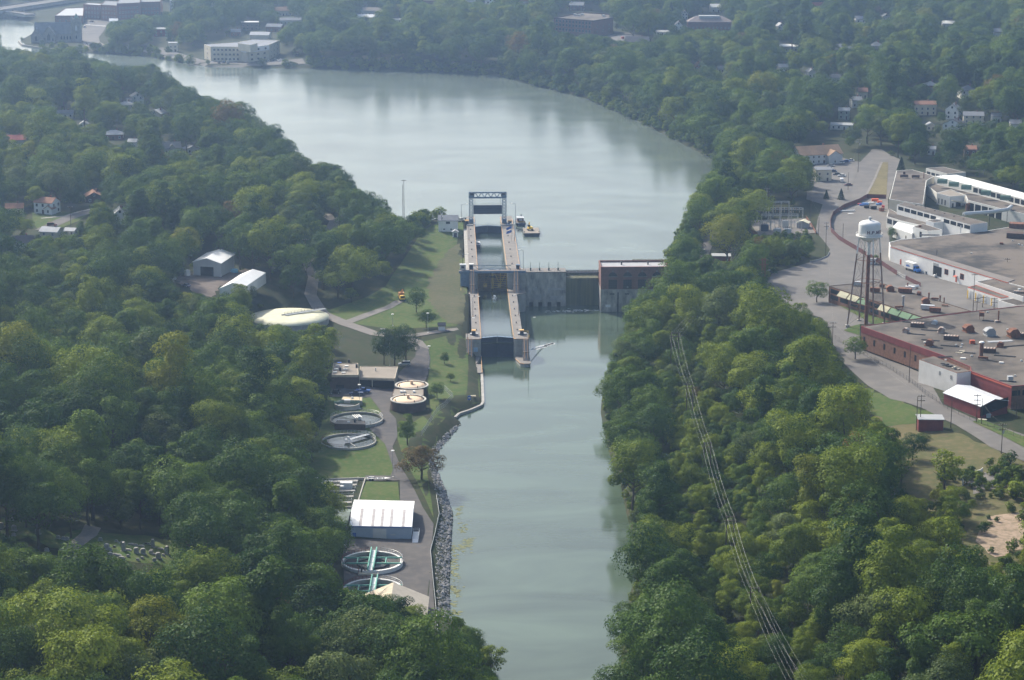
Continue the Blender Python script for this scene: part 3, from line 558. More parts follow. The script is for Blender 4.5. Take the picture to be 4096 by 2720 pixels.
def cabin(b, a, z, w, d, h, body, roof, label, rz=0):
    t = thing('control_cabin', label, 'control cabin', tuple(L(b, a, z)), LKA)
    MB().box(-w/2, w/2, -d/2, d/2, 0, h).build('body', body, t); MB().box(-w/2-.15, w/2+.15, -d/2-.15, d/2+.15, h, h+.35).build('roof', roof, t)
    MB().box(-w*.3, w*.3, -d/2-.03, -d/2+.02, h*.5, h*.88).build('window', m_glass, t); MB().box(-w*.25, w*.25, -d/2-.05, -d/2, .0, h*.4).build('door', body, t)
m_croof = M('amber_roof', (0.75, 0.45, 0.16), 0.6, 0.1, 1)
cabin(-9.7, 3.4, ZL, 1.5, 1.5, 1.9, m_navy, m_croof, 'navy control cabin with amber roof on the lawn side of the lower gates')
cabin(10.2, 3.4, ZL, 1.5, 1.5, 1.9, m_navy, m_croof, 'navy control cabin with amber roof on the river side of the lower gates')
cabin(-10.5, 209, ZU, 1.7, 1.7, 2.0, m_navy, m_croof, 'navy control cabin with amber roof at the lift gate nearest the gatehouse')
cabin(11.0, 208, ZU, 1.7, 1.7, 2.0, m_navy, m_croof, 'navy control cabin with amber roof at the lift gate nearest the tug')
cabin(-9.6, 97.6, ZU+.3, 1.8, 1.6, 2.2, m_navy, m_white, 'navy control cabin with white roof on the service bridge end')
cabin(11.6, 97.8, ZU+.3, 1.6, 1.4, 1.7, m_navy, m_bsteel, 'small navy control cabin at the dam end of the service bridge')
cabin(-13.4, 97.0, ZU-.3, 2.6, 2.6, 2.8, m_offw, m_lgrey, 'white slope roofed hut on the lawn end of the service bridge')
def bollard_row(b, a0, a1, n, z):
    for k in range(n):
        o = MB().tube((0, 0, 0), (0, 0, .45), .22, .18, 8).tube((0, 0, .45), (0, 0, .62), .3, .24, 8).build('bollard', m_dsteel, None, None, False, tuple(L(b, a0+(a1-a0)*k/(n-1), z)))
        tag(o, 'dark iron mooring bollard on the lock coping', 'bollard', 'mooring bollards along the lock coping')
bollard_row(-8.5, 12, 78, 6, ZL); bollard_row(8.6, 12, 78, 6, ZL); bollard_row(9.3, 110, 195, 6, ZU); bollard_row(-8.8, 110, 195, 6, ZU)
def lamp(p, h, arm, rz, label, group=None, mat=None):
    t = thing('street_lamp', label, 'lamp post', tuple(p), rz, group)
    MB().tube((0, 0, -.3), (0, 0, h), .12, .07, 6).build('pole', mat or m_dsteel, t)
    MB().tube((0, 0, h-.1), (arm, 0, h+.35), .05, None, 5).build('arm', mat or m_dsteel, t)
    MB().box(arm-.1, arm+.9, -.22, .22, h+.25, h+.45).build('lamp_head', m_white, t)
    MB().tube((0, 0, -.1), (0, 0, .5), .22, .16, 6).build('base', m_orange, t)
for b, a, z, h, arm, lab in ((-13.2, 219, ZU-.5, 9, 2.4, 'by the lift gate, gatehouse side'), (14.2, 219, ZU-.3, 9, -2.4, 'by the lift gate, lake side'), (-9.9, 168, ZU, 8, 2.2, 'on the upper lawn side coping'), (12.2, 166, ZU, 8, -2.2, 'on the upper coping beside the barge'),
      (14.0, 97, ZU, 9, -2.2, 'at the dam end of the service bridge'), (-9.6, 38, ZL, 8.5, 2.2, 'midway along the lower lawn side coping'), (10.1, 40, ZL, 8.5, -2.2, 'midway along the lower river side coping'), (-12.4, -2.6, ZL, 8.5, 2.2, 'at the lower gates, lawn side'), (12.8, -2.6, ZL, 8.5, 2.0, 'at the lower gates, river side'), (-13.5, 97.5, ZU, 7, 2, 'beside the white hut on the service bridge')):
    lamp(L(b, a, z), h, arm, LKA, 'dark lamp post with single white head ' + lab, 'lamp posts along the lock')
fp = thing('flagpole', 'pole with two blue flags on the upper lock wall', 'flagpole', tuple(L(10.6, 163, ZU)), LKA)
MB().tube((0, 0, 0), (0, 0, 9.5), .07, .04, 6).build('pole', m_galv, fp)
for z, n in ((7.8, 0), (5.9, 1)):
    mb = MB(); vs = []
    for i in range(7):
        x = -i*.42; w = .22*math.sin(i*1.3); vs += [(x, w, z-i*.15-1.15), (x, w, z-i*.15+.1)]
    MB().add(vs, [(2*i, 2*i+1, 2*i+3, 2*i+2) for i in range(6)] + [(2*i+2, 2*i+3, 2*i+1, 2*i) for i in range(0)]).build('flag', m_blue, fp)
# ---------------------------------------------------------------- dam and powerhouse
b0, a0 = toL(P(2085, 1222, 0)); b1, _ = toL(P(2263, 1225, 0)); b2, _ = toL(P(2398, 1240, 0)); aD = 94.5
dam = thing('dam_bulkhead', 'stained concrete bulkhead dam with four dark sluice openings', 'dam', tuple(L(0, 0, 0)), LKA)
m_patch = M('pale_patch_concrete', (0.40, 0.39, 0.37), 0.9, 0.3, 0.6)
MB().box(14.7, b1, aD, aD+8, -3, 15.6).build('wall', m_stain, dam); MB().box(14.65, b1+.1, aD-.15, aD+8.2, 15.6, 16.1).build('deck', m_cop, dam)
MB().box(b0+6, b0+9, aD-.35, aD-.01, 3.2, 5.6).build('patch', m_patch, dam); MB().box(b0+13, b0+19.5, aD-.25, aD-.01, 2.8, 4.9).build('patch', m_patch, dam)
MB().box(b0+12, b0+19.6, aD-.2, aD-.01, 7.6, 8.6).build('patch', m_patch, dam)
for k_ in range(26): x_ = random.uniform(15.5, b1-.5); z_ = random.uniform(1.5, 12); w_ = random.uniform(.1, .5); h_ = random.uniform(.3, 1.8); MB().box(x_-w_, x_+w_, aD-.08-.004*k_, aD-.01, z_, z_+h_).build('patch', m_patch if k_ % 3 else m_conc, dam)
for u in (2124, 2160, 2197, 2234):
    b, _ = toL(P(u, 1215, .8)); MB().box(b-.85, b+.85, aD-.12, aD+.3, -.5, 2.0).build('sluice_opening', m_dark, dam)
    g_ = MB().tube((b-.2, aD+3, 16.1), (b-.2, aD+3, 19.9), .09, None, 6).build('gate_stem', M('stem_green', (0.05, 0.075, 0.06), 0.6), dam)
    MB().box(b-.55, b+.15, aD+2.6, aD+3.4, 16.1, 17.3).build('gate_hoist', MATS['stem_green'], g_)
rail(MB(), [(15, aD+.2, 16.1), (b1, aD+.2, 16.1)], 1.1, 2.4, .03).build('railing', m_galv, dam); rail(MB(), [(15, aD+7.8, 16.1), (b1, aD+7.8, 16.1)], 1.1, 2.4, .03).build('railing', m_galv, dam)
sw = thing('spillway', 'algae streaked spillway weir under a dark footbridge', 'spillway', tuple(L(0, 0, 0)), LKA)
MB().prism([(b1+.05, aD+2), (b2-.05, aD+2), (b2-.05, aD+10), (b1+.05, aD+10)], -3, [12.6, 12.6, 15.0, 15.0]).build('weir', m_wetc, sw)
MB().box(b1+.06, b2-.06, aD+1.9, aD+2.05, -2, 12.5).build('water_film', M('algae_film', (0.055, 0.070, 0.045), 0.35, 0.4, 0.55, stretch=(1.4, 1.4, 0.05), rgb2=(0.17, 0.175, 0.085), lo=.38, hi=.66), sw)
fb = thing('footbridge', 'dark steel footbridge across the spillway crest', 'footbridge', tuple(L(0, 0, 0)), LKA)
MB().box(b1-.2, b2+.2, aD+1.2, aD+2.8, 15.2, 15.5).build('deck', m_dsteel, fb)
mb = MB()
for z in (14.2, 15.35): mb.tube((b1, aD+1.1, z), (b2, aD+1.1, z), .14, None, 4)
for k in range(12): x0 = b1+(b2-b1)*k/12; mb.tube((x0, aD+1.1, 14.2), (x0+(b2-b1)/12, aD+1.1, 15.35), .08, None, 4)
mb.build('girder', m_dsteel, fb); rail(MB(), [(b1, aD+1.3, 15.5), (b2, aD+1.3, 15.5)], 1.1, 1.5, .035).build('railing', m_galv, fb)
rail(MB(), [(b1, aD+2.7, 15.5), (b2, aD+2.7, 15.5)], 1.1, 1.5, .035).build('railing', m_galv, fb)
pb0, pa0 = toL(P(2402, 1248, 0)); PWd, PDp = 30.5, 16.0
ph = thing('powerhouse', 'red brick hydro powerhouse with arched windows on a concrete base', 'powerhouse', tuple(L(pb0, pa0, 0)), LKA)
MB().box(0, PWd, 0, PDp, -3, 10.0).build('base_wall', m_stain, ph); MB().box(-.12, PWd+.12, -.12, PDp+.1, 10.0, 10.35).build('ledge', m_conc, ph)
MB().box(.05, PWd-.05, .05, PDp-.05, 10.35, 19.4).build('wall', m_brick, ph); MB().box(.5, PWd-.5, .5, PDp-.5, 19.4, 19.6).build('roof', M('pale_roof_felt', (0.36, 0.36, 0.37), 0.8, 0.12, 0.3), ph)
pr = MB()
for x0, x1, y0, y1 in ((0, PWd, 0, .5), (0, PWd, PDp-.5, PDp), (0, .5, .5, PDp-.5), (PWd-.5, PWd, .5, PDp-.5)): pr.box(x0, x1, y0, y1, 19.42, 20.5)
pr.build('parapet', m_brick, ph); MB().box(-.12, PWd+.12, -.12, .55, 20.5, 20.75).build('parapet_coping', m_redtrim if False else M('dull_red_coping', (0.30, 0.13, 0.12), 0.8), ph)
for x in (10, 22): MB().tube((x, PDp*.62, 19.6), (x, PDp*.62, 20.9), .35, None, 8).tube((x, PDp*.62, 20.9), (x, PDp*.62, 21.2), .6, .3, 8).build('roof_vent', m_dsteel, ph)
for k in range(4):
    x = 5.4+6.6*k
    arc = [(x-1.95, 16.3), (x+1.95, 16.3)] + [(x+1.95*math.cos(t), 16.3+1.9*math.sin(t)) for t in [math.pi*i/12 for i in range(1, 12)]]
    def slab(pts, y0, y1): n = len(pts); return MB().add([(p, y0, q_) for p, q_ in pts] + [(p, y1, q_) for p, q_ in pts], [tuple(range(n)), tuple(range(2*n-1, n-1, -1))] + [(i, i+n, (i+1) % n+n, (i+1) % n) for i in range(n)])
    wn_ = slab(arc, -.02, .2).build('arched_window', m_glass, ph)
    mb = MB()
    for t in (.25, .5, .75): mb.tube((x, -.05, 16.3), (x+1.9*math.cos(math.pi*t), -.05, 16.3+1.9*math.sin(math.pi*t)), .06, None, 4)
    mb.build('muntin', m_dsteel, wn_); MB().box(x-2.1, x+2.1, -.2, .1, 16.0, 16.28).build('sill', m_cop, wn_); MB().box(x-.3, x+.3, -.15, .1, 18.25, 18.95).build('keystone', m_cop, wn_)
    w2 = MB().box(x-1.9, x+1.9, -.02, .2, 10.6, 14.8).build('window', m_glass, ph)
    mb = MB()
    for i in range(1, 4): mb.box(x-1.9+i*.95-.05, x-1.9+i*.95+.05, -.09, -.03, 10.6, 14.8)
    for i in range(1, 4): mb.box(x-1.9, x+1.9, -.08, -.035, 10.6+i*1.05-.04, 10.6+i*1.05+.04)
    mb.build('muntin', m_dsteel, w2)
    if k: MB().box(x-.6+.3*k, x+.1+.3*k, -.05, -.01, 11.2, 11.7).build('pane', m_lgrey, w2)
for x in (5.2, 11.8): MB().box(x-1.0, x+1.0, -.05, .2, 8.0, 8.5).build('vent_slot', m_dark, ph)
MB().box(7.5, 8.1, -.12, .1, 0, 9).build('drain_stain_pipe', m_dark, ph); MB().box(2.2, 4.5, -.08, .02, 2.2, 3.4).build('warning_sign', m_white, ph)
# ---------------------------------------------------------------- gatehouse, sheds, boats by the lock
def gable(mb_w, mb_r, w, d, h, rise, over=.35, axis='x', th=.22):  # walls with gable ends and a two slope roof
    if axis == 'x':
        prof = [(-d/2, 0), (d/2, 0), (d/2, h), (0, h+rise), (-d/2, h)]
        f = lambda s, p: (s*w/2, p[0], p[1])
    else:
        prof = [(-w/2, 0), (w/2, 0), (w/2, h), (0, h+rise), (-w/2, h)]
        f = lambda s, p: (p[0], s*d/2, p[1])
    mb_w.add([f(-1, p) for p in prof] + [f(1, p) for p in prof], [(0, 1, 2, 3, 4), (9, 8, 7, 6, 5), (0, 5, 6, 1), (1, 6, 7, 2), (4, 3, 8, 9), (0, 4, 9, 5), (3, 2, 7, 8)])
    half = (d if axis == 'x' else w)/2; ln = (w if axis == 'x' else d)/2 + over; k = rise/half; ov = half + over
    for sg in (-1, 1):
        a = [(sg*ov, h - k*over), (0, h+rise), (0, h+rise+th), (sg*ov, h - k*over + th)]
        g2 = (lambda s, p: (s*ln, p[0], p[1]+.03)) if axis == 'x' else (lambda s, p: (p[0], s*ln, p[1]+.03))
        mb_r.add([g2(-1, p) for p in a] + [g2(1, p) for p in a], [(0, 1, 2, 3), (7, 6, 5, 4), (0, 4, 5, 1), (1, 5, 6, 2), (2, 6, 7, 3), (3, 7, 4, 0)])
_wc = {}
def window(parent, x, y, z, w, h, rz=0, frame=None, glass=None, name='window'):
    k = (round(w, 2), round(h, 2), id(frame))
    if k not in _wc:
        f = MB(); t = .09
        for bx_ in ((-w/2-t, w/2+t, -t, 0), (-w/2-t, w/2+t, h, h+t), (-w/2-t, -w/2, 0, h), (w/2, w/2+t, 0, h), (-.03, .03, 0, h)): f.box(bx_[0], bx_[1], -.06, .1, bx_[2], bx_[3])
        _wc[k] = (f.mesh('window', frame or m_white), MB().box(-w/2, w/2, -.02, .08, 0, h).mesh('pane', glass or m_glass))
    o = link(name, _wc[k][0], parent, (x, y, z), rz); link('pane', _wc[k][1], o); return o
def door(parent, x, y, z, w, h, rz=0, mat=None, name='door'):
    k = ('d', round(w, 2), round(h, 2), id(mat))
    if k not in _wc: _wc[k] = MB().box(-w/2, w/2, -.06, .08, 0, h).mesh('door', mat or m_dbrick)
    return link(name, _wc[k], parent, (x, y, z), rz)
def reg_house(p, w, h, r):
    u, v, zc = proj(p[0], p[1], p[2]); k = F/zc
    KEEP.append((u-w*.40*k, v-h*.95*k, u+w*.40*k, v-h*.40*k, zc)); FOOT.append((p[0], p[1], r))
def house(u, v, w, d, h, rise, wall, roof, label, rz=0, axis='x', name='house', storeys=2, wing=None, chimney=True, porch=False, cat='house', hip=False, keep=True, loc=None, wins=True, group=None):
    p = G(u, v) if loc is None else Vector(loc)
    t = thing(name, label, cat, (p.x, p.y, p.z-.1), rz, group); mw, mr = MB(), MB()
    mw.box(-w/2+.03, w/2-.03, -d/2+.03, d/2-.03, -1.5, .05)
    if hip:
        mw.box(-w/2, w/2, -d/2, d/2, 0, h); o = .45; rl = max(.2, w/2-d/2)
        mr.add([(-w/2-o, -d/2-o, h), (w/2+o, -d/2-o, h), (w/2+o, d/2+o, h), (-w/2-o, d/2+o, h), (-rl, 0, h+rise), (rl, 0, h+rise), (-w/2-o, -d/2-o, h-.2), (w/2+o, -d/2-o, h-.2), (w/2+o, d/2+o, h-.2), (-w/2-o, d/2+o, h-.2)],
               [(0, 1, 5, 4), (1, 2, 5), (2, 3, 4, 5), (3, 0, 4), (6, 7, 1, 0), (7, 8, 2, 1), (8, 9, 3, 2), (9, 6, 0, 3), (9, 8, 7, 6)])
    else: gable(mw, mr, w, d, h, rise, axis=axis)
    mw.build('wall', wall, t); r_ = mr.build('roof', roof, t)
    if chimney: MB().box(-.4, .4, -.4, .4, h*.6, h+rise+1.0).build('chimney', m_brick, r_, None, False, (w*.18, d*.1, 0))
    if wins:
        fr = m_white if wall is not m_white else m_grey
        for s in range(storeys):
            z = .95 + s*2.7
            if z+1.4 > h: break
            n = max(2, int(w/3.2))
            for i in range(n):
                x = -w/2 + w*(i+.5)/n
                if s == 0 and i == n//2: door(t, x, -d/2, .05, 1.0, 2.1, 0, m_dbrick)
                else: window(t, x, -d/2, z, .95, 1.35, 0, fr)
            n = max(1, int(d/3.6))
            for sd in (-1, 1):
                for i in range(n): window(t, sd*w/2, -d/2 + d*(i+.5)/n, z, .9, 1.3, sd*math.pi/2, fr)
        if not hip and rise > 2:
            if axis == 'y': window(t, 0, -d/2, h+rise*.2, .9, 1.2, 0, fr)
            else: window(t, -w/2, 0, h+rise*.2, .8, 1.1, -math.pi/2, fr); window(t, w/2, 0, h+rise*.2, .8, 1.1, math.pi/2, fr)
    if porch:
        po = MB().box(-w/2, w/2, -d/2-2.2, -d/2-.06, 2.6, 2.8).build('porch', roof, t)
        mb = MB()
        for x in (-w/2+.2, 0, w/2-.2): mb.box(x-.08, x+.08, -d/2-2.1, -d/2-1.94, 0, 2.6)
        mb.build('porch_posts', m_white, po)
    if wing:
        wx, wy, ww, wd, wh, wr = wing; m1, m2 = MB(), MB(); gable(m1, m2, ww, wd, wh, wr, axis='y' if axis == 'x' else 'x')
        wo = m1.build('wing', wall, t, None, False, (wx, wy, 0)); m2.build('wing_roof', roof, wo)
        if wins: window(wo, 0, -wd/2, 1.0, .95, 1.3, 0, m_white)
    if keep: reg_house((p.x, p.y, p.z), w, h+rise, max(w, d)/2)
    return t
gh = house(1793, 921, 9.6, 7.5, 5.6, 2.0, m_white, m_groof, 'white two-storey gatehouse with grey roof beside the upper lock', 0, 'x', 'gatehouse', 1, None, False, cat='gatehouse', wins=False)
window(gh, 0, -3.75, 4.0, 1.9, 1.1, 0, m_lgrey); window(gh, -1.9, -3.75, 1.0, .8, .5, 0, m_grey); window(gh, 1.6, -3.75, 1.0, .8, .5, 0, m_grey); door(gh, 4.8, 0, 3.2, 1, 2.1, math.pi/2, m_grey)
sh = house(1821, 946, 2.7, 2.6, 2.5, .8, m_white, m_lroof, 'tiny white shed with blue door on the lawn below the gatehouse', 0, 'y', 'shed', 1, None, False, cat='shed', wins=False); door(sh, .1, -1.3, 0, 1.5, 2.1, 0, m_navy)
sh = house(1767, 1322, 2.7, 2.6, 2.4, .9, m_white, m_droof, 'tiny white shed with dark roof on the lawn beside the lower lock', .1, 'x', 'shed', 1, None, False, cat='shed', wins=False); door(sh, 0, -1.3, 0, 1.2, 1.9, 0, m_white)
def hull(n, ln, bw, h, mat, parent, zoff=0, square=False):
    prof = [(-.5, .8), (-.45, 1), (.2, 1), (.38, .8), (.5, .12)] if not square else [(-.5, 1), (.5, 1)]
    top = [(s*bw/2*w, x*ln) for x, w in prof for s in (1,)] + [(-bw/2*w, x*ln) for x, w in reversed(prof)]
    bot = [(a*.86, b*.94) for a, b in top]; k = len(top)
    return MB().add([(a, b, -.4) for a, b in bot] + [(a, b, h) for a, b in top], [tuple(range(k-1, -1, -1)), tuple(range(k, 2*k))] + [(i, (i+1) % k, (i+1) % k+k, i+k) for i in range(k)]).build(n, mat, parent)
bp = P(2125, 935, LAKEZ); bg_ = thing('barge', 'flat grey work barge moored beside the upper lock wall', 'barge', tuple(bp), LKA)
hull('hull', 15, 8.2, 1.6, m_dsteel, bg_, 0, True); MB().box(-3.9, 3.9, -7.2, 7.2, 1.6, 1.72).build('deck', m_rooft, bg_)
for x in (-3.6, 3.6): MB().tube((x, -5, 1.7), (x, -5, 2.2), .2, None, 6).build('bollard', m_dsteel, bg_)
ex = thing('excavator', 'small yellow excavator parked on the barge deck', 'excavator', (bp.x-.6, bp.y+.5, bp.z+1.72), LKA+.2)
for x in (-1, 1): MB().box(x-.3, x+.3, -1.5, 1.5, 0, .7).build('track', m_dsteel, ex)
MB().box(-1.1, 1.1, -1.4, 1.2, .75, 1.7).build('body', m_yel, ex); MB().box(-1.0, -.1, -.4, 1.0, 1.7, 2.7).build('cab', m_glass, ex)
MB().tube((.3, 1.1, 1.6), (.3, 3.2, 3.6), .2, None, 4).tube((.3, 3.2, 3.6), (.3, 4.4, 1.9), .16, None, 4).build('boom', m_yel, ex); MB().box(0, .6, 4.1, 4.8, 1.2, 1.9).build('bucket', m_dsteel, ex)
tp = P(2080, 896, LAKEZ); tg = thing('tugboat', 'small maroon and blue tugboat moored behind the barge', 'tugboat', tuple(tp), LKA+.05)
hull('hull', 13, 5.0, 1.5, m_navy, tg); MB().box(-2.0, 2.0, -5, 2.6, 1.5, 1.62).build('deck', m_rooft, tg); c_ = MB().box(-1.5, 1.5, -3.6, 1.2, 1.6, 3.6).build('deckhouse', M('maroon_paint', (0.11, 0.05, 0.06), 0.6), tg)
MB().box(-1.8, 1.8, -3.9, 1.5, 3.6, 3.8).build('deckhouse_roof', m_lgrey, c_); MB().box(-.8, .8, -3.7, -3.58, 2.4, 3.2).build('window', m_lgrey, c_); MB().tube((.8, 2, 1.5), (.8, 2, 4.6), .35, .3, 8).build('funnel', m_dsteel, tg)
rail(MB(), [(-2.2, -5.8, 1.5), (2.2, -5.8, 1.5)], .9, 1, .05).build('railing', m_yel, tg)
kp = L(-5.4, 172, 12.9); kb = thing('motorboat', 'small white cabin motorboat in the upper lock chamber', 'boat', tuple(kp), LKA+math.pi)
hull('hull', 6.5, 2.4, 1.0, m_navy, kb); MB().box(-1.0, 1.0, -2.8, 1.8, 1.0, 1.12).build('deck', m_white, kb); MB().box(-.8, .8, -1.4, .9, 1.1, 1.9).build('cabin', m_white, kb); MB().box(-.7, .7, .9, 1.0, 1.3, 1.8).build('windscreen', m_glass, kb); MB().tube((0, -1, 1.9), (0, -1, 3.0), .04, None, 5).build('mast', m_dsteel, kb)
# leakage jet from the lower lock wall, and the small fountain boil under the middle gate
m_foam = M('white_water', (0.85, 0.88, 0.90), 0.9, 0.05, 2)
_fn = m_foam.node_tree; _tr = _fn.nodes.new('ShaderNodeBsdfTranslucent'); _tr.inputs[0].default_value = (.95, .97, 1, 1); _mx = _fn.nodes.new('ShaderNodeMixShader'); _mx.inputs[0].default_value = .2
_fn.links.new(_fn.nodes['Principled BSDF'].outputs[0], _mx.inputs[1]); _fn.links.new(_tr.outputs[0], _mx.inputs[2]); _fn.links.new(_mx.outputs[0], _fn.nodes['Material Output'].inputs[0])
def spray(name, label, p0, p1, w0, w1, n, sag, seed, flat=False):
    g = random.Random(seed); mb = MB()
    for k in range(n):
        t = g.random()**.8; c = p0 + (p1-p0)*t; w = w0 + (w1-w0)*t; c = c + Vector((g.gauss(0, w*.4), g.gauss(0, w*.4), 0)); c.z = p0.z + (p1.z-p0.z)*t + sag*4*t*(1-t) + g.gauss(0, w*.1); c.z = max(c.z, p1.z+.03)
        if flat:
            s = g.uniform(.12, .42); z = .03 + .003*(k % 9); m = 6; mb.add([(c.x+s*1.5*g.uniform(.6, 1.3)*math.cos(6.283*i/m), c.y+s*g.uniform(.6, 1.3)*math.sin(6.283*i/m), z) for i in range(m)], [tuple(range(m))]); continue
        s = g.uniform(.05, .15); mb.add([c + Vector((s, 0, 0)), c + Vector((-s*.6, s, 0)), c + Vector((-s*.6, -s, 0)), c + Vector((0, 0, s*1.3))], [(0, 2, 1), (0, 1, 3), (1, 2, 3), (2, 0, 3)])
    o = struct(mb.build(name, m_foam), 'stuff'); o['label'] = label; o['category'] = 'spray'
spray('water_jet', 'white water jet spraying from the lower lock wall', L(13.4, .5, 2.6), P(2172, 1386, 0.02), .12, .8, 600, .15, 3)
spray('jet_foam', 'bright streak of foam where the water jet lands', P(2138, 1396, .03), P(2212, 1373, .03), 1.7, .6, 2200, 0, 4, True)
spray('spillway_foam', 'thin foam lines drifting below the spillway', L(24, 84, .03), L(46, 86, .03), 3, 3, 90, 0, 6, True)
spray('gate_boil', 'small white boil of water below the middle gates', L(.6, 84, 7.6), L(.6, 80, 6.22), .4, 1.4, 260, .5, 5)
# ---------------------------------------------------------------- treatment plant on the near bank
m_sludge = water_mat('tank_water', (0.038, 0.045, 0.030), 0.08, 0.08, 0.6)
m_tankw = M('tank_concrete', (0.42, 0.40, 0.36), 0.85, 0.15, 0.6)
m_tan_cover = M('tan_tank_cover', (0.70, 0.52, 0.36), 0.7, 0.08, 0.4)
m_cover = M('cream_tank_roof', (0.60, 0.585, 0.43), 0.75, 0.16, 0.22)
def poly_rail(c, r, z, t0, t1, n, h=1.1, rr=.05):
    return rail(MB(), [(c[0]+r*math.cos(t0+(t1-t0)*k/n), c[1]+r*math.sin(t0+(t1-t0)*k/n), z) for k in range(n+1)], h, 3, rr)
def block(name, label, cat, px, zt, zb, wall, roof, par=.5, parm=None, group=None, keep=False, th=.35):
    pts = [P(u, v, zt) for u, v in px]
    if sum(pts[i].x*pts[(i+1) % len(pts)].y - pts[(i+1) % len(pts)].x*pts[i].y for i in range(len(pts))) < 0: pts = pts[::-1]
    c = Vector((sum(p.x for p in pts)/len(pts), sum(p.y for p in pts)/len(pts), zb))
    t = thing(name, label, cat, tuple(c), 0, group); loc = [(p.x-c.x, p.y-c.y) for p in pts]
    MB().prism(loc, -1.5, zt-zb-par, True).build('wall', wall, t)
    inner = [tuple(p) for p in grow(loc, -th)]; MB().prism(inner, zt-zb-par+.002, zt-zb-par+.12).build('roof', roof, t)
    if par > .05:
        n = len(loc); mb = MB(); h0, h1 = zt-zb-par+.001, zt-zb
        for i in range(n):
            j = (i+1) % n; a, b, d_, e = loc[i], loc[j], inner[j], inner[i]
            mb.add([(*a, h0), (*b, h0), (*d_, h0), (*e, h0), (*a, h1), (*b, h1), (*d_, h1), (*e, h1)], [(4, 5, 6, 7), (0, 1, 5, 4), (2, 3, 7, 6)])
        mb.build('parapet', parm or wall, t)
    return t
def wall_at(t, A, B, f, z):                               # a spot on a wall given by two roof-edge points, local to thing t
    p = A + (B-A)*f; d = B-A; rz = math.atan2(d.y, d.x); return (p.x-t.location.x, p.y-t.location.y, z), rz
def wwin(t, A, B, f, z, w, h, frame=None, glass=None, kind='window', mat=None):
    l, rz = wall_at(t, A, B, f, z)
    return window(t, *l, w, h, rz, frame, glass) if kind == 'window' else door(t, *l, w, h, rz, mat, kind)
def strip(t, name, A, B, f0, f1, z0, z1, y0, y1, mat, parent=None):   # a band along a wall, y outwards is negative
    p = A + (B-A)*f0; d = (B-A); ln = d.length*(f1-f0); rz = math.atan2(d.y, d.x)
    return MB().box(0, ln, y0, y1, z0, z1).build(name, mat, parent or t, None, False, (p.x-t.location.x, p.y-t.location.y, 0), rz)
def shed4(name, label, cat, eL, eR, rL, rR, zg, wall, roof, over=.4):  # metal shed from near eave and ridge end points
    c = (eL+eR)/2; c.z = zg; t = thing(name, label, cat, tuple(c)); bL = rL*2-eL; bR = rR*2-eR; bL.z = eL.z; bR.z = eR.z
    s = lambda p, z=None: (p.x-c.x, p.y-c.y, (p.z if z is None else z)-zg)
    MB().add([s(eL, zg-1), s(eR, zg-1), s(bR, zg-1), s(bL, zg-1), s(eL), s(eR), s(bR), s(bL), s(rL), s(rR)], [(0, 1, 5, 4), (1, 2, 6, 9, 5), (2, 3, 7, 6), (3, 0, 4, 8, 7), (3, 2, 1, 0), (4, 5, 9, 8), (9, 6, 7, 8)]).build('wall', wall, t)
    dx = (eR-eL).normalized()*over; mb = MB()
    for a, b, ra, rb in ((eL, eR, rL, rR), (bL, bR, rL, rR)):
        o = (a-ra).normalized()*over; q4 = [a-dx+o, b+dx+o, rb+dx, ra-dx]
        lo = [s(p) for p in q4]; hi = [(p[0], p[1], p[2]+.2) for p in lo]; lo = [(p[0], p[1], p[2]+.03) for p in lo]
        mb.add(lo + hi, [(0, 1, 2, 3), (7, 6, 5, 4), (0, 4, 5, 1), (1, 5, 6, 2), (2, 6, 7, 3), (3, 7, 4, 0)])
    r = mb.build('roof', roof, t); FOOT.append((c.x, (c.y+bL.y)/2, (eR-eL).length/2)); t['_'] = 0; del t['_']
    return t, r
# covered round reservoir
c = P(1155, 1268, 11.3); Rr = 16.8; rs = thing('covered_reservoir', 'wide round covered tank with pale cream roof and central walkway', 'storage tank', (c.x, c.y, 8.0))
MB().lathe((0, 0, 0), [(Rr, -1), (Rr, 3.2)], 64).build('wall', m_conc, rs); MB().lathe((0, 0, 3.2), [(Rr+.25, 0), (Rr+.25, .2), (Rr*.66, .75), (Rr*.33, 1.05), (.4, 1.15)], 64).build('roof', m_cover, rs, None, True)
wk = MB().box(-.7, .7, -Rr*.2, Rr, 4.55, 4.75).build('walkway', m_galv, rs, None, False, (1.5, 0, -.1), -.9); rail(MB(), [(-.7, -Rr*.2, 4.75), (-.7, Rr, 4.75)], 1.1, 1.6, .05).build('railing', m_dsteel, wk)
MB().tube((-1.6, -Rr*.25, 4.5), (-1.6, Rr*.98, 4.4), .35, None, 8).build('pipe', m_grey, rs, None, False, (1.5, 0, -.1), -.9)
FOOT.append((c.x, c.y, Rr))
# settling tanks
def clarifier(u, v, wpx, zr, label, rim, wall_h, depth, railm=None, n=56):
    c = P(u, v, zr); r = wpx/2/ppm(c); t = thing('settling_tank', label, 'settling tank', (c.x, c.y, zr-wall_h))
    MB().ring((0, 0, 0), r-.45, r, -1.5, wall_h, n).build('wall', rim, t)
    MB().lathe((0, 0, 0), [(r-.44, wall_h-depth-.4), (r-.44, wall_h-depth)], n).build('water', m_sludge, t); FOOT.append((c.x, c.y, r)); return t, r
t, r1 = clarifier(1426, 1674, 213, 5.2, 'round settling tank nearest the covered digesters', m_tankw, 1.3, .6)
poly_rail((0, 0), r1-.2, 1.3, 0, 2*math.pi, 40).build('railing', m_galv, t)
for k in range(4): MB().box(-1.4+k*.75, -1.05+k*.75, .5, 5.2, 1.3, 1.5).build('scum_trough', m_white, t, None, False, (1.2, 0, 0), .35)
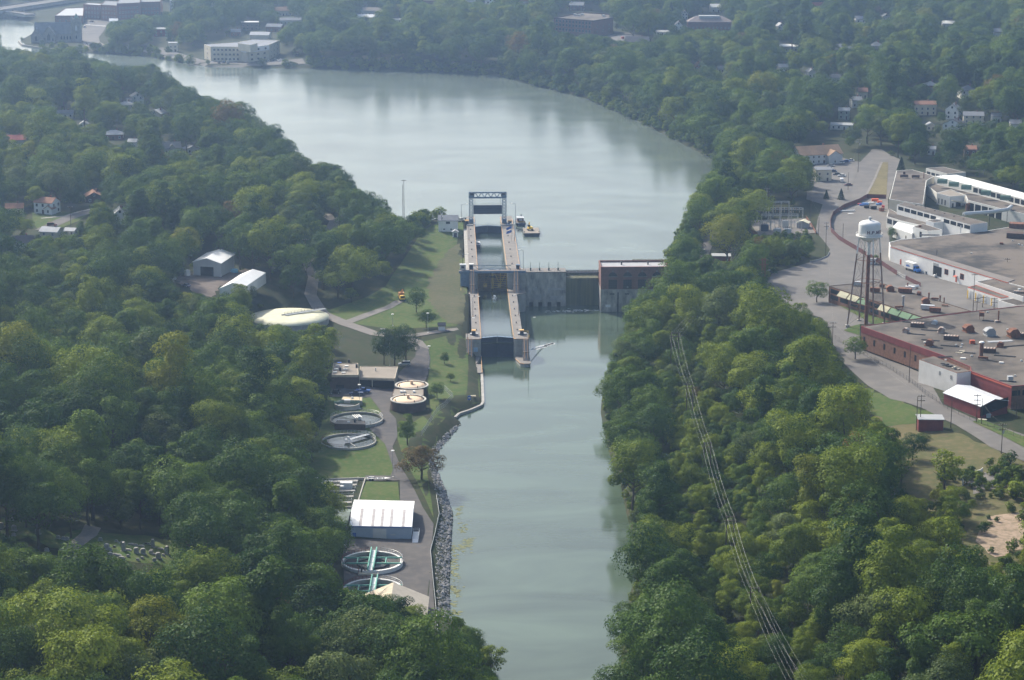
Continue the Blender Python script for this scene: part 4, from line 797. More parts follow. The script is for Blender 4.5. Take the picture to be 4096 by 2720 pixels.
MB().tube((0, 0, .8), (-7.5, 4.0, 1.0), .1, None, 5).build('scraper_arm', m_dsteel, t); MB().box(-.5, .5, -.5, .5, .3, 1.9).build('drive_unit', m_white, t, None, False, (1, 1, 0))
t, r2 = clarifier(1394, 1762, 222, 5.1, 'round settling tank with a slanting grey access bridge', m_tankw, 1.3, .6)
poly_rail((0, 0), r2-.2, 1.3, math.pi*.75, math.pi*1.45, 20).build('railing', m_redp, t); poly_rail((0, 0), r2-.2, 1.3, -math.pi*.55, math.pi*.75, 30).build('railing', m_galv, t)
bw = MB().box(-.9, .9, -1.2, r2, 1.5, 1.75).build('bridge', m_lgrey, t, None, False, (0, 0, 0), -.75)
for x in (-.85, .85): rail(MB(), [(x, -1.2, 1.75), (x, r2, 1.75)], 1.1, 1.6, .06).build('bridge_railing', m_lgrey, bw)
MB().box(-1.3, 1.3, -1.4, 1.4, 1.45, 1.7).build('hub_platform', m_lgrey, t); MB().tube((0, 0, 1.7), (0, 0, 2.7), .5, .4, 8).build('drive_unit', m_white, t); MB().tube((.3, -1, .9), (3, -6, .9), .12, None, 5).build('scraper_arm', m_white, t)
t, r3 = clarifier(1389, 1612, 102, 6.0, 'small round thickener tank with green cross bridge', m_tankw, 1.3, .6)
for x in (-.6, .6): MB().tube((-r3, x, 1.5), (r3, x, 1.5), .16, None, 4).build('truss', m_green, t)
MB().box(-1.1, 1.1, -.9, .9, 1.6, 2.6).build('drive_housing', m_lgrey, t); rail(MB(), [(-r3, -.6, 1.5), (r3, -.6, 1.5)], 1.0, 2, .05).build('railing', m_teal, t)
t = block('pump_house', 'low dark brick pump house between the two settling tanks', 'pump house', [(1338,1695),(1462,1698),(1460,1683),(1350,1680)], 6.5, 3.8, m_dbrick, m_rooft, .15)
MB().box(-1.2, -.2, -.2, .7, 2.6, 2.95).build('skylight', m_white, t); MB().tube((1.5, 0, 2.5), (1.5, 0, 3.8), .35, .35, 8).build('roof_vent', m_navy, t)
t = block('platform_house', 'low flat tan roofed block behind the small thickener', 'pump house', [(1365,1598),(1449,1603),(1449,1588),(1372,1586)], 6.3, 4.2, m_conc, M('buff_roof', (0.58, 0.47, 0.30), 0.8), .1)
MB().lathe((0, 0, 2.0), [(.5, 0), (.5, .5), (.2, .8)], 12).build('roof_vent', m_white, t)
# digesters
def digester(u, v, wpx, zt, hgt, label, cov):
    c = P(u, v, zt); r = wpx/2/ppm(c); t = thing('digester_tank', label, 'digester tank', (c.x, c.y, zt-hgt))
    MB().ring((0, 0, 0), r-.5, r, -1.5, hgt, 56).build('wall', m_dbrick, t); MB().ring((0, 0, 0), r-.62, r+.12, hgt, hgt+.3, 56).build('rim', m_tankw, t)
    MB().lathe((0, 0, hgt-.9), [(r-1.0, 0), (r-1.0, .9), (r*.5, 1.3), (.3, 1.45)], 48).build('cover', cov, t, None, True)
    MB().ring((0, 0, 0), r-1.1, r-.55, hgt-1.2, hgt-.6, 48).build('gutter', m_dsteel, t); MB().box(-.5, .5, -.5, .5, hgt+.5, hgt+1.9).build('gas_dome', m_tan_cover, t)
    for a in (0.3, 1.9, 3.6, 5.2): MB().tube((r*.8*math.cos(a), r*.8*math.sin(a), hgt), (r*.8*math.cos(a), r*.8*math.sin(a), hgt+.9), .16, None, 6).build('vent_pipe', m_dsteel, t)
    FOOT.append((c.x, c.y, r))
digester(1647, 1541, 133, 7.2, 3.6, 'round digester tank with tan cover behind its twin', m_tan_cover); digester(1633, 1598, 142, 7.6, 4.0, 'round brick digester tank with bright tan cover in front', m_tan_cover)
t = block('digester_house', 'flat roofed control house squeezed between the two digesters', 'control house', [(1566,1583),(1695,1581),(1695,1556),(1576,1555)], 7.2, 3.6, m_dbrick, m_rooft, .2)
for x in (-2.6, -1.4, 2.2): MB().box(x-.45, x+.45, -.5, .5, 3.45, 4.1).build('roof_hatch', m_white, t)
# administration building
t = block('plant_office', 'brown brick plant office with tan roof and white skylights', 'office building', [(1327,1499),(1434,1499),(1432,1452),(1333,1452)], 11.0, 4.2, m_dbrick, m_rooft, .35, M('tan_fascia', (0.50, 0.43, 0.33), 0.8))
A, B = P(1327, 1499, 11), P(1434, 1499, 11); strip(t, 'fascia', A, B, 0, 1, 5.9, 6.85, -.25, -.02, MATS['tan_fascia'])
for i, (u, v) in enumerate(((1358,1453),(1350,1463),(1386,1466),(1344,1478),(1381,1479),(1340,1490),(1374,1492))):
    p = P(u, v, 10.8); MB().cbox((p.x-t.location.x, p.y-t.location.y, 6.6), 1.5, 1.0, .35).build('skylight', m_white if i else m_blue, t)
for u, v, h in ((1396,1452,1.5),(1361,1482,1.2),(1427,1470,1.3)): p = P(u, v, 10.8); MB().cbox((p.x-t.location.x, p.y-t.location.y, 6.6), .8, .8, h).build('roof_vent', m_dsteel, t)
wwin(t, A, B, .3, .2, 3, 2.6, None, None, 'garage_door', m_dark)
t = block('plant_garage', 'long tan roofed open fronted garage wing of the plant', 'garage', [(1436,1508),(1580,1513),(1592,1466),(1440,1464)], 8.6, 4.3, m_rooft, m_rooft, .3, MATS['tan_fascia'])
A, B = P(1436, 1508, 8.6), P(1580, 1513, 8.6); strip(t, 'fascia', A, B, 0, 1, 3.3, 4.1, -.3, -.02, MATS['tan_fascia']); strip(t, 'open_bay', A, B, .02, .97, .1, 3.2, -.05, .06, m_dark)
for f in (.0, .36, .985): strip(t, 'pier', A, B, f, f+.02, 0, 3.3, -.25, -.06, m_cream)
MB().tube((-1, 2, 4), (-1, 2, 5.4), .25, None, 6).build('roof_vent', m_lgrey, t)
# grey machine shed with white ribbed roof
t, rf = shed4('machine_shed', 'blue-grey metal shed with white roof and white roll-up door', 'metal shed', P(1401,2104,7.6), P(1645,2108,7.6), P(1410,2036,8.9), P(1650,2041,8.9), 3.2, m_bluegrey, m_wroof, .25)
eL, eR, rL, rR = P(1401,2104,7.6), P(1645,2108,7.6), P(1410,2036,8.9), P(1650,2041,8.9); lo = t.location
for f in (.165, .365, .515, .665, .865):
    a = eL.lerp(eR, f); b = rL.lerp(rR, f); d = (eR-eL).normalized()*.42; nz_ = Vector((0, 0, .26)); a2 = a + (a-b).normalized()*.1
    MB().add([a2-d+nz_-lo, a2+d+nz_-lo, b+d+nz_-lo, b-d+nz_-lo, a2-d+nz_*.8-lo, a2+d+nz_*.8-lo, b+d+nz_*.8-lo, b-d+nz_*.8-lo], [(0, 1, 2, 3), (4, 7, 6, 5), (0, 4, 5, 1), (1, 5, 6, 2), (2, 6, 7, 3), (3, 7, 4, 0)]).build('skylight_strip', M('fibreglass_strip', (0.40, 0.37, 0.37), 0.7), t)
strip(t, 'eave_trim', eL, eR, 0, 1, 4.15, 4.4, -.3, -.05, m_blue)
wwin(t, eL, eR, .48, .1, 4.2, 3.6, None, None, 'roll_up_door', m_offw); wwin(t, eL, eR, .065, .05, 1.05, 2.2, None, None, 'door', m_blue); strip(t, 'apron_slab', eL, eR, .355, .60, -.1, .15, -1.5, -.1, m_cop)
for k in range(4): wwin(t, eL, eR, .405+k*.05, 1.7, .5, .3, m_offw)
strip(t, 'wall_sign', eL, eR, .655, .74, 1.6, 2.0, -.07, -.01, m_lgrey)
st_ = thing('loading_stair', 'white steel loading platform with stair beside the machine shed', 'platform', (eR.x+1.3, eR.y+2.2, 3.2)); MB().box(-1, 1, -4, 3, 1.0, 1.2).build('deck', m_lgrey, st_); rail(MB(), [(1, -4, 1.2), (1, 3, 1.2), (-1, 3, 1.2)], 1.1, 1.4, .05).build('railing', m_white, st_); MB().add([(-.9, -7.5, 0), (.9, -7.5, 0), (.9, -4, 1.2), (-.9, -4, 1.2)], [(0, 1, 2, 3)]).box(-.9, .9, -4.2, -3.9, 0, 1.1).build('ramp', m_white, st_)
t, rf = shed4('pump_shed', 'grey-green roofed shed half hidden by trees beside the machine shed', 'shed', P(1335,2106,6.4), P(1384,2108,6.4), P(1341,2048,8.3), P(1399,2050,8.3), 3.4, m_dbrick, M('grey_green_roof', (0.17, 0.21, 0.19), 0.8), .2)
# pitched store at the river end
rb = P(1574, 2333, 10.6); w_ = 9.7; gl_ = thing('storage_bunker', 'pale gabled store with stained cream roof below the round tanks', 'storage building', (rb.x, rb.y, 3.0))
z1, z0 = 7.6, 3.4
MB().add([(-w_, 0, -1), (w_, 0, -1), (w_, -15, -1), (-w_, -15, -1), (-w_, 0, z0), (w_, 0, z0), (w_, -15, z0), (-w_, -15, z0), (0, 0, z1), (0, -15, z1)], [(1, 0, 4, 8, 5), (3, 2, 6, 9, 7), (0, 3, 7, 4), (2, 1, 5, 6), (0, 1, 2, 3)]).build('wall', m_cream, gl_)
for sg, mt, nm in ((-1, M('stained_cream_roof', (0.50, 0.44, 0.33), 0.8, 0.25, 0.35, stretch=(1, 3, 1)), 'roof'), (1, M('beige_shade_slope_roof', (0.40, 0.36, 0.30), 0.8, 0.12, 0.5), 'roof')):  # sunlit slope painted paler, with stains; less lit slope painted duller beige
    MB().add([(sg*(w_+.3), .3, z0-.1), (0, .3, z1), (0, -15.3, z1), (sg*(w_+.3), -15.3, z0-.1), (sg*(w_+.3), .3, z0+.1), (0, .3, z1+.2), (0, -15.3, z1+.2), (sg*(w_+.3), -15.3, z0+.1)], [(0, 1, 2, 3), (7, 6, 5, 4), (0, 4, 5, 1), (1, 5, 6, 2), (2, 6, 7, 3), (3, 7, 4, 0)]).build(nm, mt, gl_)
FOOT.append((rb.x, rb.y-7, 9))
# two oxidation tanks with teal bridges
for u, v, wpx, lab in ((1489, 2243, 246, 'round tank with white rim and teal bridge in front of the machine shed'), (1492, 2354, 243, 'round tank with white rim and teal bridge behind the gabled store')):
    c = P(u, v, 5.0); r = wpx/2/ppm(c); t = thing('aeration_tank', lab, 'aeration tank', (c.x, c.y, 3.95)); FOOT.append((c.x, c.y, r))
    MB().ring((0, 0, 0), r-.75, r, -1.5, 1.05, 64).build('rim', m_white, t); MB().ring((0, 0, 0), r-.78, r-.74, -1, 1.0, 64).build('inner_wall', m_tankw, t)
    MB().lathe((0, 0, -1.0), [(r-.76, 0), (r-.76, .75)], 56).build('water', water_mat('dark_tank_water', (0.03, 0.045, 0.042), 0.1, 0.2, 0.6) if 'dark_tank_water' not in MATS else MATS['dark_tank_water'], t)
    MB().ring((0, 0, 0), r*.46, r*.5, -.8, .35, 48).build('weir_ring', m_dsteel, t); poly_rail((0, 0), r*.5, .35, 0, 6.28, 24, .5, .05).build('weir_railing', m_galv, t)
    for y in (-.28*r, .28*r): x = math.sqrt(r*r-y*y); MB().box(-x, x, y-.14, y+.14, .9, 1.35).build('truss_beam', m_teal, t)
    for x in (-.48*r, .44*r): MB().box(x-.14, x+.14, -.28*r, .28*r, .9, 1.3).build('truss_beam', m_teal, t)
    for x in (-.8, .8): MB().box(x-.16, x+.16, -r, r+.4, 1.1, 2.2).build('bridge_girder', m_teal, t)
    MB().box(-.6, .6, -r, r, 1.15, 1.3).build('bridge_deck', m_lgrey, t)
    poly_rail((0, 0), r-.15, 1.05, math.pi*.55, math.pi*1.3, 18).build('railing', m_redp, t); poly_rail((0, 0), r-.15, 1.05, -.2, math.pi*.42, 14).build('railing', m_galv, t)
c = P(1478, 2300, 3.6); t = thing('valve_platform', 'white concrete valve platform between the two teal bridged tanks', 'platform', (c.x, c.y, 3.2)); MB().box(-3.2, 2.6, -1.5, 1.2, -.5, 1.3).build('slab', m_cream, t)
for x in (-2.3, -1.3): MB().tube((x, 0, 1.3), (x, 0, 2.6), .25, None, 8).build('valve', m_dsteel, t)
rail(MB(), [(-3.2, -1.5, 1.3), (-3.2, 1.2, 1.3)], 1.1, 1.2, .05).build('railing', m_redp, t)
# aeration basins
pts = [G(u, v) for u, v in ((1265,2036),(1428,2034),(1464,1920),(1290,1918))]; c = pts[0].copy(); t = thing('aeration_basin', 'long concrete aeration basin with railed walkways beside the shed', 'basin', tuple(c))
lp = [(p.x-c.x, p.y-c.y) for p in pts]; zz = 3.9-c.z; MB().prism(lp, -2, zz-.5).build('floor', m_tankw, t); FOOT.append((c.x+7, c.y+22, 15))
for i in range(4):
    a, b = Vector(lp[i]), Vector(lp[(i+1) % 4]); d = (b-a).normalized(); n_ = Vector((-d.y, d.x))*.35
    MB().prism([tuple(a), tuple(b), tuple(b+n_), tuple(a+n_)], zz-.6, zz+1.1).build('wall', m_tankw, t)
for k, f in enumerate((.16, .36, .56, .76, .9)):
    a = Vector(lp[0]).lerp(Vector(lp[3]), f); b = Vector(lp[1]).lerp(Vector(lp[2]), f); b = a.lerp(b, .84); d = (b-a).normalized(); n_ = Vector((-d.y, d.x))
    wk = MB().prism([tuple(a), tuple(b), tuple(b+n_*1.6), tuple(a+n_*1.6)], zz+.4, zz+.75).build('walkway', m_conc, t)
    rail(MB(), [(*a, zz+.75), (*b, zz+.75), (*(b+n_*1.6), zz+.75)], 1.1, 1.5, .06).build('railing', m_galv, wk)
    MB().prism([tuple(a-n_*1.8), tuple(b-n_*1.8), tuple(b-n_*.2), tuple(a-n_*.2)], zz-.55, zz-.2).build('water', m_sludge, t)
for u, v, w in ((1315,1948,2.4),(1385,1950,4.0)):
    p = P(u, v, 4.6); o = MB().box(-w/2, w/2, -1.1, 1.1, -1, 1.9).build('blower_housing', m_white, None, None, False, tuple(p)); tag(o, 'white blower housing standing on the aeration basin, ' + ('wider one' if w > 3 else 'narrower one'), 'housing')
# trailer, sign, landing things
def at_g(u, v): return tuple(G(u, v))
t = thing('boat_trailer', 'empty white twin axle trailer parked across the plant road', 'trailer', at_g(1500, 1922), .05)
for y in (-.9, .9): MB().box(-2.8, 3.2, y-.1, y+.1, .55, .75).build('frame_rail', m_white, t)
for x in (-2.6, -1, .8, 2.4): MB().box(x-.08, x+.08, -.9, .9, .58, .72).build('crossmember', m_white, t)
MB().add([(3.2, -.9, .6), (3.2, .9, .6), (5.2, 0, .6), (3.2, -.9, .75), (3.2, .9, .75), (5.2, 0, .75)], [(0, 2, 1), (3, 4, 5), (0, 3, 5, 2), (1, 2, 5, 4)]).build('drawbar', m_white, t)
for x in (-1.6, -.8):
    for y in (-1.0, 1.0): MB().tube((x, y-.12, .38), (x, y+.12, .38), .38, None, 12).build('wheel', m_dark, t)
for y in (-1.0, 1.0): MB().box(-2.1, -.3, y-.2, y+.2, .8, .95).build('fender', m_white, t)
t = thing('sign_board', 'blue notice board facing the boat landing', 'sign', at_g(1877, 1609), .1); MB().box(-.6, .6, -.05, .05, .6, 2.3).build('panel', m_blue, t)
for x in (-.5, .5): MB().box(x-.05, x+.05, .05, .13, 0, 2.2).build('post', m_galv, t)
MB().box(-.35, .35, -.07, -.05, 1.2, 1.8).build('emblem', m_lgrey, t)
t = thing('picnic_table', 'pale picnic table on the landing lawn near the blue board', 'picnic table', at_g(1893, 1592), .2); MB().box(-1, 1, -.4, .4, .72, .78).build('top', m_cream, t)
for y in (-.75, .75): MB().box(-1, 1, y-.14, y+.14, .42, .47).build('bench_seat', m_cream, t)
for x in (-.7, .7): MB().box(x-.05, x+.05, -.8, .8, .3, .4).box(x-.05, x+.05, -.5, -.4, 0, .72).box(x-.05, x+.05, .4, .5, 0, .72).build('leg', m_wood, t)
sea = [(1927, 1481), (1930, 1560), (1932, 1606), (1926, 1618), (1880, 1638), (1836, 1652), (1820, 1668)]
pts = [P(u, v, .9) for u, v in sea]; mb = MB()
for i in range(len(pts)-1): d = (pts[i+1]-pts[i]).normalized(); n_ = Vector((-d.y, d.x, 0))*.5; mb.prism([tuple((pts[i]-n_)[:2]), tuple((pts[i+1]-n_)[:2]), tuple((pts[i+1]+n_)[:2]), tuple((pts[i]+n_)[:2])], -2, .95)
tag(mb.build('sea_wall', m_conc), 'low concrete landing wall curving away from the lower lock', 'wall')
# riprap
rip_l = [(1812,1690),(1735,1768),(1700,1810),(1712,1850),(1722,1890),(1738,1950),(1752,2050),(1738,2200),(1742,2300),(1750,2420),(1757,2500)]
rip_r = [(1842,1700),(1770,1790),(1728,1832),(1748,1870),(1758,1905),(1778,1950),(1808,2050),(1802,2200),(1796,2300),(1797,2420),(1803,2500)]
pw = [P(u, v, 2.6) for u, v in rip_l] + [P(u, v, -.1) for u, v in reversed(rip_r)]
rip = struct(thing('riprap_bank', 'grey rock riprap lining the river bank beside the plant road', 'riprap', tuple(pw[0])), 'structure'); rip.location = (0, 0, 0)
m_rock = M('riprap_rock', (0.17, 0.165, 0.165), 0.95, 0.3, 1.2, rgb2=(0.46, 0.45, 0.44)); rm = []
for k in range(6):
    gg = random.Random(k); vs = [Vector((x, y, z)).normalized()*gg.uniform(.7, 1.15) for x, y, z in ((1,0,0),(-1,0,0),(0,1,0),(0,-1,0),(0,0,1),(0,0,-1),(1,1,1),(-1,1,1),(1,-1,1),(-1,-1,1))]
    bm = MB(); bm.add(vs, [(0,6,4),(0,4,8),(0,8,3),(0,3,5),(0,5,2),(0,2,6),(1,4,7),(1,9,4),(1,3,9),(1,5,3),(1,2,5),(1,7,2),(2,7,6),(6,7,4),(8,4,9),(3,8,9)]); rm.append(bm)
rme = [b.mesh('stone', m_rock) for b in rm]
gg = np.random.default_rng(5); ax = np.array([p.x for p in pw]); ay = np.array([p.y for p in pw]); X = gg.uniform(ax.min(), ax.max(), 60000); Y = gg.uniform(ay.min(), ay.max(), 60000); k = sdf(X, Y, pw) < 0; X, Y = X[k][:3300], Y[k][:3300]
drv = sdf(X, Y, river_w); Z = np.clip(.15 + drv*.42, -.1, 2.9); sz = gg.uniform(.22, .5, len(X)); big = np.argsort(-sz)[:280]; sz[big] *= 1.35; isb = np.zeros(len(X), bool); isb[big] = True; mb = MB()
for i in range(len(X)):
    a = gg.uniform(0, 6.28); s = sz[i]
    if isb[i]:
        o = link('stone', rme[i % 6], rip, (X[i], Y[i], max(Z[i], gz(X[i], Y[i])*.9)+.1), a); o.scale = (s*1.2, s*.9, s*.75)
    else:
        ca, sa = math.cos(a), math.sin(a); zb = max(Z[i], gz(X[i], Y[i])*.9); mb.add([(X[i]+(v[0]*ca-v[1]*sa)*s, Y[i]+(v[0]*sa+v[1]*ca)*s, zb+v[2]*s*.7) for v in rm[i % 6].v], rm[i % 6].f)
struct(mb.build('rubble', m_rock, rip), 'stuff')
# edge pipe rail beside the riprap, chain link fences
def fence(px, name, label, h, sp, mat, cat='fence', pmat=None, panel=None, zoff=0):
    pts = [G(u, v) for u, v in px]; c = pts[0]; t = thing(name, label, cat, tuple(c)); L_ = []
    for i in range(len(pts)-1):
        n = max(1, round((pts[i+1]-pts[i]).length/sp))
        for k in range(n): q0 = pts[i].lerp(pts[i+1], k/n); q0.z = gz(q0.x, q0.y); L_.append(q0)
    L_.append(pts[-1]); pm = MB().tube((0, 0, -.4), (0, 0, h), .05, None, 5).mesh('post', pmat or mat)
    for i, p in enumerate(L_):
        link('post', pm, t, tuple(p-c))
        if i < len(L_)-1:
            a, b = p-c, L_[i+1]-c; d = Vector((b.x-a.x, b.y-a.y, 0)).normalized(); n_ = Vector((-d.y, d.x, 0))*.04; mb = MB()
            if panel:
                mb.add([a-n_+Vector((0, 0, .1)), b-n_+Vector((0, 0, .1)), b-n_+Vector((0, 0, h)), a-n_+Vector((0, 0, h)), a+n_+Vector((0, 0, .1)), b+n_+Vector((0, 0, .1)), b+n_+Vector((0, 0, h)), a+n_+Vector((0, 0, h))], [(0, 1, 2, 3), (7, 6, 5, 4), (3, 2, 6, 7), (0, 3, 7, 4), (1, 5, 6, 2)]); mb.build('panel', panel, t)
            else:
                for z in (h*.97, h*.5, .15): mb.tube(a+Vector((0, 0, z)), b+Vector((0, 0, z)), .03, None, 4)
                for s in range(1, 6): e = a.lerp(b, s/6); mb.tube(e+Vector((0, 0, .15)), e+Vector((0, 0, h*.97)), .012, None, 3)
                mb.build('mesh_panel', mat, t)
    return t
fence([(1745,1985),(1757,2060),(1740,2140),(1722,2210),(1730,2300),(1742,2420),(1752,2540)], 'guard_rail', 'pale guard rail between the plant road and the riprap', .75, 3.0, m_galv, 'guard rail', None, m_lgrey)
fence([(1779,1562),(1812,1594),(1757,1642),(1722,1690),(1685,1745)], 'chain_link_fence', 'chain link fence on the bank beside the digesters', 2.0, 3.0, m_galv)
# gravestones
m_grave = M('gravestone', (0.30, 0.29, 0.27), 0.85, 0.25, 1.5); m_graved = M('dark_gravestone', (0.12, 0.12, 0.12), 0.7, 0.2, 1.5)
stone_m = []
for w, h, d, mt in ((.9, .9, .3, m_grave), (.7, .6, .3, m_grave), (1.1, 1.5, .6, m_grave), (.6, .5, .3, m_graved), (.8, 2.2, .8, m_grave), (1.2, .45, .5, m_grave)):
    base = MB().box(-w*.65, w*.65, -d*.7, d*.7, -.1, .18).mesh('plinth', mt); arch = [(-w/2, .18), (w/2, .18), (w/2, h*.8), (w*.3, h), (-w*.3, h), (-w/2, h*.8)]; n = 6
    stone_m.append((base, MB().add([(a, -d/2, b) for a, b in arch] + [(a, d/2, b) for a, b in arch], [tuple(range(n)), tuple(range(2*n-1, n-1, -1))] + [(i, i+n, (i+1) % n+n, (i+1) % n) for i in range(n)]).mesh('slab', mt)))
gz_px = [(840,430,4),(925,285,0),(1075,300,1),(1125,312,1),(1140,380,4),(1205,325,5),(1240,332,5),(1300,342,5),(1345,320,3),(1410,350,4),(1480,368,5),(1540,415,4),(1460,450,2),(1425,475,0),(1320,410,2),(1258,405,2),(1180,378,5),(1015,445,2),(1060,420,5),(1090,430,5),(1120,450,5),
  (985,370,2),(1010,380,0),(935,375,1),(900,372,1),(1055,350,3),(795,498,2),(745,500,3),(725,488,0),(770,447,3),(697,450,1),(1390,408,0),(1428,418,3),(1395,395,0),(1310,458,1),(1270,472,1),(1370,322,1),(790,410,1),(680,395,0),(710,410,1),(1180,440,1),(565,483,1),(430,385,0),(10,175,2),(130,200,2),(60,165,1),(125,245,0),(75,262,1),(55,235,1),(105,100,0),(350,225,2),(620,285,0),(585,280,0),(535,270,0),(1505,425,1),(1570,438,1)]
for X_, Y_, k in gz_px:
    p = G(X_*.43371, 2040+Y_*.43371); o = thing('gravestone', {0: 'small grey upright gravestone in the cemetery clearing', 1: 'low grey gravestone in the cemetery clearing', 2: 'broad grey monument stone in the cemetery clearing', 3: 'small dark gravestone in the cemetery clearing', 4: 'tall grey pedestal monument in the cemetery clearing', 5: 'long low grey grave marker in the cemetery clearing'}[k], 'gravestone', tuple(p), random.uniform(-.3, .3), 'gravestones of kind %s in the cemetery' % ('small upright', 'low', 'broad', 'dark', 'tall', 'long')[k])
    o.scale = (1.25, 1.25, 1.15)
    link('plinth', stone_m[k][0], o); link('slab', stone_m[k][1], o)
# hill yard
eL, eR = G(774, 1103), G(884, 1109); zg = min(eL.z, eR.z); H1 = 6.2
def up(p, z): return Vector((p.x, p.y, z))
A, B = up(P(774, 1103, zg), zg+H1), up(P(884, 1109, zg), zg+H1); rg = P(828, 1033, zg+H1+2.2); rg = (A+B)/2; rg.z = zg+H1+2.0; dpt = (P(937, 1018, zg+H1) - B)
t = thing('storage_shed', 'tall white gabled metal shed with a dark open doorway in the hill yard', 'metal shed', (A.x, A.y, zg)); s = lambda p: p - t.location
C1, C2, rg2 = B+dpt, A+dpt, rg+dpt
MB().add([s(up(A, zg-1)), s(up(B, zg-1)), s(up(C1, zg-1)), s(up(C2, zg-1)), s(A), s(B), s(C1), s(C2), s(rg), s(rg2)], [(0, 1, 5, 8, 4), (1, 2, 6, 5), (2, 3, 7, 9, 6), (3, 0, 4, 7), (3, 2, 1, 0), (4, 8, 9, 7), (8, 5, 6, 9)]).build('wall', m_lgrey, t)
mb = MB()
for e0, e1 in ((A, C2), (B, C1)):
    f = dpt.normalized()*.4; o = (e0-rg).normalized()*.4; q4 = [e0-f+o, rg-f, rg2+f, e1+f+o]; lo = [s(p)+Vector((0, 0, .03)) for p in q4]; hi = [p+Vector((0, 0, .2)) for p in lo]; mb.add(lo+hi, [(0, 1, 2, 3), (7, 6, 5, 4), (0, 4, 5, 1), (1, 5, 6, 2), (2, 6, 7, 3), (3, 7, 4, 0)])
mb.build('roof', m_wroof, t); wwin(t, A, B, .5, -.05, (B-A).length*.47, 4.4, None, None, 'doorway', m_dark); FOOT.append(((A+C1)/2).to_tuple()[:2] + (9,))
KEEP.append((774, 1000, 937, 1100, 990))
p1, p2 = P(878, 1155, 22.5), P(985, 1145, 22.5); rdg1, rdg2 = P(930, 1133, 24.5), P(1012, 1078, 24.5)
t = thing('salt_shed', 'low shed with bright white roof at the edge of the hill yard', 'shed', (p1.x, p1.y, 19)); s = lambda p: p - t.location
dv = rdg2-rdg1; wv = (rdg1-p1)*2; e = [p1, up(p1+wv, 22.5), up(p1+wv+dv, 22.5), up(p1+dv, 22.5)]; rdgb = rdg1+dv
MB().add([s(up(k, 18)) for k in e] + [s(k) for k in e] + [s(rdg1), s(rdgb)], [(0, 1, 5, 8, 4), (1, 2, 6, 5), (2, 3, 7, 9, 6), (3, 0, 4, 7), (4, 8, 9, 7), (8, 5, 6, 9)]).build('wall', m_offw, t)
mb = MB()
for a, b in ((e[0], e[3]), (e[1], e[2])): lo = [s(k)+Vector((0, 0, .03)) for k in (a, rdg1, rdgb, b)]; hi = [k+Vector((0, 0, .2)) for k in lo]; mb.add(lo+hi, [(0, 1, 2, 3), (7, 6, 5, 4), (0, 4, 5, 1), (1, 5, 6, 2), (2, 6, 7, 3), (3, 7, 4, 0)])
mb.build('roof', m_wroof, t); FOOT.append((e[2].x-4, e[2].y-4, 10))
def drum(u, v, r, h, mat, name, label, cat, lid=None):
    p = G(u, v); t = thing(name, label, cat, tuple(p)); MB().lathe((0, 0, 0), [(r, 0), (r, h*.9), (r*.9, h)], 20).build('body', mat, t, None, False); MB().lathe((0, 0, h), [(r*.8, 0), (r*.35, .25)], 16).build('lid', lid or mat, t)
drum(749, 1104, 1.4, 2.5, m_offw, 'plastic_tank', 'white plastic water tank beside the hill shed', 'tank'); drum(937, 1090, 1.8, 1.5, M('pool_blue', (0.14, 0.42, 0.60), 0.5), 'stock_tank', 'pale blue round stock tank behind the hill shed', 'tank', M('pool_water', (0.25, 0.55, 0.7), 0.2))
drum(690, 1128, .8, 1.4, m_grey, 'junk_drum', 'grey drum at the yard edge beside the parked car', 'drum'); drum(700, 1118, .7, 1.3, m_lgrey, 'junk_drum', 'pale metal drum among the yard junk', 'drum')
# ---------------------------------------------------------------- the factory
ZF = 17.5
def unit(t, u, v, z, w, d, h, mat, rz=-.3, name='roof_unit', legs=0):
    p = P(u, v, z); l = (p.x-t.location.x, p.y-t.location.y, z-t.location.z)
    mb = MB().cbox((0, 0, legs), w, d, h)
    if legs:
        for x in (-w*.4, w*.4):
            for y in (-d*.4, d*.4): mb.tube((x, y, 0), (x, y, legs), .06, None, 4)
    return mb.build(name, mat, t, None, False, l, rz)
def cowl(t, u, v, z, s, mat, rz=0):                       # scoop shaped ventilator
    p = P(u, v, z); mb = MB(); prof = [(-.5, 0), (.5, 0), (.55, .55), (.2, 1.0), (-.35, .95), (-.75, .6)]; n = 6
    mb.add([(a*s, -s*.5, b*s) for a, b in prof] + [(a*s, s*.5, b*s) for a, b in prof], [tuple(range(n)), tuple(range(2*n-1, n-1, -1))] + [(i, i+n, (i+1) % n+n, (i+1) % n) for i in range(n)])
    mb.box(-.65*s, .65*s, -.65*s, .65*s, -.05, .12*s); return mb.build('ventilator', mat, t, None, False, (p.x-t.location.x, p.y-t.location.y, z-t.location.z), rz)
def stack(t, u, v, z, r, h, mat, cap=True):
    p = P(u, v, z); mb = MB().tube((0, 0, 0), (0, 0, h), r, r, 8)
    if cap: mb.tube((0, 0, h), (0, 0, h+.3), r*1.7, r*1.2, 8)
    return mb.build('exhaust_stack', mat, t, None, False, (p.x-t.location.x, p.y-t.location.y, z-t.location.z))
def duct(t, u, v, z, ln, mat, rz, legs=.6):
    p = P(u, v, z); mb = MB().box(-ln/2, ln/2, -.35, .35, legs, legs+.7)
    for x in (-ln*.4, 0, ln*.4): mb.box(x-.05, x+.05, -.4, .4, 0, legs)
    return mb.build('roof_duct', mat, t, None, False, (p.x-t.location.x, p.y-t.location.y, z-t.location.z), rz)
def runner(t, u, v, z, ln, rz): p = P(u, v, z); return MB().box(-ln/2, ln/2, -.6, -.45, 0, .2).box(-ln/2, ln/2, .45, .6, 0, .2).build('pipe_runner', m_dsteel, t, None, False, (p.x-t.location.x, p.y-t.location.y, z-t.location.z), rz)
